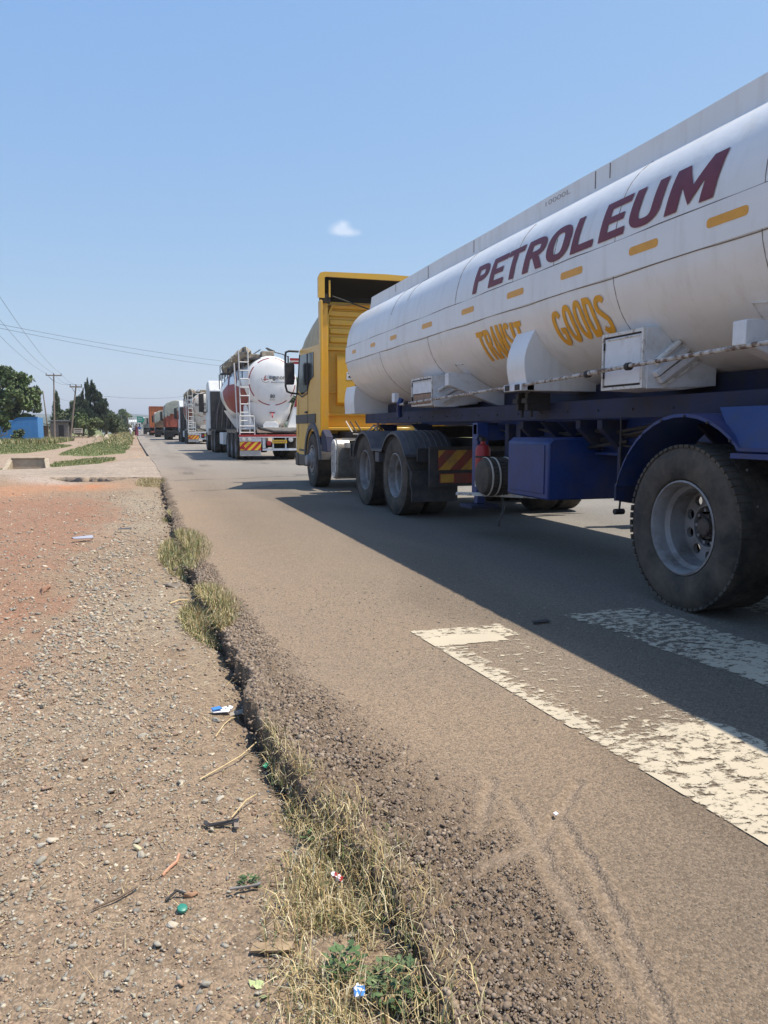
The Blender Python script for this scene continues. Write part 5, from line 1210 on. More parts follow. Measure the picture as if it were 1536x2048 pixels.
# ------------------------------------------------------------------ tipper lorries under tarpaulins
TARP = mk('grey_green_tarpaulin', (.31, .32, .28), .75, var=.25, vscale=2.5, bump=(5, .6, .05))
RUSTR = mk('rust_red_body', (.36, .085, .05), .6, var=.2, vscale=3, dirt=((.2, .1, .07), .6, 4, .45, .75))
ORANGE_B = mk('orange_stripe', (.78, .22, .05), .55, var=.15)
def tipper(loc, label, ht, bodym, trim=True, tarp=True):
    cx, y0, _ = loc; t = root('tipper_lorry', loc, label, 'tipper lorry', 'trucks queueing on the road')
    zb, zt = 1.25, ht - .75
    b_ = MB().box(cx - 1.22, cx + 1.22, y0, y0 + 6.2, zb, zt)
    bo = b_.build('tipper_body', bodym, t, bevel=.02)
    for k in range(7):
        y = y0 + .2 + k * .95
        for s_ in (-1, 1): MB().box(min(cx + s_ * 1.22, cx + s_ * 1.29), max(cx + s_ * 1.22, cx + s_ * 1.29), y, y + .10, zb, zt).build('rib', bodym, bo)
    for x in (-.8, 0, .8): MB().box(cx + x - .05, cx + x + .05, y0 - .05, y0 - .002, zb, zt).build('rib', bodym, bo)
    if tarp:
        rows = []
        for y in np.linspace(y0 - .08, y0 + 6.3, 22):
            row = []
            for k in range(25):
                a = math.pi * k / 24; sag = .05 * math.sin(y * 3.3) + .03 * math.sin(y * 7 + k)
                x = -1.30 * math.cos(a); z = zt + (.72 + sag) * math.sin(a) ** .7 if 0 < k < 24 else zt
                row.append((cx + x, y, z))
            drop = .5 + .35 * abs(math.sin(y * 1.4)); row = [(cx - 1.33, y, zt - drop)] + row + [(cx + 1.33, y, zt - drop)]
            rows.append(row)
        tp = MB().grid(rows).build('tarpaulin', TARP, t, smooth=50)
        fr = MB(); top = rows[0]; n_ = len(top); edge = []
        for k, p in enumerate(top):
            u = (p[0] - cx) / 1.33; edge.append((p[0], y0 - .11 + .02 * math.sin(k * 1.7), zt - .15 - .75 * abs(u) ** .8 - .12 * math.sin(k * 2.1) if abs(u) < .98 else zt - 1.1))
        fr.grid([top, [((a[0] + b2[0]) / 2, y0 - .14, (a[2] + b2[2]) / 2) for a, b2 in zip(top, edge)], edge]); fr.build('tarp_flap', TARP, tp, smooth=50)
    if trim:
        for x in (.25, .55, .85): MB().prism([(cx + x, zb + .12), (cx + x + .16, zb + .12), (cx + x + .32, zb + .62), (cx + x + .16, zb + .62)], 'Y', y0 - .075, y0 - .052).build('chevron', ORANGE_B, bo)
        MB().box(cx + .1, cx + 1.15, y0 - .075, y0 - .052, zb + .02, zb + .08).build('reflective_strip', LAMPW, bo)
    u = MB(); u.box(cx - .5, cx + .5, y0 + .1, y0 + 8.2, .75, 1.2); u.box(cx - 1.2, cx + 1.2, y0 - .05, y0 + .05, .75, .95); u.box(cx - 1.15, cx - .5, y0 + .02, y0 + .04, .3, .8); u.box(cx + .5, cx + 1.15, y0 + .02, y0 + .04, .3, .8)
    u.build('chassis', GRIME, t)
    MB().box(cx + .05, cx + .62, y0 - .08, y0 - .055, .74, .84).build('number_plate', LAMPW, t)
    wheels_both(t, (y0 + .9, y0 + 2.25), cx); wheels_both(t, (y0 + 6.9,), cx, dual=False)
    c_ = white_cab(t, cx, y0 + 6.45, WHITE2, h=3.3)
    MB().tube([(cx - 1.2, y0 + .6, 1.0), (cx - 1.2, y0 + 6, 1.0)], .04, 6).build('side_guard', GRIME, t)
    return t
tipper((3.52, 78, 0), 'rust red tipper lorry with a tall grey tarpaulin and orange chevrons', 3.85, RUSTR)
tipper((2.98, 104, 0), 'lower brown tipper lorry with a sagging tarpaulin, beside the orange container', 3.45, mk('brown_tipper_body', (.20, .12, .07), .6, var=.2))
# ------------------------------------------------------------------ container lorry
OC = mk('orange_container_paint', (.56, .17, .05), .6, var=.15, vscale=2, dirt=((.30, .12, .07), .6, 3, .45, .75))
def container_truck(loc):
    cx, y0, _ = loc; t = root('container_lorry', loc, 'lorry carrying a tall orange shipping container, far ahead in the queue', 'container lorry', 'trucks queueing on the road')
    L = 12.0; c_ = MB().box(cx - 1.16, cx + 1.16, y0 + .08, y0 + L, 1.35, 4.5).build('container', OC, t)
    fr = MB()
    for x in (-1.22, 1.14): fr.box(cx + x, cx + x + .08, y0, y0 + L + .05, 4.46, 4.56); fr.box(cx + x, cx + x + .08, y0, y0 + L + .05, 1.25, 1.36); fr.box(cx + x, cx + x + .08, y0, y0 + .1, 1.36, 4.46)
    fr.box(cx - 1.14, cx + 1.14, y0, y0 + .07, 4.44, 4.56); fr.box(cx - 1.14, cx + 1.14, y0, y0 + .07, 1.25, 1.37); fr.build('container_frame', RUSTR, c_)
    for k in range(38):
        y = y0 + .3 + k * .305
        for s_ in (-1, 1): MB().prism([(y, cx + s_ * 1.16), (y + .06, cx + s_ * 1.195), (y + .15, cx + s_ * 1.195), (y + .21, cx + s_ * 1.16)], 'Z', 1.37, 4.45) if False else None
    cr = MB()
    for k in range(38):
        y = y0 + .3 + k * .305
        for s_ in (-1, 1): cr.hexa([(cx + s_ * 1.15, y, 1.37), (cx + s_ * 1.15, y + .21, 1.37), (cx + s_ * 1.195, y + .15, 1.37), (cx + s_ * 1.195, y + .06, 1.37), (cx + s_ * 1.15, y, 4.45), (cx + s_ * 1.15, y + .21, 4.45), (cx + s_ * 1.195, y + .15, 4.45), (cx + s_ * 1.195, y + .06, 4.45)])
    cr.build('corrugation', OC, c_)
    for x in (-.85, -.3, .3, .85): MB().tube([(cx + x, y0 - .03, 1.4), (cx + x, y0 - .03, 4.4)], .03, 6).build('locking_bar', RUSTR, c_)
    MB().box(cx - .015, cx + .015, y0 + .05, y0 + .079, 1.4, 4.42).build('door_gap', GRIME, c_)
    u = MB(); u.box(cx - .5, cx + .5, y0, y0 + 13, .9, 1.24); u.box(cx - 1.1, cx + 1.1, y0 - .05, y0 + .04, .5, .7); u.build('chassis', RUSTR, t)
    wheels_both(t, (y0 + 1, y0 + 2.35, y0 + 3.7), cx); wheels_both(t, (y0 + 10.3, y0 + 11.6, ), cx); wheels_both(t, (y0 + 14.2,), cx, dual=False)
    white_cab(t, cx, y0 + 12.6, WHITE2)
container_truck((2.45, 126, 0))
tipper((1.55, 152, 0), 'grey lorry with a ragged load at the front end of the queue', 3.3, mk('grey_green_body', (.20, .21, .19), .7, var=.25), trim=False)
# ------------------------------------------------------------------ white cage lorry facing the queue
def cage_lorry(loc):
    cx, y0, _ = loc; t = root('cage_lorry', loc, 'white lorry with an open cage body, stopped beyond the people on the road', 'lorry')
    f = MB()
    for z in (1.3, 2.2, 3.0, 3.3): f.box(cx - 1.25, cx + 1.25, y0 - .05, y0 + .05, z, z + .10)
    for x in np.linspace(-1.2, 1.2, 7): f.box(cx + x - .04, cx + x + .04, y0 - .04, y0 + .04, 1.0, 3.4)
    for s_ in (-1.25, 1.17):
        for z in (1.3, 2.2, 3.0, 3.3): f.box(cx + s_, cx + s_ + .08, y0, y0 + 6, z, z + .1)
        for y in np.linspace(y0, y0 + 6, 8): f.box(cx + s_, cx + s_ + .08, y, y + .08, 1.0, 3.4)
    f.build('cage', CLEANW, t)
    MB().box(cx - 1.22, cx + 1.22, y0, y0 + 6, .9, 1.05).build('deck', WHITE2, t)
    for k in range(10): MB().box(cx - 1.1 + (k % 5) * .44, cx - .72 + (k % 5) * .44, y0 + .3 + (k // 5) * .6, y0 + .8 + (k // 5) * .6, 1.05, 1.6 + rnd.random() * .9).build('load_sack', [TANW, WHITE2, DGREY][k % 3], t, bevel=.05)
    wheels_both(t, (y0 + 1.2,), cx); wheels_both(t, (y0 + 6.6,), cx, dual=False); white_cab(t, cx, y0 + 6.2, CLEANW, h=3.0)
    u = MB(); u.box(cx - .5, cx + .5, y0, y0 + 7, .6, .9); u.build('chassis', GRIME, t)
cage_lorry((-1.35, 172, 0))

# ================================================================== STONES, GRASS, TREES
PEB = mk('pebble_stone', (1, 1, 1), .85, var=.18, vscale=60, attr='tint', bump=(120, .4, .002))
GRASSM = mk('grass_blades', (1, 1, 1), .7, var=0, attr='tint', spec=.3)
LEAFM = mk('tree_leaves', (1, 1, 1), .6, var=0, attr='tint', spec=.35)
BARK = mk('grey_brown_bark', (.16, .115, .08), .9, var=.3, vscale=8, bump=(20, .5, .02))
def ico(sub):
    bm = bmesh.new(); bmesh.ops.create_icosphere(bm, subdivisions=sub, radius=1)
    V = np.array([v.co[:] for v in bm.verts]); F = np.array([[v.index for v in f.verts] for f in bm.faces]); bm.free(); return V, F
def pebble_variants(sub, n, seed, flat=(.45, .8)):
    V, F = ico(sub); out = []; r2 = np.random.default_rng(seed)
    for k in range(n):
        d = r2.normal(size=(8, 3)); d /= np.linalg.norm(d, axis=1)[:, None]; P = V.copy()
        for q in d:      # cut facets so that the chips look broken
            h = r2.uniform(.30, .62); t = np.clip(P @ q - h, 0, None); P = P - t[:, None] * q[None]
        P = P * (1 + r2.normal(size=(len(P), 1)) * .06); P *= np.array([1, r2.uniform(.55, .95), r2.uniform(*flat)])[None]; out.append(P)
    return out, F
STONE_COLS = np.array([(.37, .32, .25), (.31, .285, .235), (.43, .36, .27), (.36, .25, .175), (.29, .195, .135), (.50, .43, .33), (.26, .235, .20), (.37, .28, .205), (.35, .33, .265)])
def scatter(n, xs, ys, sizes, zfn, seed, cols=STONE_COLS, sub=1, tint=None):
    r2 = np.random.default_rng(seed); var, F = pebble_variants(sub, 9, seed + 1); nv = len(var[0])
    VV = np.stack(var)[r2.integers(0, 9, n)]
    a = r2.uniform(0, 6.283, n); c, s_ = np.cos(a), np.sin(a); tl = r2.normal(size=n) * .25
    X = VV[:, :, 0] * c[:, None] - VV[:, :, 1] * s_[:, None]; Y = VV[:, :, 0] * s_[:, None] + VV[:, :, 1] * c[:, None]; Z = VV[:, :, 2] + X * tl[:, None]
    z0 = zfn(xs, ys)
    V = np.stack([X * sizes[:, None] + xs[:, None], Y * sizes[:, None] + ys[:, None], Z * sizes[:, None] + (z0 + sizes * .12)[:, None]], 2).reshape(-1, 3)
    FF = (F[None] + (np.arange(n) * nv)[:, None, None]).reshape(-1, 3)
    col = cols[r2.integers(0, len(cols), n)] * r2.uniform(.75, 1.2, n)[:, None]
    return V, FF, np.repeat(col, nv, 0)
def verge_points(n, ymin, ymax, seed, edge_bias=0, dens=True):
    r2 = np.random.default_rng(seed); Y = ymin * np.exp(r2.uniform(0, math.log(ymax / ymin), n)); E = edge_x(Y); L = -(Y * .20 + .42)
    X = L + (E - L) * r2.uniform(0, 1, n) ** (1 - edge_bias)
    if dens:
        d = fbm(X * 1.3, Y * .7, 301, 3) + .25 * (X < .1) * (Y < 3.5); k = r2.uniform(0, 1, n) < np.clip((d + .30 * sstep(.25, -.35, X / np.maximum(Y / 2.2, .6)) - .32) * 2.6, .12, 1); X, Y = X[k], Y[k]
        rbx = np.interp(Y, [0, 2.8, 3.6, 4.2, 5.1, 5.8, 7.7, 8.9, 11.4, 14], [-2.5, -1.4, -.66, -.60, -.60, -.47, -.72, -.38, -.25, -.6]); k = (X > rbx) | (r2.uniform(0, 1, len(X)) < .28); X, Y = X[k], Y[k]
    return X, Y
vz = lambda x, y: verge_z(x, y)
X, Y = verge_points(92000, .75, 16, 310); r2 = np.random.default_rng(5)
S = np.exp(r2.normal(-5.40, .55, len(X))) * np.clip(Y / 2.4, .8, 2.2)
V, F, C = scatter(len(X), X, Y, np.minimum(S, .016 * np.clip(Y / 3, 1, 2.5)), vz, 320)
bulk('gravel', V, F, PEB, C, parent=verge, kind='stuff')
# the larger stones, one object each
svar, sF = pebble_variants(2, 10, 340, (.35, .7)); SM = []
scol = [(.37, .335, .27), (.31, .285, .235), (.45, .38, .29), (.36, .25, .175), (.29, .20, .14), (.50, .44, .35)]
for i, P in enumerate(svar):
    for j in range(2):
        cc = np.array(scol[(i * 2 + j) % 6]); SM.append(bulk_mesh('stone', P, sF, PEB, np.repeat(cc[None], len(P), 0), smooth=False))
X, Y = verge_points(900, .85, 9, 350); X, Y = X[:285], Y[:285]; Z = vz(X, Y); r3 = random.Random(4)
for x, y, z in zip(X, Y, Z):
    s_ = min(.026, .0125 * math.exp(r3.gauss(0, .35)) * (1 + .22 * max(0, y - 1.5)))
    o = bpy.data.objects.new('stone', r3.choice(SM)); COL.objects.link(o); o.parent = verge
    o.location = (x, y, z + s_ * .16); o.scale = (s_, s_, s_); o.rotation_euler = (r3.gauss(0, .2), r3.gauss(0, .2), r3.uniform(0, 6.28))
# crumbled asphalt and mud clods along the broken edge
def road_z(x, y):
    s_ = np.clip(x - edge_x(y), 0, 9); wv = np.interp(y, CW_Y, CW); c = np.clip(1 - s_ / wv, 0, 1); return -.055 * c ** 1.6 + sstep(0, .7, c) * .004
r2 = np.random.default_rng(15); n = 36000; Y = .85 * np.exp(r2.uniform(0, 1, n) ** 1.35 * math.log(12 / .85)); u = .04 + .96 * r2.uniform(0, 1, n) ** 1.25; X = edge_x(Y) + u * np.interp(Y, CW_Y, CW) * .95
rt = np.min([segd(X, Y, q) for q in RUTS], 0) > .026; X, Y, u = X[rt], Y[rt], u[rt]; n = len(X)
S = np.exp(r2.normal(-4.95, .5, n)) * np.clip(Y / 2.2, .75, 2); S = np.minimum(S, .024) * (1.15 - .6 * u)
V, F, C = scatter(n, X, Y, S, (lambda x, y: road_z(x, y) - S * .30), 360, cols=np.array([(.23, .17, .12), (.20, .145, .10), (.26, .195, .14), (.18, .13, .095), (.30, .235, .175)]))
bulk('asphalt_crumbs', V, F, PEB, C, parent=road, kind='stuff')
n = 1100; Y = 1.0 * np.exp(r2.uniform(0, math.log(18.), n)); X = edge_x(Y) - np.abs(r2.normal(0, .05, n)) + .02; S = np.exp(r2.normal(-4.7, .45, n)) * np.clip(Y / 4, .7, 1.6)
V, F, C = scatter(n, X, Y, np.minimum(S, .035), lambda x, y: -.10 + 0 * x + r2.uniform(0, .06, len(x)), 365, cols=np.array([(.17, .125, .09), (.14, .10, .075), (.20, .15, .11)]))
bulk('broken_edge_lumps', V, F, PEB, C, parent=road, kind='stuff')
n = 42000; Y = .9 * np.exp(r2.uniform(0, math.log(6.), n)); X = edge_x(Y) + .05 + (.75 + .75 * Y) * r2.uniform(0, 1, n) ** .8; S = np.exp(r2.normal(-5.75, .35, n)) * np.clip(Y / 2.4, .8, 1.8); kk = (X < 3.2) & (np.min([segd(X, Y, q) for q in RUTS], 0) > .02); X, Y, S = X[kk], Y[kk], S[kk]
V, F, C = scatter(len(X), X, Y, S, lambda x, y: road_z(x, y) - S * .10, 375, cols=np.array([(.20, .172, .135), (.16, .14, .115), (.25, .205, .15), (.225, .20, .165), (.18, .15, .11)])); bulk('asphalt_chips', V, F, PEB, C, parent=road, kind='stuff')
# fine chippings lying on the asphalt
n = 5000; Y = .9 * np.exp(r2.uniform(0, math.log(9.), n)); X = edge_x(Y) + .15 + np.abs(r2.normal(0, .7, n)); S = np.exp(r2.normal(-6.25, .35, n)) * np.clip(Y / 2.4, .8, 2)
V, F, C = scatter(n, X, Y, S, lambda x, y: 0 * x, 370); bulk('chippings', V, F, PEB, C, parent=road, kind='stuff')

STRAW = np.array([(.50, .39, .20), (.58, .47, .27), (.42, .31, .15), (.62, .54, .36), (.36, .25, .12)]); GREEN = np.array([(.16, .20, .07), (.12, .165, .055), (.22, .23, .09), (.17, .22, .10), (.26, .25, .11)])
def blades(px, py, pz, h, wd, lean, cols, seed, droop=.5):
    """tapered bent blades: three cross-sections, the last one a point"""
    n = len(px); r2 = np.random.default_rng(seed); a = r2.uniform(0, 6.283, n); l = lean * r2.uniform(.1, 1, n)
    dx, dy = np.cos(a), np.sin(a); sx, sy = -dy * wd / 2, dx * wd / 2; P = []
    for t, k in ((0, 1.0), (.55, .8)):
        up = h * t * np.cos(l * t); out = h * t * np.sin(l * (.4 + t * droop)); cx_, cy_, cz_ = px + dx * out, py + dy * out, pz + up
        P += [np.stack([cx_ - sx * k, cy_ - sy * k, cz_], 1), np.stack([cx_ + sx * k, cy_ + sy * k, cz_], 1)]
    up = h * np.cos(l * 1.15); out = h * np.sin(l); P.append(np.stack([px + dx * out, py + dy * out, np.maximum(pz + up, pz + .004)], 1))
    V = np.stack(P, 1).reshape(-1, 3); b = (np.arange(n) * 5)[:, None]
    F = np.concatenate([b + np.array([0, 1, 3]), b + np.array([0, 3, 2]), b + np.array([2, 3, 4])]); return V, F, np.repeat(cols, 5, 0)
def grass_cols(n, green, r2):
    g = r2.uniform(0, 1, n) < green; c = np.where(g[:, None], GREEN[r2.integers(0, 5, n)], STRAW[r2.integers(0, 5, n)]); return c * r2.uniform(.7, 1.15, n)[:, None]
# strip of dry grass along the broken edge near the camera
SY = np.array([.95, 1.2, 1.4, 1.6, 1.8, 2.0, 2.2, 2.4, 2.7, 2.95]); SL = np.array([.14, .19, .23, .27, .29, .33, .37, .40, .41, .42]); SR = np.array([.53, .57, .60, .63, .64, .64, .62, .57, .50, .46])
def strip(n, seed):
    r2 = np.random.default_rng(seed); Y = r2.uniform(.95, 2.95, n); u = np.clip(r2.normal(.5, .26, n), -.1, 1.1); X = np.interp(Y, SY, SL) + u * (np.interp(Y, SY, SR) - np.interp(Y, SY, SL))
    d = fbm(X * 8, Y * 6, 411, 3); taper = np.interp(Y, [.95, 1.75, 2.05, 2.35, 2.95], [.72, .66, .42, .22, .10]); k = (d > .445 + .10 * r2.uniform(-1, 1, n)) & (r2.uniform(0, 1, n) < taper); return X[k], Y[k], r2
gz = lambda x, y: np.where(x < edge_x(y), verge_z(x, y) + .05 * sstep(-.10, -.01, x - edge_x(y)), road_z(x, y) - .015) - .004
VV, FF, CC = [], [], []; off = 0
def push(t):
    global off
    VV.append(t[0]); FF.append(t[1] + off); CC.append(t[2]); off += len(t[0])
X, Y, r2 = strip(17000, 401); n = len(X); push(blades(X, Y, gz(X, Y), r2.uniform(.02, .068, n), r2.uniform(.0014, .0034, n), 1.3, grass_cols(n, .52, r2), 402))
X, Y, r2 = strip(11000, 403); n = len(X); push(blades(X, Y, gz(X, Y) + .006, r2.uniform(.035, .11, n), r2.uniform(.0014, .0034, n), 1.68, grass_cols(n, .04, r2), 404, .3))
X, Y, r2 = strip(900, 405); n = len(X); push(blades(X, Y, gz(X, Y), r2.uniform(.09, .17, n), r2.uniform(.0012, .0022, n), .9, grass_cols(n, .3, r2), 406))
# loose straw on the gravel
r2 = np.random.default_rng(407); X, Y = verge_points(1500, 1.0, 9, 408, .55, False); n = len(X); zb = verge_z(X, Y) + .008; q = blades(X, Y, zb, r2.uniform(.02, .10, n) * np.clip(Y / 3, .8, 1.6), r2.uniform(.0012, .003, n) * np.clip(Y / 3, .8, 2), 1.62, grass_cols(n, .02, r2), 409, .2); zz5 = np.repeat(zb, 5); q[0][:, 2] = zz5 + (q[0][:, 2] - zz5) * .12; push(q)
bulk('dry_grass', np.concatenate(VV), np.concatenate(FF), GRASSM, np.concatenate(CC), kind='stuff')
# separate tufts further along the edge
def tuft(x0, y0, rx, ry, n, hmax, green, label, seed, group=None):
    r2 = np.random.default_rng(seed); t = np.sqrt(r2.uniform(0, 1, n)); a = r2.uniform(0, 6.283, n); X = x0 + rx * t * np.cos(a); Y = y0 + ry * t * np.sin(a)
    h = hmax * (1.05 - .6 * t) * r2.uniform(.5, 1, n); V, F, C = blades(X, Y, np.where(X < edge_x(Y) - .02, verge_z(X, Y) - .01, -.05), h, r2.uniform(.003, .006, n), 1.35, grass_cols(n, green, r2), seed + 1)
    V = V - np.array([x0, y0, -.1]); o = bulk('grass_tuft', V, F, GRASSM, C); o.location = (x0, y0, -.1); return tag(o, label, 'grass tuft', group)
tuft(.37, 7.7, .25, 1.25, 5200, .22, .5, 'greener grass tuft by the broken asphalt edge, farther of the two large tufts', 421, 'grass tufts along the broken edge')
tuft(.39, 5.05, .19, .62, 5000, .19, .36, 'yellowed grass tuft by the broken edge, nearer than the green tuft', 423, 'grass tufts along the broken edge')
tuft(.30, 11.0, .07, .35, 500, .12, .5, 'small grass tuft at the narrow dark crack, beyond the green tuft', 425, 'grass tufts along the broken edge')
tuft(.16, 17.9, .34, .9, 2400, .14, .4, 'low grass tuft in the corner where side road meets the gravel', 427, 'grass tufts along the broken edge')
# leafy weeds in the strip
def weed(x0, y0, r_, n, label, seed, col, size=.016, cat='weed', hh=.05):
    r2 = np.random.default_rng(seed); V = []; F = []; C = []
    for k in range(n):
        a = r2.uniform(0, 6.283); d = r_ * math.sqrt(r2.uniform(0, 1)); h = hh * r2.uniform(.2, 1) * (1.2 - d / r_ * .6); b = a + r2.normal() * .6; L = size * r2.uniform(.7, 1.4); ww = L * .34
        p = np.array([d * math.cos(a), d * math.sin(a), h]); u = np.array([math.cos(b), math.sin(b), r2.uniform(-.1, .5)]); s2 = np.array([-math.sin(b), math.cos(b), 0]) * ww; o_ = len(V)
        V += [p, p + u * L * .5 + s2, p + u * L, p + u * L * .5 - s2]; F += [(o_, o_ + 1, o_ + 2), (o_, o_ + 2, o_ + 3)]; cc = np.array(col) * r2.uniform(.7, 1.3); C += [cc] * 4
    z0 = float(gz(np.array([x0]), np.array([y0]))[0]); o = bulk('weed', np.array(V), np.array(F), LEAFM, np.array(C)); o.location = (x0, y0, z0); return tag(o, label, cat)
weed(.50, 1.49, .065, 190, 'dark green leafy weed growing in the grass at the foot of the picture', 431, (.09, .135, .055), .018, hh=.065)
weed(.40, 1.57, .036, 90, 'small green weed with a white flower beside the blue wrapper', 433, (.09, .15, .055), .018, hh=.08)
weed(.24, 2.0, .028, 60, 'short dark weed at the left rim of the dry grass', 435, (.06, .10, .035), .012, hh=.03)
weed(.22, 1.585, .016, 5, 'pale green seedling with rounded leaves on the bare gravel', 437, (.36, .42, .20), .028, 'seedling', .006)
weed(.43, 2.18, .012, 3, 'pair of broad green leaves lying in the dry grass', 439, (.17, .28, .10), .03, 'leaf', .05)

# grass cover on the patches beyond the side road
r2 = np.random.default_rng(451); VV, FF, CC = [], [], []; off = 0
for poly, n, hh in ((GRASS_POLYS[0], 26000, .20), (GRASS_POLYS[1], 24000, .14), (GRASS_POLYS[2], 9000, .12), (GRASS_POLYS[3], 5000, .10)):
    xs = [p[0] for p in poly]; ys = [p[1] for p in poly]; X = r2.uniform(max(min(xs), -15), max(xs), n); Y = r2.uniform(min(ys), max(ys), n); k = grassmask(X, Y) > .5; X, Y = X[k], Y[k]; n2 = len(X)
    d = fbm(X * .8, Y * .5, 452, 3); push(blades(X, Y, ground_z(X, Y) - .01, hh * .75 * r2.uniform(.3, 1.1, n2) * (.4 + d), r2.uniform(.015, .03, n2) * np.clip(Y / 40, .7, 2), .9, grass_cols(n2, .86, r2) * .95, 453))
# tall grass and weeds before the blue wall and along the far kerb
n = 9000; X = r2.uniform(-14, -6.5, n); Y = r2.uniform(66, 84, n); push(blades(X, Y, ground_z(X, Y), r2.uniform(.2, .55, n), r2.uniform(.03, .06, n), .8, grass_cols(n, .8, r2), 455))
n = 9000; Y = r2.uniform(60, 190, n); X = edge_x(Y) - .6 - np.abs(r2.normal(0, 1.1, n)); push(blades(X, Y, ground_z(X, Y), r2.uniform(.15, .5, n) * np.clip(Y / 90, .6, 1.6), r2.uniform(.03, .07, n) * np.clip(Y / 80, .7, 2), .8, grass_cols(n, .55, r2), 457))
bulk('verge_grass', np.concatenate(VV), np.concatenate(FF), GRASSM, np.concatenate(CC), kind='stuff')

# ---- trees: tapered trunk, limbs and a crown of many leaf faces
def leaf_cloud(blobs, n, size, cols, seed, spiky=0, shell=.5):
    """blobs = [(x, y, z, rx, ry, rz, weight)]"""
    r2 = np.random.default_rng(seed); wts = np.array([b[6] for b in blobs], float); wts /= wts.sum(); bi = r2.choice(len(blobs), n, p=wts); B = np.array([b[:6] for b in blobs])[bi]
    d = r2.normal(size=(n, 3)); d /= np.linalg.norm(d, axis=1)[:, None]; rad = r2.uniform(0, 1, n) ** shell
    P = B[:, :3] + d * rad[:, None] * B[:, 3:]
    P = P + (np.stack([fbm(P[:, 0] * 1.3 + k * 9, P[:, 2] * 1.3 + P[:, 1], seed + k, 3) for k in range(3)], 1) - .5) * 1.1 * B[:, 3:4].clip(.3, 1.0)
    keep = fbm(P[:, 0] * 1.5 + P[:, 1] * .9, P[:, 2] * 1.5 + P[:, 1] * .5, seed + 40, 3) > .40; P = P[keep]; B = B[keep]; bi = bi[keep]; d = d[keep]; n = len(P)
    u = r2.normal(size=(n, 3)); 
    if spiky: u = d * .5 + np.array([0, 0, spiky]) + u * .35
    u /= np.linalg.norm(u, axis=1)[:, None]; v = np.cross(u, r2.normal(size=(n, 3))); v /= np.linalg.norm(v, axis=1)[:, None]; s_ = size * r2.uniform(.6, 1.4, n)[:, None]
    a = s_ * u; b = s_ * v * (.28 if spiky else .55)
    V = np.stack([P - a, P + b, P + a, P - b], 1).reshape(-1, 3); F = np.arange(n * 4).reshape(-1, 4)
    blobtint = r2.uniform(.75, 1.3, len(blobs)); C = np.array(cols)[r2.integers(0, len(cols), n)] * blobtint[bi][:, None] * r2.uniform(.75, 1.25, n)[:, None]
    return V, F, np.repeat(C, 4, 0)
def tree(x, y, trunk_h, trunk_r, blobs, n, size, cols, label, seed, spiky=0, cat='tree', name='tree', limbs=5, group='trees left of the road', bark=None):
    t = root(name, (x, y, -.1), label, cat, group); r3 = random.Random(seed)
    top = max(b[2] for b in blobs); m = MB(); bend = [(x + r3.uniform(-.15, .15) * k, y, -.15 + trunk_h * k / 4) for k in range(5)]
    bend.append((bend[-1][0], y, (trunk_h + top) / 2)); m.tube(bend, trunk_r, 8, rs=[trunk_r * 1.25, trunk_r, trunk_r * .9, trunk_r * .8, trunk_r * .65, trunk_r * .2])
    for b in r3.sample(blobs, min(limbs, len(blobs))):
        p0 = Vector(bend[3]); p1 = Vector((x + b[0], y + b[1], b[2])); mid = (p0 + p1) / 2 + Vector((0, 0, -.2)); m.tube([p0, mid, p1], trunk_r * .4, 6, rs=[trunk_r * .5, trunk_r * .35, trunk_r * .1])
    m.build('trunk', bark or BARK, t)
    V, F, C = leaf_cloud([(b[0], b[1], b[2] + .1, *b[3:]) for b in blobs], n, size, cols, seed, spiky); o = bulk('crown', V, F, LEAFM, C, parent=t); return t
G1 = [(.10, .145, .05), (.12, .17, .06), (.08, .115, .04), (.15, .18, .08)]; G2 = [(.082, .112, .052), (.098, .13, .06), (.115, .14, .068)]; G3 = [(.14, .18, .06), (.11, .15, .05), (.17, .19, .08)]
def crown(seed, cx, cz, rx, rz, n, br, ry=None):
    r3 = random.Random(seed); ry = ry or rx; out = []
    for k in range(n):
        a = r3.uniform(0, 6.283); h = r3.uniform(-1, 1); q = math.sqrt(1 - h * h) * r3.uniform(.45, 1); s_ = br * r3.uniform(.7, 1.3)
        out.append((cx + rx * q * math.cos(a), ry * q * math.sin(a), cz + rz * h * r3.uniform(.7, 1), s_, s_, s_ * .8, s_ ** 2))
    return out
tree(-13.6, 95, 2.0, .22, crown(1, 0, 4.9, 2.3, 2.7, 30, .85) + crown(2, 1.6, 3.2, 1.4, 1.5, 12, .7), 30000, .17, G1, 'tall broad green tree towering behind the blue wall', 501)
tree(-11.2, 71, .8, .07, crown(3, 0, 1.35, .6, .75, 10, .38) , 4500, .09, G1, 'small pale trunked tree in front of the blue wall', 503, bark=mk('pale_bark', (.42, .36, .28), .9, var=.2))
tree(-12.4, 69, .3, .05, crown(4, 0, .55, .7, .45, 10, .32), 3500, .08, [(.10, .15, .11), (.13, .18, .13), (.09, .13, .08)], 'low bluish green bush in front of the blue wall', 505, name='bush', cat='bush')
tree(-10.0, 72, .3, .05, crown(5, 0, .45, .5, .35, 8, .28), 2500, .08, G2, 'dark low bush at the middle of the blue wall', 506, name='bush', cat='bush')
tree(-12.2, 128, 2, .16, [(rnd.uniform(-.5, .5) * (1.1 - t_), rnd.uniform(-.5, .5), 1.0 + 5.2 * t_, .75 * (1.2 - t_), .7, .8, 1.2 - t_) for t_ in np.linspace(0, 1, 22)], 12000, .17, G2, 'narrow dark tree standing behind the crossarm pole', 507, spiky=.8)
tree(-10.6, 127, 1.5, .18, crown(7, 0, 2.7, 1.7, 1.5, 16, .8) + crown(8, 1.8, 2.4, 1.2, 1.2, 8, .7), 13000, .17, G2, 'rounded dark green tree between the crossarm pole and conifer', 509)
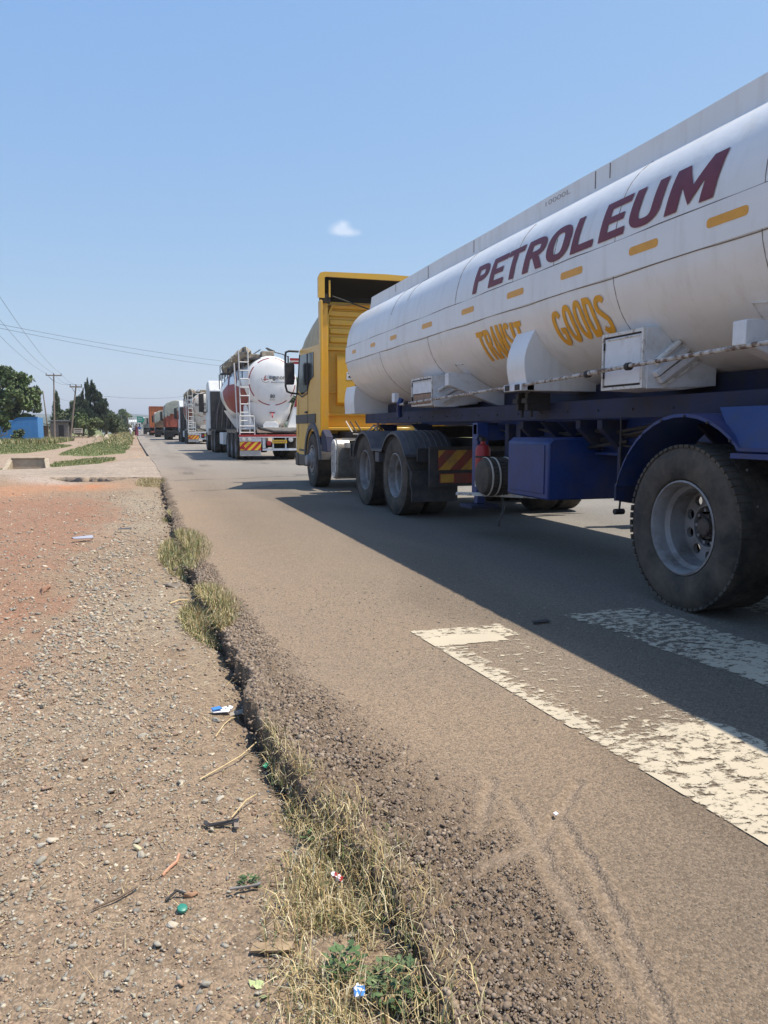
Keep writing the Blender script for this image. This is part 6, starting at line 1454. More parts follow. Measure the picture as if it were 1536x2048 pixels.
tree(-7.3, 124, 2, .24, [(rnd.uniform(-1, 1) * (1 - t) ** .62 * 3.1, rnd.uniform(-1, 1) * (1 - t) * 2.2, 1.4 + 6.0 * t + rnd.uniform(0, .5), .80 * (1.15 - t), .8 * (1.15 - t), 1.05, (1.25 - t)) for t in np.linspace(0, .97, 64)] + [(u_, 0, z_ + q_ * .5, .3 * (1.1 - q_), .3 * (1.1 - q_), .5, .25) for u_, z_ in ((-.9, 6.0), (.7, 6.2), (1.5, 5.0), (-1.7, 4.8)) for q_ in (0, .4, .8, 1.0)], 36000, .20, [(.04, .06, .033), (.05, .072, .04), (.065, .08, .045)], 'tall feathery dark conifer with spiky top, highest of the tree group', 511, spiky=1.3)
tree(-9.0, 133, 1.8, .2, crown(31, 0, 3.6, 1.9, 2.0, 18, .85) + crown(32, -2.2, 2.9, 1.5, 1.7, 12, .75), 17000, .18, G2, 'wide dark tree filling the gap behind the leaning crossarm pole', 541)
tree(-4.2, 132, 1.0, .16, crown(33, 0, 1.7, 1.0, 1.3, 10, .6), 7000, .16, G2, 'smaller dark tree at the right end of the tree group', 543)
tree(-5.3, 128, 1.2, .18, crown(10, 0, 2.5, 1.5, 1.5, 14, .75) + crown(11, 1.3, 1.7, 1.0, 1.1, 8, .6), 13000, .16, G2, 'dark rounded tree behind the white billboard', 513)
tree(-7.0, 112, .6, .10, crown(12, 0, 1.5, 1.5, 1.1, 14, .6), 9000, .14, G3, 'light green bushy tree in front of the conifer', 515)
tree(-8.6, 118, .6, .10, crown(13, 0, 1.9, 1.2, 1.3, 10, .6), 7000, .14, G1, 'mid green shrub tree beside the small board sign', 516)
tree(-5.0, 175, .4, .10, crown(14, 0, 1.2, 1.6, 1.0, 12, .6), 6000, .2, [(.16, .19, .09), (.20, .21, .11)], 'pale dusty shrub at the far end of the grass verge', 517, name='bush', cat='bush')
tree(-3.2, 168, .4, .08, crown(15, 0, .9, 1.0, .8, 9, .5), 4500, .18, [(.20, .21, .11), (.17, .19, .09)], 'pale dry shrub beside the cage lorry', 518, name='bush', cat='bush')
tree(13.5, 68, 1.6, .2, crown(16, 0, 3.4, 2.2, 2.0, 18, .9), 12000, .18, G2, 'dark tree across the road behind the lettered powder tanker', 519, group='trees across the road')
for k, (x, y, s_) in enumerate([(-14, 230, 1.3), (-9.5, 250, 1.2), (-6.5, 300, 1.5), (-18, 260, 1.6), (9, 330, 1.3), (14, 290, 1.5), (22, 270, 1.6), (30, 240, 1.5)]):
    tree(x, y, 1.5, .2, crown(20 + k, 0, 3.2 * s_, 2.2 * s_, 1.8 * s_, 14, .9 * s_), 7000, .3, G2 if k % 2 else G1, ['distant tree beyond the cage lorry, left group, outermost', 'distant tree beyond the billboard, left of the road', 'distant hazy tree straight beyond the cage lorry', 'distant large tree far left behind the stone hut', 'distant tree hidden far behind the queue of lorries', 'distant tree across the road behind the queue', 'distant tree across the road beyond the fence', 'distant tree across the road, farthest right'][k], 530 + k, group='distant trees along the road')
r2 = np.random.default_rng(561); n = 420; X = r2.uniform(-420, 420, n); Y = r2.uniform(420, 1500, n); k = np.abs(X + 6) > 12; X, Y = X[k], Y[k]
bl = [(x, y, 2.4, 4.5, 4.5, 3.2, 1) for x, y in zip(X, Y)]; V, F, C = leaf_cloud(bl, 42000, 1.3, G2 + G1, 563); bulk('distant_woods', V, F, LEAFM, C, kind='stuff')

# ================================================================== POLES, WIRES, BUILDINGS, PEOPLE, LITTER
WOOD = mk('weathered_pole_wood', (.24, .19, .15), .9, var=.25, vscale=5, bump=(12, .4, .01), stretch=(6, 6, .5))
CONC = mk('weathered_concrete', (.42, .35, .26), .9, var=.2, vscale=6, dirt=((.22, .17, .12), .6, 4, .45, .75), bump=(18, .5, .01))
WIREM = mk('overhead_wire', (.05, .05, .055), .6, var=0)
BLUEW = mk('blue_wall_paint', (.055, .22, .50), .75, var=.12, vscale=2, dirt=((.16, .26, .36), .5, 1.5, .5, .8), chips=((.3, .3, .28), 6, .7))
def pole(x, y, h, lean, label, cross=None, r=.10):
    p = root('utility_pole', (x, y, -.1), label, 'utility pole', 'utility poles left of the road')
    top = (x + lean, y, h); m = MB(); m.tube([(x, y, -.3), (x + lean * .5, y, h * .5), top], r, 10, rs=[r * 1.2, r, r * .75]); m.build('pole_shaft', WOOD, p)
    ins = []
    if cross:
        z = h - .22; cxp = x + lean * .97; MB().box(cxp - cross, cxp + cross, y - .16, y - .06, z - .07, z + .07).build('crossarm', WOOD, p)
        for u in (-cross + .06, .0 if cross < 1 else .25, cross - .06): MB().lathe([(0, z + .28), (.05, z + .26), (.06, z + .18), (.03, z + .14), (.03, z + .06)], 'Z', (cxp + u, y - .11, 0), 10).build('insulator', BLACKP, p); ins.append((cxp + u, y - .11, z + .26))
        MB().tube([(cxp - cross * .7, y - .11, z - .05), (cxp - .05, y - .1, z - .75)], .025, 6).build('brace', GRIME, p)
    return p, ins, top
_, i0, _ = pole(-7.6, 43.0, 7.95, 0, 'pole left of the picture with wires running to the crossarm pole', .95)
_, i1, _ = pole(-10.76, 108, 8.1, .25, 'tall upright wooden pole with crossarm rising beside the blue wall', .95)
_, i2, t2 = pole(-7.32, 89, 5.75, .82, 'wooden pole leaning right with a crossarm, before the conifer', .62, .09)
_, _, t3 = pole(-7.2, 126.5, 6.35, -.75, 'bare pole leaning left in front of the conifer, right of both crossarms', None, .11)
_, _, t4 = pole(-14.5, 137, 7.2, -.6, 'thin bare pole leaning left, behind the crossarm pole', None, .10)
_, _, t5 = pole(-5.2, 168, 4.6, 0, 'slim far pole standing behind the white billboard', None, .07)
_, _, ta = pole(-16.6, 40.4, 8.0, 0, 'pole outside the left edge carrying the wires that cross the road', None)
_, _, tb_ = pole(15.2, 86.4, 8.0, 0, 'pole across the road carrying the crossing wires', None)
def wire(a, b, sag, label, r=.0105):
    a, b = Vector(a), Vector(b); pts = [a + (b - a) * t - Vector((0, 0, sag * 4 * t * (1 - t))) for t in np.linspace(0, 1, 22)]
    return tag(MB().tube(pts, r, 5).build('overhead_wire', WIREM), label, 'wire', 'overhead wires')
for k, n_ in enumerate(('left', 'middle', 'right')): wire(i0[k], i1[k], .55, f'{["outer", "middle", "inner"][k]} wire slanting down from the upper left to the crossarm pole')
for k in range(3): wire(i1[k], i2[k], .5, f'{["outer", "middle", "inner"][k]} wire sagging between the two crossarm poles')
wire(t2, t3, .4, 'wire from the leaning crossarm pole to the bare leaning pole'); wire((-10.6, 108, 5.4), t3, .9, 'slack wire between the crossarm pole and the bare leaning pole')
wire(ta, tb_, .7, 'upper wire crossing the sky from left edge to the lettered powder tanker'); wire((ta[0], ta[1], ta[2] - .02), (tb_[0], tb_[1] - .4, tb_[2] - .55), .8, 'lower wire crossing the sky from left edge to the lettered powder tanker')
wire(t3, (12, 175, 8.6), .8, 'thin far wire spanning the road above the distant lorries', .02)
# street lamp behind the lettered powder tanker
sl = root('street_lamp', (11.05, 60, -.1), 'grey street lamp with arm reaching left, seen above the round tank head', 'street lamp')
sm_ = MB(); sm_.tube([(11.05, 60, -.1), (11.05, 60, 4), (11.02, 60, 6.7)], .09, 10, rs=[.12, .09, .06]); sm_.build('lamp_post', GRIME, sl)
MB().tube([(11.02, 60, 6.65), (10.6, 60, 6.82), (9.9, 60, 6.98)], .035, 8).build('lamp_arm', GRIME, sl)
MB().prism([(9.95, 6.93), (9.98, 7.05), (9.36, 7.30), (9.28, 7.26), (9.5, 7.08)], 'Y', 59.87, 60.13).build('lamp_head', DGREY, sl)
sgb = MB().box(11.15, 12.1, 59.95, 60.0, 6.1, 6.55).build('banner_plate', REDP, sl); MB().box(11.15, 12.1, 59.94, 59.948, 6.27, 6.36).build('white_stripe', LAMPW, sgb)
# slatted fence across the road
fn = root('slatted_fence', (9.5, 55, 0), 'cream slatted fence across the road behind the powder tanker', 'fence')
for k in range(34): MB().box(10.95 + k * .22, 11.10 + k * .22, 55, 55.03, 0, 1.55).build('slat', TANW, fn)
MB().box(10.9, 18.4, 55.03, 55.08, .3, .4).box(10.9, 18.4, 55.03, 55.08, 1.25, 1.35).build('fence_rail', TANW, fn)
for x in (10.95, 14.6, 18.2): MB().box(x, x + .1, 55.08, 55.18, -.2, 1.6).build('fence_post', TANW, fn)
# blue plastered wall
bw = root('blue_wall', (-11.8, 75, 0), 'bright blue plastered wall behind the bushes at the left edge', 'wall')
mw = MB(); mw.prism([(-17.0, -.3), (-8.82, -.3), (-8.78, 2.12), (-10.4, 2.02), (-10.75, 1.82), (-17.0, 1.88)], 'Y', 75.0, 75.25); mw.build('wall_panel', BLUEW, bw, bevel=.03)
MB().prism([(-10.75, 1.825), (-10.4, 2.025), (-8.78, 2.125), (-8.78, 2.17), (-10.42, 2.07), (-10.77, 1.87)], 'Y', 74.97, 75.28).build('coping', BLUEW, bw)
MB().box(-9.05, -8.80, 75.25, 79.0, -.3, 2.1).build('return_wall', BLUEW, bw)
# stone hut and roadside stall
ht = root('stone_hut', (-11.0, 116, 0), 'small grey block hut with flat tin roof behind the crossarm pole', 'hut')
HUTM = mk('weathered_block', (.22, .20, .18), .95, var=.3, vscale=5, bump=(10, .5, .02)); MB().box(-12.0, -9.7, 116, 118.5, -.2, 2.0).build('wall', HUTM, ht)
for r_ in range(6):
    for c in range(6): MB().box(-11.98 + c * .38 + (r_ % 2) * .0, -11.63 + c * .38, 115.97, 115.998, -.1 + r_ * .34, .21 + r_ * .34).build('block', HUTM, ht)
MB().prism([(115.6, 2.05), (118.9, 2.25), (118.9, 2.32), (115.6, 2.12)], 'X', -12.3, -9.4).build('roof', GRIME, ht)
MB().box(-11.0, -10.3, 115.95, 115.968, 0, 1.6).build('door', GRIME, ht)
stl = root('roadside_stall', (-13.0, 112, 0), 'dark open stall with a thin sloping roof beside the blue wall', 'stall')
MB().prism([(-14.6, 1.95), (-11.6, 1.6), (-11.6, 1.68), (-14.6, 2.05)], 'Y', 111, 113.5).build('roof', GRIME, stl)
for x in (-14.4, -13.0, -11.8):
    for y in (111.2, 113.3): MB().tube([(x, y, -.2), (x, y, 1.7)], .05, 6).build('post', WOOD, stl)
MB().box(-14.4, -12.0, 113.2, 113.3, 0, 1.5).build('back_panel', BARK, stl)
# boards
sb1 = root('small_board_sign', (-7.45, 101.7, 0), 'small pale board sign on two short posts under the trees', 'sign')
MB().box(-7.95, -6.9, 101.66, 101.7, .55, 1.15).build('board', TANW, sb1); MB().box(-7.85, -7.0, 101.645, 101.658, .92, 1.06).box(-7.8, -7.1, 101.645, 101.658, .68, .76).build('printed_line', DGREY, sb1['x'] if False else sb1)
for x in (-7.9, -7.0): MB().box(x, x + .06, 101.7, 101.76, -.2, 1.15).build('post', WOOD, sb1)
bb = root('billboard', (-5.85, 143.8, 0), 'white billboard with dark printed panels standing before the dark trees', 'billboard')
MB().box(-6.65, -5.1, 143.8, 143.88, .15, 2.2).build('board', CLEANW, bb)
for a, b_, c, d_, m_ in ((-6.55, -5.2, 1.85, 2.1, DGREY), (-6.6, -5.95, .45, 1.25, DGREY), (-5.85, -5.2, .55, 1.6, LAMPW), (-6.35, -5.3, 1.66, 1.76, DGREY)): MB().box(a, b_, 143.78, 143.796, c, d_).build('printed_panel', m_, bb)
for x in (-6.6, -5.2): MB().box(x, x + .08, 143.88, 143.96, -.2, 2.1).build('post', GRIME, bb)
gs = root('direction_sign', (-.1, 150, 0), 'teal green road sign on a post before the far lorries', 'road sign')
MB().prism([(-.75, 2.3), (.30, 2.2), (.62, 2.75), (.30, 3.25), (-.75, 3.38)], 'Y', 149.96, 150.02).build('sign_panel', mk('teal_sign', (.01, .26, .19), .5, var=.08), gs)
MB().prism([(-.6, 2.95), (.15, 2.93), (.15, 3.02), (-.6, 3.06)], 'Y', 149.94, 149.958).prism([(-.6, 2.62), (.2, 2.6), (.2, 2.7), (-.6, 2.72)], 'Y', 149.94, 149.958).build('printed_line', LAMPW, gs)
MB().tube([(.30, 150.05, -.1), (.30, 150.05, 3.2)], .05, 8).build('sign_post', STEEL, gs)
for k in range(8):
    pass
# concrete culvert headwall near the side road and two more beyond
def culvert(x0, x1, y, h, label, group):
    t = root('culvert_headwall', ((x0 + x1) / 2, y, -.12), label, 'culvert', group)
    MB().box(x0 + .22, x1 - .22, y + .25, y + .40, -.5, h - .12).build('headwall', CONC, t, bevel=.02)
    for a, b_ in ((x0, x0 + .24), (x1, x1 - .24)):
        lo, hi = min(a, b_), max(a, b_); s_ = 1 if b_ > a else -1
        MB().hexa([(a, y - .30, -.5), (a + s_ * .13, y - .30, -.5), (b_, y + .30, -.5), (b_ - s_ * .13, y + .30, -.5), (a, y - .30, -.10), (a + s_ * .13, y - .30, -.10), (b_, y + .30, h - .10), (b_ - s_ * .13, y + .30, h - .10)]).build('wing_wall', CONC, t, bevel=.015)
    MB().box(x0 + .2, x1 - .2, y + .22, y + .46, h - .121, h - .07).build('coping', CONC, t, bevel=.015)
    return t
culvert(-3.95, -2.62, 25.1, .33, 'low concrete culvert headwall with sloping wings beside the side road', 'concrete culvert ends')
for x, l in ((-4.55, 'left'), (-3.45, 'right')):
    t = root('culvert_wing', (x, 87.5, -.1), ['leaning concrete culvert wing by the footpath, left one of the far pair', 'leaning concrete culvert wing by the footpath, right one of the far pair'][l == 'right'], 'culvert', 'concrete culvert ends')
    s_ = -1 if l == 'left' else 1
    MB().hexa([(x - .35, 87.2, -.2), (x + .05, 87.2, -.2), (x + .25, 88, -.2), (x - .1, 88, -.2), (x - .25 + s_ * -.1, 87.3, .25), (x - .05, 87.3, .25), (x + .10 - s_ * .15, 88, .50), (x - .1 - s_ * .15, 88, .50)]).build('wing_wall', CONC, t, bevel=.02)
for x, y, lb in ((-4.2, 132, 'white marker stone nearest the billboard'), (-3.0, 136, 'white marker stone in the middle of the far verge'), (-2.2, 118, 'white marker stone nearest the road edge')):
    tag(MB().lathe([(0, .32), (.10, .30), (.14, .1), (.16, -.15)], 'Z', (x, y, 0), 10).build('marker_stone', CLEANW), lb, 'marker stone', 'white marker stones')
# thin far posts on the verge
for k, (x, y, h) in enumerate([(-4.4, 190, 4.2), (-3.4, 215, 5.2), (-2.6, 235, 5.0), (-4.0, 240, 4.6)]):
    t = root('far_post', (x, y, 0), ['thin far post between billboard and pale bushes', 'tall thin far post over the pale dusty shrub', 'thin far post just left of the cage lorry', 'thin far post between two taller far posts'][k], 'post', 'thin far posts'); MB().tube([(x, y, -.2), (x, y, h)], .06, 6).build('post_shaft', WOOD, t)

# ---- people on the road ahead
SKIN = mk('dark_skin', (.09, .05, .035), .6, var=.05)
def person(x, y, rz, pose, shirt, trousers, label, skirt=None, bag=None):
    t = root('person', (x, y, 0), label, 'person', 'people walking ahead', rz)
    bend = pose.get('bend', 0); st = pose.get('stride', .12); cr = pose.get('crouch', 0)
    hip = Vector((0, 0, .92 - cr * .42)); ch = hip + Vector((0, math.sin(bend) * .36, math.cos(bend) * .36)); nk = hip + Vector((0, math.sin(bend) * .54, math.cos(bend) * .54)); hd = hip + Vector((0, math.sin(bend) * .72, math.cos(bend) * .72))
    V = [hip, hip + (ch - hip) * .5, ch, nk, hd, hd + (hd - nk) * .5]; E_ = [(0, 1), (1, 2), (2, 3), (3, 4), (4, 5)]; RAD = [.13, .12, .145, .055, .088, .085]
    def chain(start, pts, rads):
        p = start
        for q, r_ in zip(pts, rads): V.append(Vector(q)); RAD.append(r_); E_.append((p, len(V) - 1)); p = len(V) - 1
    for s_ in (-1, 1):
        f = st * s_
        chain(0, [(s_ * .09, 0, hip.z - .05), (s_ * .10, f * .6 + cr * .25, hip.z - .45 + cr * .25), (s_ * .10, f, .08), (s_ * .11, f + .13, .04)], [.095, .065, .045, .04])
        sh = ch + Vector((s_ * .17, 0, .05)); fw = pose.get('arm', .1) * (1 if s_ < 0 else -1) + pose.get('reach', 0)
        chain(2, [sh, sh + Vector((s_ * .05, fw * .5, -.28)), sh + Vector((s_ * .05, fw * 1.2 + .05, -.52)), sh + Vector((s_ * .05, fw * 1.3 + .07, -.62))], [.06, .045, .035, .032])
    def skin(name, sel, fat, m):
        idx = {i: k for k, i in enumerate(sel)}; me = bpy.data.meshes.new(name)
        me.from_pydata([V[i] for i in sel], [(idx[a], idx[b]) for a, b in E_ if a in idx and b in idx], []); me.materials.append(m)
        o = bpy.data.objects.new(name, me); COL.objects.link(o); o.parent = t
        md = o.modifiers.new('skin', 'SKIN'); lay = me.skin_vertices[0].data if me.skin_vertices else None
        if lay is None:
            bm = bmesh.new(); bm.from_mesh(me); bm.verts.layers.skin.verify(); bm.to_mesh(me); bm.free(); lay = me.skin_vertices[0].data
        for k, i in enumerate(sel): lay[k].radius = (RAD[i] * fat, RAD[i] * fat * .9); lay[k].use_root = (k == 0)
        sd_ = o.modifiers.new('smooth', 'SUBSURF'); sd_.levels = 1; sd_.render_levels = 1
        return o
    skin('body', list(range(len(V))), 1.0, SKIN)
    legs = [0] + [i for i in range(6, len(V))]
    arms = [10, 11, 12, 18, 19, 20]; lg = [0, 6, 7, 8, 14, 15, 16]
    skin('shirt', [0, 1, 2, 10, 11, 18, 19], 1.16, shirt)
    if skirt:
        MBs = MB(); MBs.lathe([(.15, hip.z + .12), (.20, hip.z - .1), (.27, .35), (.31, .10)], 'Z', (0, 0, 0), 16); o = MBs.build('skirt', skirt, t, local=True)
    else: skin('trousers', lg, 1.2, trousers)
    hr_ = MB().lathe([(0, .13), (.07, .115), (.103, .06), (.108, 0), (.09, -.05)], 'Z', tuple(hd + (hd - nk) * .42), 12).build('hair', BLACKP, t, local=True)
    return t
SW = mk('white_cloth', (.75, .75, .76), .8, var=.05); MARC = mk('maroon_cloth', (.16, .02, .05), .85, var=.15); BLUEC = mk('blue_cloth', (.03, .08, .35), .8, var=.1); KHK = mk('dark_trousers', (.05, .05, .06), .85, var=.1)
person(-1.45, 118, .7, dict(bend=.6, stride=.22, crouch=.25, arm=.2), SW, SW, 'person in white stooping forward near the road edge')
person(-.75, 124, 2.9, dict(stride=.1), MARC, MARC, 'person in a long maroon dress walking up the road', skirt=MARC)
person(-.28, 121, 3.1, dict(stride=.16, arm=.16), BLUEC, SW, 'person in blue top and white trousers walking beside the maroon dress')

# ---- litter and single stones
def lz(x, y): return float(verge_z(np.array([x]), np.array([y]))[0])
def flatpiece(name, x, y, rz, pts, thick, m, label, cat, lift=.004, tilt=0, curl=0, group=None):
    """thin bent piece: outline pts in local metres"""
    mb = MB(); n_ = len(pts); xs_ = [p[0] for p in pts]; w_ = max(xs_) - min(xs_)
    top = [(a, b, thick + curl * ((a / (w_ / 2)) ** 2)) for a, b in pts]; bot = [(a, b, c - thick) for a, b, c in top]
    mb.add(top + bot, [tuple(range(n_)), tuple(range(n_, 2 * n_))[::-1]] + [(i, n_ + i, n_ + (i + 1) % n_, (i + 1) % n_) for i in range(n_)])
    o = mb.build(name, m, None, local=True, smooth=0); o.location = (x, y, lz(x, y) + lift); o.rotation_euler = (tilt, 0, rz); return tag(o, label, cat, group)
GRN = mk('green_plastic', (.03, .22, .16), .4, var=.1); BLUP = mk('blue_plastic', (.06, .22, .55), .35, var=.2); PAPER = mk('white_paper', (.72, .72, .76), .7, var=.08, vscale=30); GRNW = mk('bright_green_wrapper', (.05, .42, .22), .4, var=.15)
cap = MB().lathe([(0, .008), (.0095, .008), (.0125, .0065), (.0135, .004), (.0135, 0), (.011, 0), (.011, .004), (0, .005)], 'Z', (0, 0, 0), 28).build('bottle_cap', GRN, None, local=True)
cap.location = (.06, 1.93, lz(.06, 1.93) + .007); cap.rotation_euler = (.25, .1, 0); tag(cap, 'dark green round bottle cap lying on the gravel', 'bottle cap')
def crumple(name, x, y, r_, m, label, cat, seed, flat=.5, lift=.01, stripes=None):
    r3 = random.Random(seed); bm = bmesh.new(); bmesh.ops.create_icosphere(bm, subdivisions=2, radius=r_)
    for v in bm.verts: v.co = v.co * r3.uniform(.6, 1.25); v.co.z *= flat; v.co.x *= 1.5
    me = bpy.data.meshes.new(name); bm.to_mesh(me); bm.free(); me.materials.append(m)
    if stripes:
        me.materials.append(stripes)
        for p in me.polygons: p.material_index = 1 if math.sin(p.center.x / r_ * 5) > .2 else 0
    o = bpy.data.objects.new(name, me); COL.objects.link(o); o.location = (x, y, float(gz(np.array([x]), np.array([y]))[0]) + lift); o.rotation_euler = (r3.uniform(-.5, .5), r3.uniform(-.5, .5), r3.uniform(0, 6)); return tag(o, label, cat)
crumple('wrapper', .405, 1.465, .016, BLUP, 'crumpled bright blue wrapper in the grass at the bottom', 'wrapper', 1, lift=.05, stripes=PAPER)
crumple('wrapper', .46, 1.89, .013, REDP, 'crumpled red and white wrapper in the dry grass', 'wrapper', 2, lift=.06, stripes=PAPER)
flatpiece('wrapper', .405, 2.765, 1.0, [(-.022, -.008), (.022, -.009), (.024, .007), (-.02, .009)], .002, GRNW, 'small bright green wrapper at the top of the grass strip', 'wrapper', .03, .3, .004)
flatpiece('packet', .30, 3.34, .35, [(-.05, -.016), (.02, -.022), (.05, -.006), (.045, .016), (-.02, .02), (-.055, .006)], .003, PAPER, 'crushed white and blue packet on the gravel beside the dark edge', 'packet', .012, .15, .012)
flatpiece('packet_strip', .275, 3.33, .4, [(-.022, -.012), (.02, -.012), (.02, .012), (-.022, .012)], .004, BLUP, 'blue scrap lying against the crushed white packet', 'scrap', .02, .15, .004)
flatpiece('cardboard_scrap', .375, 3.375, .3, [(-.05, -.016), (.05, -.02), (.06, .014), (-.04, .018)], .002, mk('grey_card', (.34, .30, .25), .9, var=.15), 'greyish torn card scrap beside the crushed packet', 'scrap', .012, .2, .01)
flatpiece('paper_strip', -.66, 9.0, .5, [(-.11, -.03), (.10, -.045), (.12, .02), (-.10, .04)], .006, mk('violet_paper', (.34, .35, .42), .6, var=.15), 'violet paper strip on the gravel far left', 'scrap', .02, .2, .03)
flatpiece('paper_strip', -.23, 9.6, .1, [(-.08, -.03), (.07, -.03), (.08, .02), (-.07, .03)], .006, DGREY, 'dark grey scrap with a white end on the far gravel', 'scrap', .02, .1, .03)
flatpiece('plastic_strip', .20, 2.345, -.1, [(-.055, -.006), (-.04, -.014), (.0, -.008), (.05, -.012), (.055, .004), (.0, .006), (-.035, .0), (-.045, .014), (-.055, .012)], .003, BLACKP, 'black torn plastic strip on the gravel', 'plastic strip', .008, .1, .012)
flatpiece('wood_chip', .245, 2.33, 1.45, [(-.032, -.007), (.03, -.007), (.032, .006), (-.03, .008)], .004, WOOD, 'grey brown wood chip lying across the black plastic strip', 'wood chip', .016, .05)
flatpiece('wood_chip', .255, 1.70, -.25, [(-.05, -.012), (.03, -.014), (.055, -.008), (.05, .012), (-.045, .012)], .006, mk('dry_wood', (.30, .215, .13), .85, var=.3, vscale=40), 'flat piece of split brown wood by the grass', 'wood piece', .012, .15)
flatpiece('bark_strip', .225, 1.965, 0, [(-.04, -.005), (.04, -.006), (.045, .003), (0, .006), (-.04, .004)], .004, mk('grey_bark_strip', (.22, .20, .19), .85, var=.2), 'dark grey bark strip beside the short weed', 'bark strip', .008, 0, .01)
def curve_piece(name, pts, r_, m, label, cat, flat=1):
    z0 = [(x, y, lz(x, y) + dz) for x, y, dz in pts]; return tag(MB().tube(z0, r_, 6).build(name, m), label, cat)
STRAWM = mk('straw', (.58, .45, .25), .8, var=.2, vscale=30); 
curve_piece('dry_stalk', [(.245, 3.05, .01), (.29, 3.17, .012), (.33, 3.27, .016), (.36, 3.32, .012)], .0024, STRAWM, 'pale dry stalk pointing up to the crushed packet', 'stalk')
curve_piece('dry_stalk', [(.155, 2.67, .008), (.24, 2.74, .02), (.32, 2.83, .03), (.40, 2.98, .05)], .0026, STRAWM, 'long bent dry stalk leaning into the grass strip', 'stalk')
curve_piece('dry_stalk', [(.235, 2.38, .012), (.29, 2.45, .03), (.33, 2.49, .03)], .0024, STRAWM, 'short pale stalk beside the black plastic strip', 'stalk')
curve_piece('dry_stalk', [(.15, 5.55, .01), (.22, 5.62, .02), (.30, 5.70, .015)], .006, STRAWM, 'flat pale husk below the grey slab', 'husk')
curve_piece('twig', [(-.16, 2.00, .01), (-.10, 2.02, .014), (-.05, 2.06, .012)], .003, BARK, 'thin brown twig among the stones at the left', 'twig')
curve_piece('twig', [(.02, 1.98, .006), (.05, 2.0, .016), (.075, 1.985, .01), (.09, 1.99, .012)], .0035, GRIME, 'short dark twig on the gravel near the cap', 'twig')
curve_piece('orange_strip', [(.015, 2.10, .006), (.035, 2.13, .008), (.055, 2.155, .008), (.064, 2.2, .006)], .0045, mk('faded_orange', (.52, .27, .17), .7, var=.1), 'faded orange ribbon strip curling on the gravel', 'ribbon')
def rock(name, x, y, s3, rot, m, label, cat, seed, sub=3, angular=True):
    Vv, Ff = pebble_variants(sub, 1, seed, (.8, .9)); me = bulk_mesh(name, Vv[0] * np.array(s3)[None], Ff, m, smooth=not angular); o = bpy.data.objects.new(name, me); COL.objects.link(o)
    o.location = (x, y, lz(x, y) + s3[2] * .5); o.rotation_euler = rot; return tag(o, label, cat)
rock('stone_lump', -.05, 2.27, (.021, .016, .016), (0, .1, -.5), mk('cream_stone', (.52, .46, .30), .9, var=.15, vscale=40, bump=(150, .6, .003)), 'rounded cream pitted stone on the bare gravel', 'stone', 11, 3, False)
rock('stone_lump', .215, 6.2, (.085, .05, .035), (.1, .15, .2), mk('slate_stone', (.30, .26, .22), .9, var=.2), 'flat grey brown slab of stone below the green tuft', 'stone', 13)
rock('stone_lump', -.75, 6.26, (.06, .05, .05), (.2, -.3, .5), mk('reddish_stone', (.38, .22, .15), .9, var=.2), 'reddish brown broken stone at the left on the gravel', 'stone', 14)
rock('stone_lump', .15, 3.99, (.045, .02, .014), (.1, .1, .25), mk('tan_stone', (.40, .32, .25), .9, var=.15), 'flat tan sliver of stone in the middle of the gravel', 'stone', 15)
rock('stone_lump', .085, 1.985, (.028, .026, .012), (.1, .1, .2), mk('rusty_stone', (.34, .20, .12), .9, var=.3, vscale=40), 'rust brown flat stone beyond the green cap', 'stone', 17)
# bits on the road
o = flatpiece('black_scrap', 2.17, 3.89, .2, [(-.06, -.02), (.05, -.025), (.06, .015), (-.05, .02)], .004, BLACKP, 'flat black scrap on the shaded asphalt between the stripes', 'scrap', 0, 0, .004); o.location.z = .006
o = flatpiece('white_chip', 1.112, 1.88, .6, [(-.008, -.004), (.006, -.006), (.009, .004), (-.004, .007)], .003, PAPER, 'tiny white chip beside the scraped groove on the asphalt', 'chip', 0, .2); o.location.z = .006

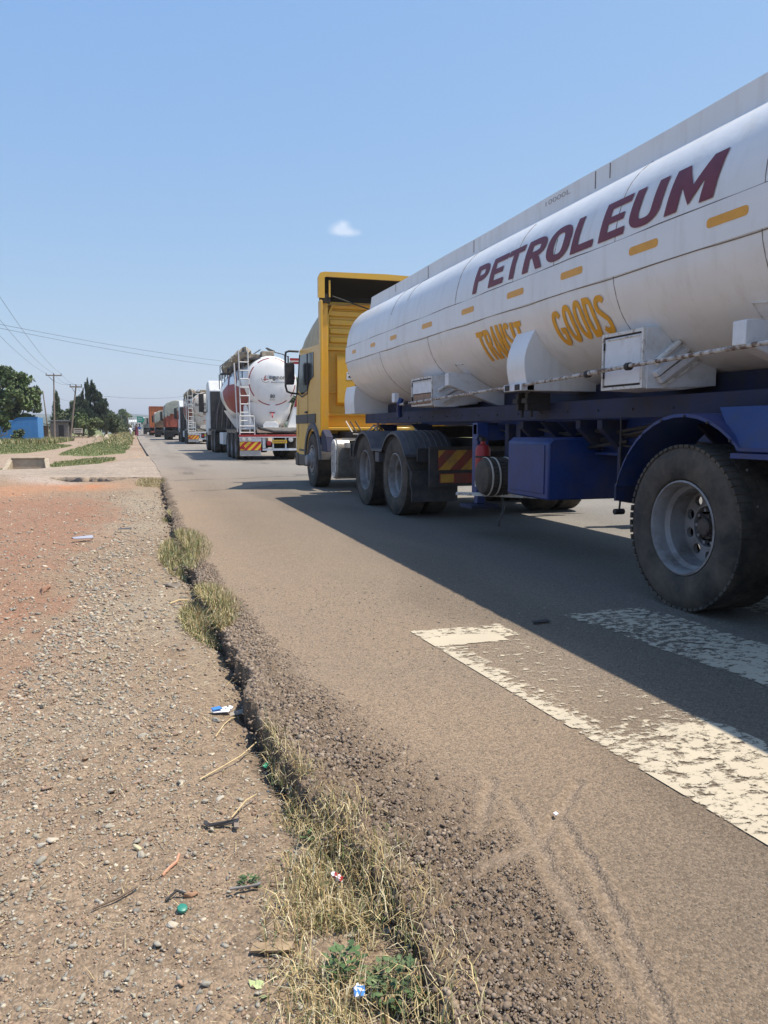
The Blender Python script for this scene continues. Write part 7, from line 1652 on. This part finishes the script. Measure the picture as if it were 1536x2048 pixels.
# ---- air: one closed box of thin haze round everything
hz_ = MB().box(-7000, 7000, -6500, 9500, -3, 130).build('haze', None or WHITE, None, smooth=0); hz_['kind'] = 'stuff'
hm = bpy.data.materials.new('thin_haze'); hm.use_nodes = True; hn = hm.node_tree; hn.nodes.remove(hn.nodes['Principled BSDF'])
pv = hn.nodes.new('ShaderNodeVolumePrincipled'); pv.inputs['Color'].default_value = (.93, .95, 1.0, 1); pv.inputs['Density'].default_value = 0.00030; pv.inputs['Anisotropy'].default_value = .3
hn.links.new(pv.outputs[0], hn.nodes['Material Output'].inputs['Volume']); hz_.data.materials.clear(); hz_.data.materials.append(hm)

# pieces that lie apart become parts of their own
SPLIT = {'frame_clamp', 'panel_joint', 'side_brace', 'rubber_flap', 'deck_plate', 'printed_line', 'fence_rail', 'air_line', 'weld_seam', 'door_frame', 'window_frame', 'door_gap', 'top_hatch', 'chassis_beam', 'cross_member', 'hanger', 'rail_clamp', 'side_fairing', 'scoop_support', 'mudguard_rib', 'chassis', 'bumper_frame', 'saddle', 'emblem', 'reflective_dash', 'painted_sweep', 'coaming', 'stripe', 'battery_box', 'side_panel', 'torn_flap', 'chalk_number', 'leaf_spring', 'printed_mark', 'side_beam', 'front_bumper', 'container_frame', 'corrugation', 'crossmember', 'brace_patch'}
for o in list(bpy.data.objects):
    if o.type != 'MESH' or o.name.split('.')[0] not in SPLIT: continue
    me = o.data; nv = len(me.vertices); par = list(range(nv))
    def find(i):
        while par[i] != i: par[i] = par[par[i]]; i = par[i]
        return i
    for e in me.edges:
        a, b = find(e.vertices[0]), find(e.vertices[1])
        if a != b: par[a] = b
    groups = {}
    for i in range(nv): groups.setdefault(find(i), []).append(i)
    if not 1 < len(groups) <= 80: continue
    faces = {}
    for p in me.polygons: faces.setdefault(find(p.vertices[0]), []).append((tuple(p.vertices), p.use_smooth))
    for k, (g, vs) in enumerate(groups.items()):
        ix = {v: i for i, v in enumerate(vs)}; nm = o.name.split('.')[0]; m2 = bpy.data.meshes.new(nm)
        m2.from_pydata([me.vertices[v].co[:] for v in vs], [], [tuple(ix[v] for v in f) for f, _ in faces.get(g, [])])
        for m_ in me.materials: m2.materials.append(m_)
        m2.polygons.foreach_set('use_smooth', [u for _, u in faces.get(g, [])]); m2.set_sharp_from_angle(angle=R(32)); m2.update()
        if k == 0: o.data = m2
        else: c = o.copy(); c.data = m2; COL.objects.link(c)
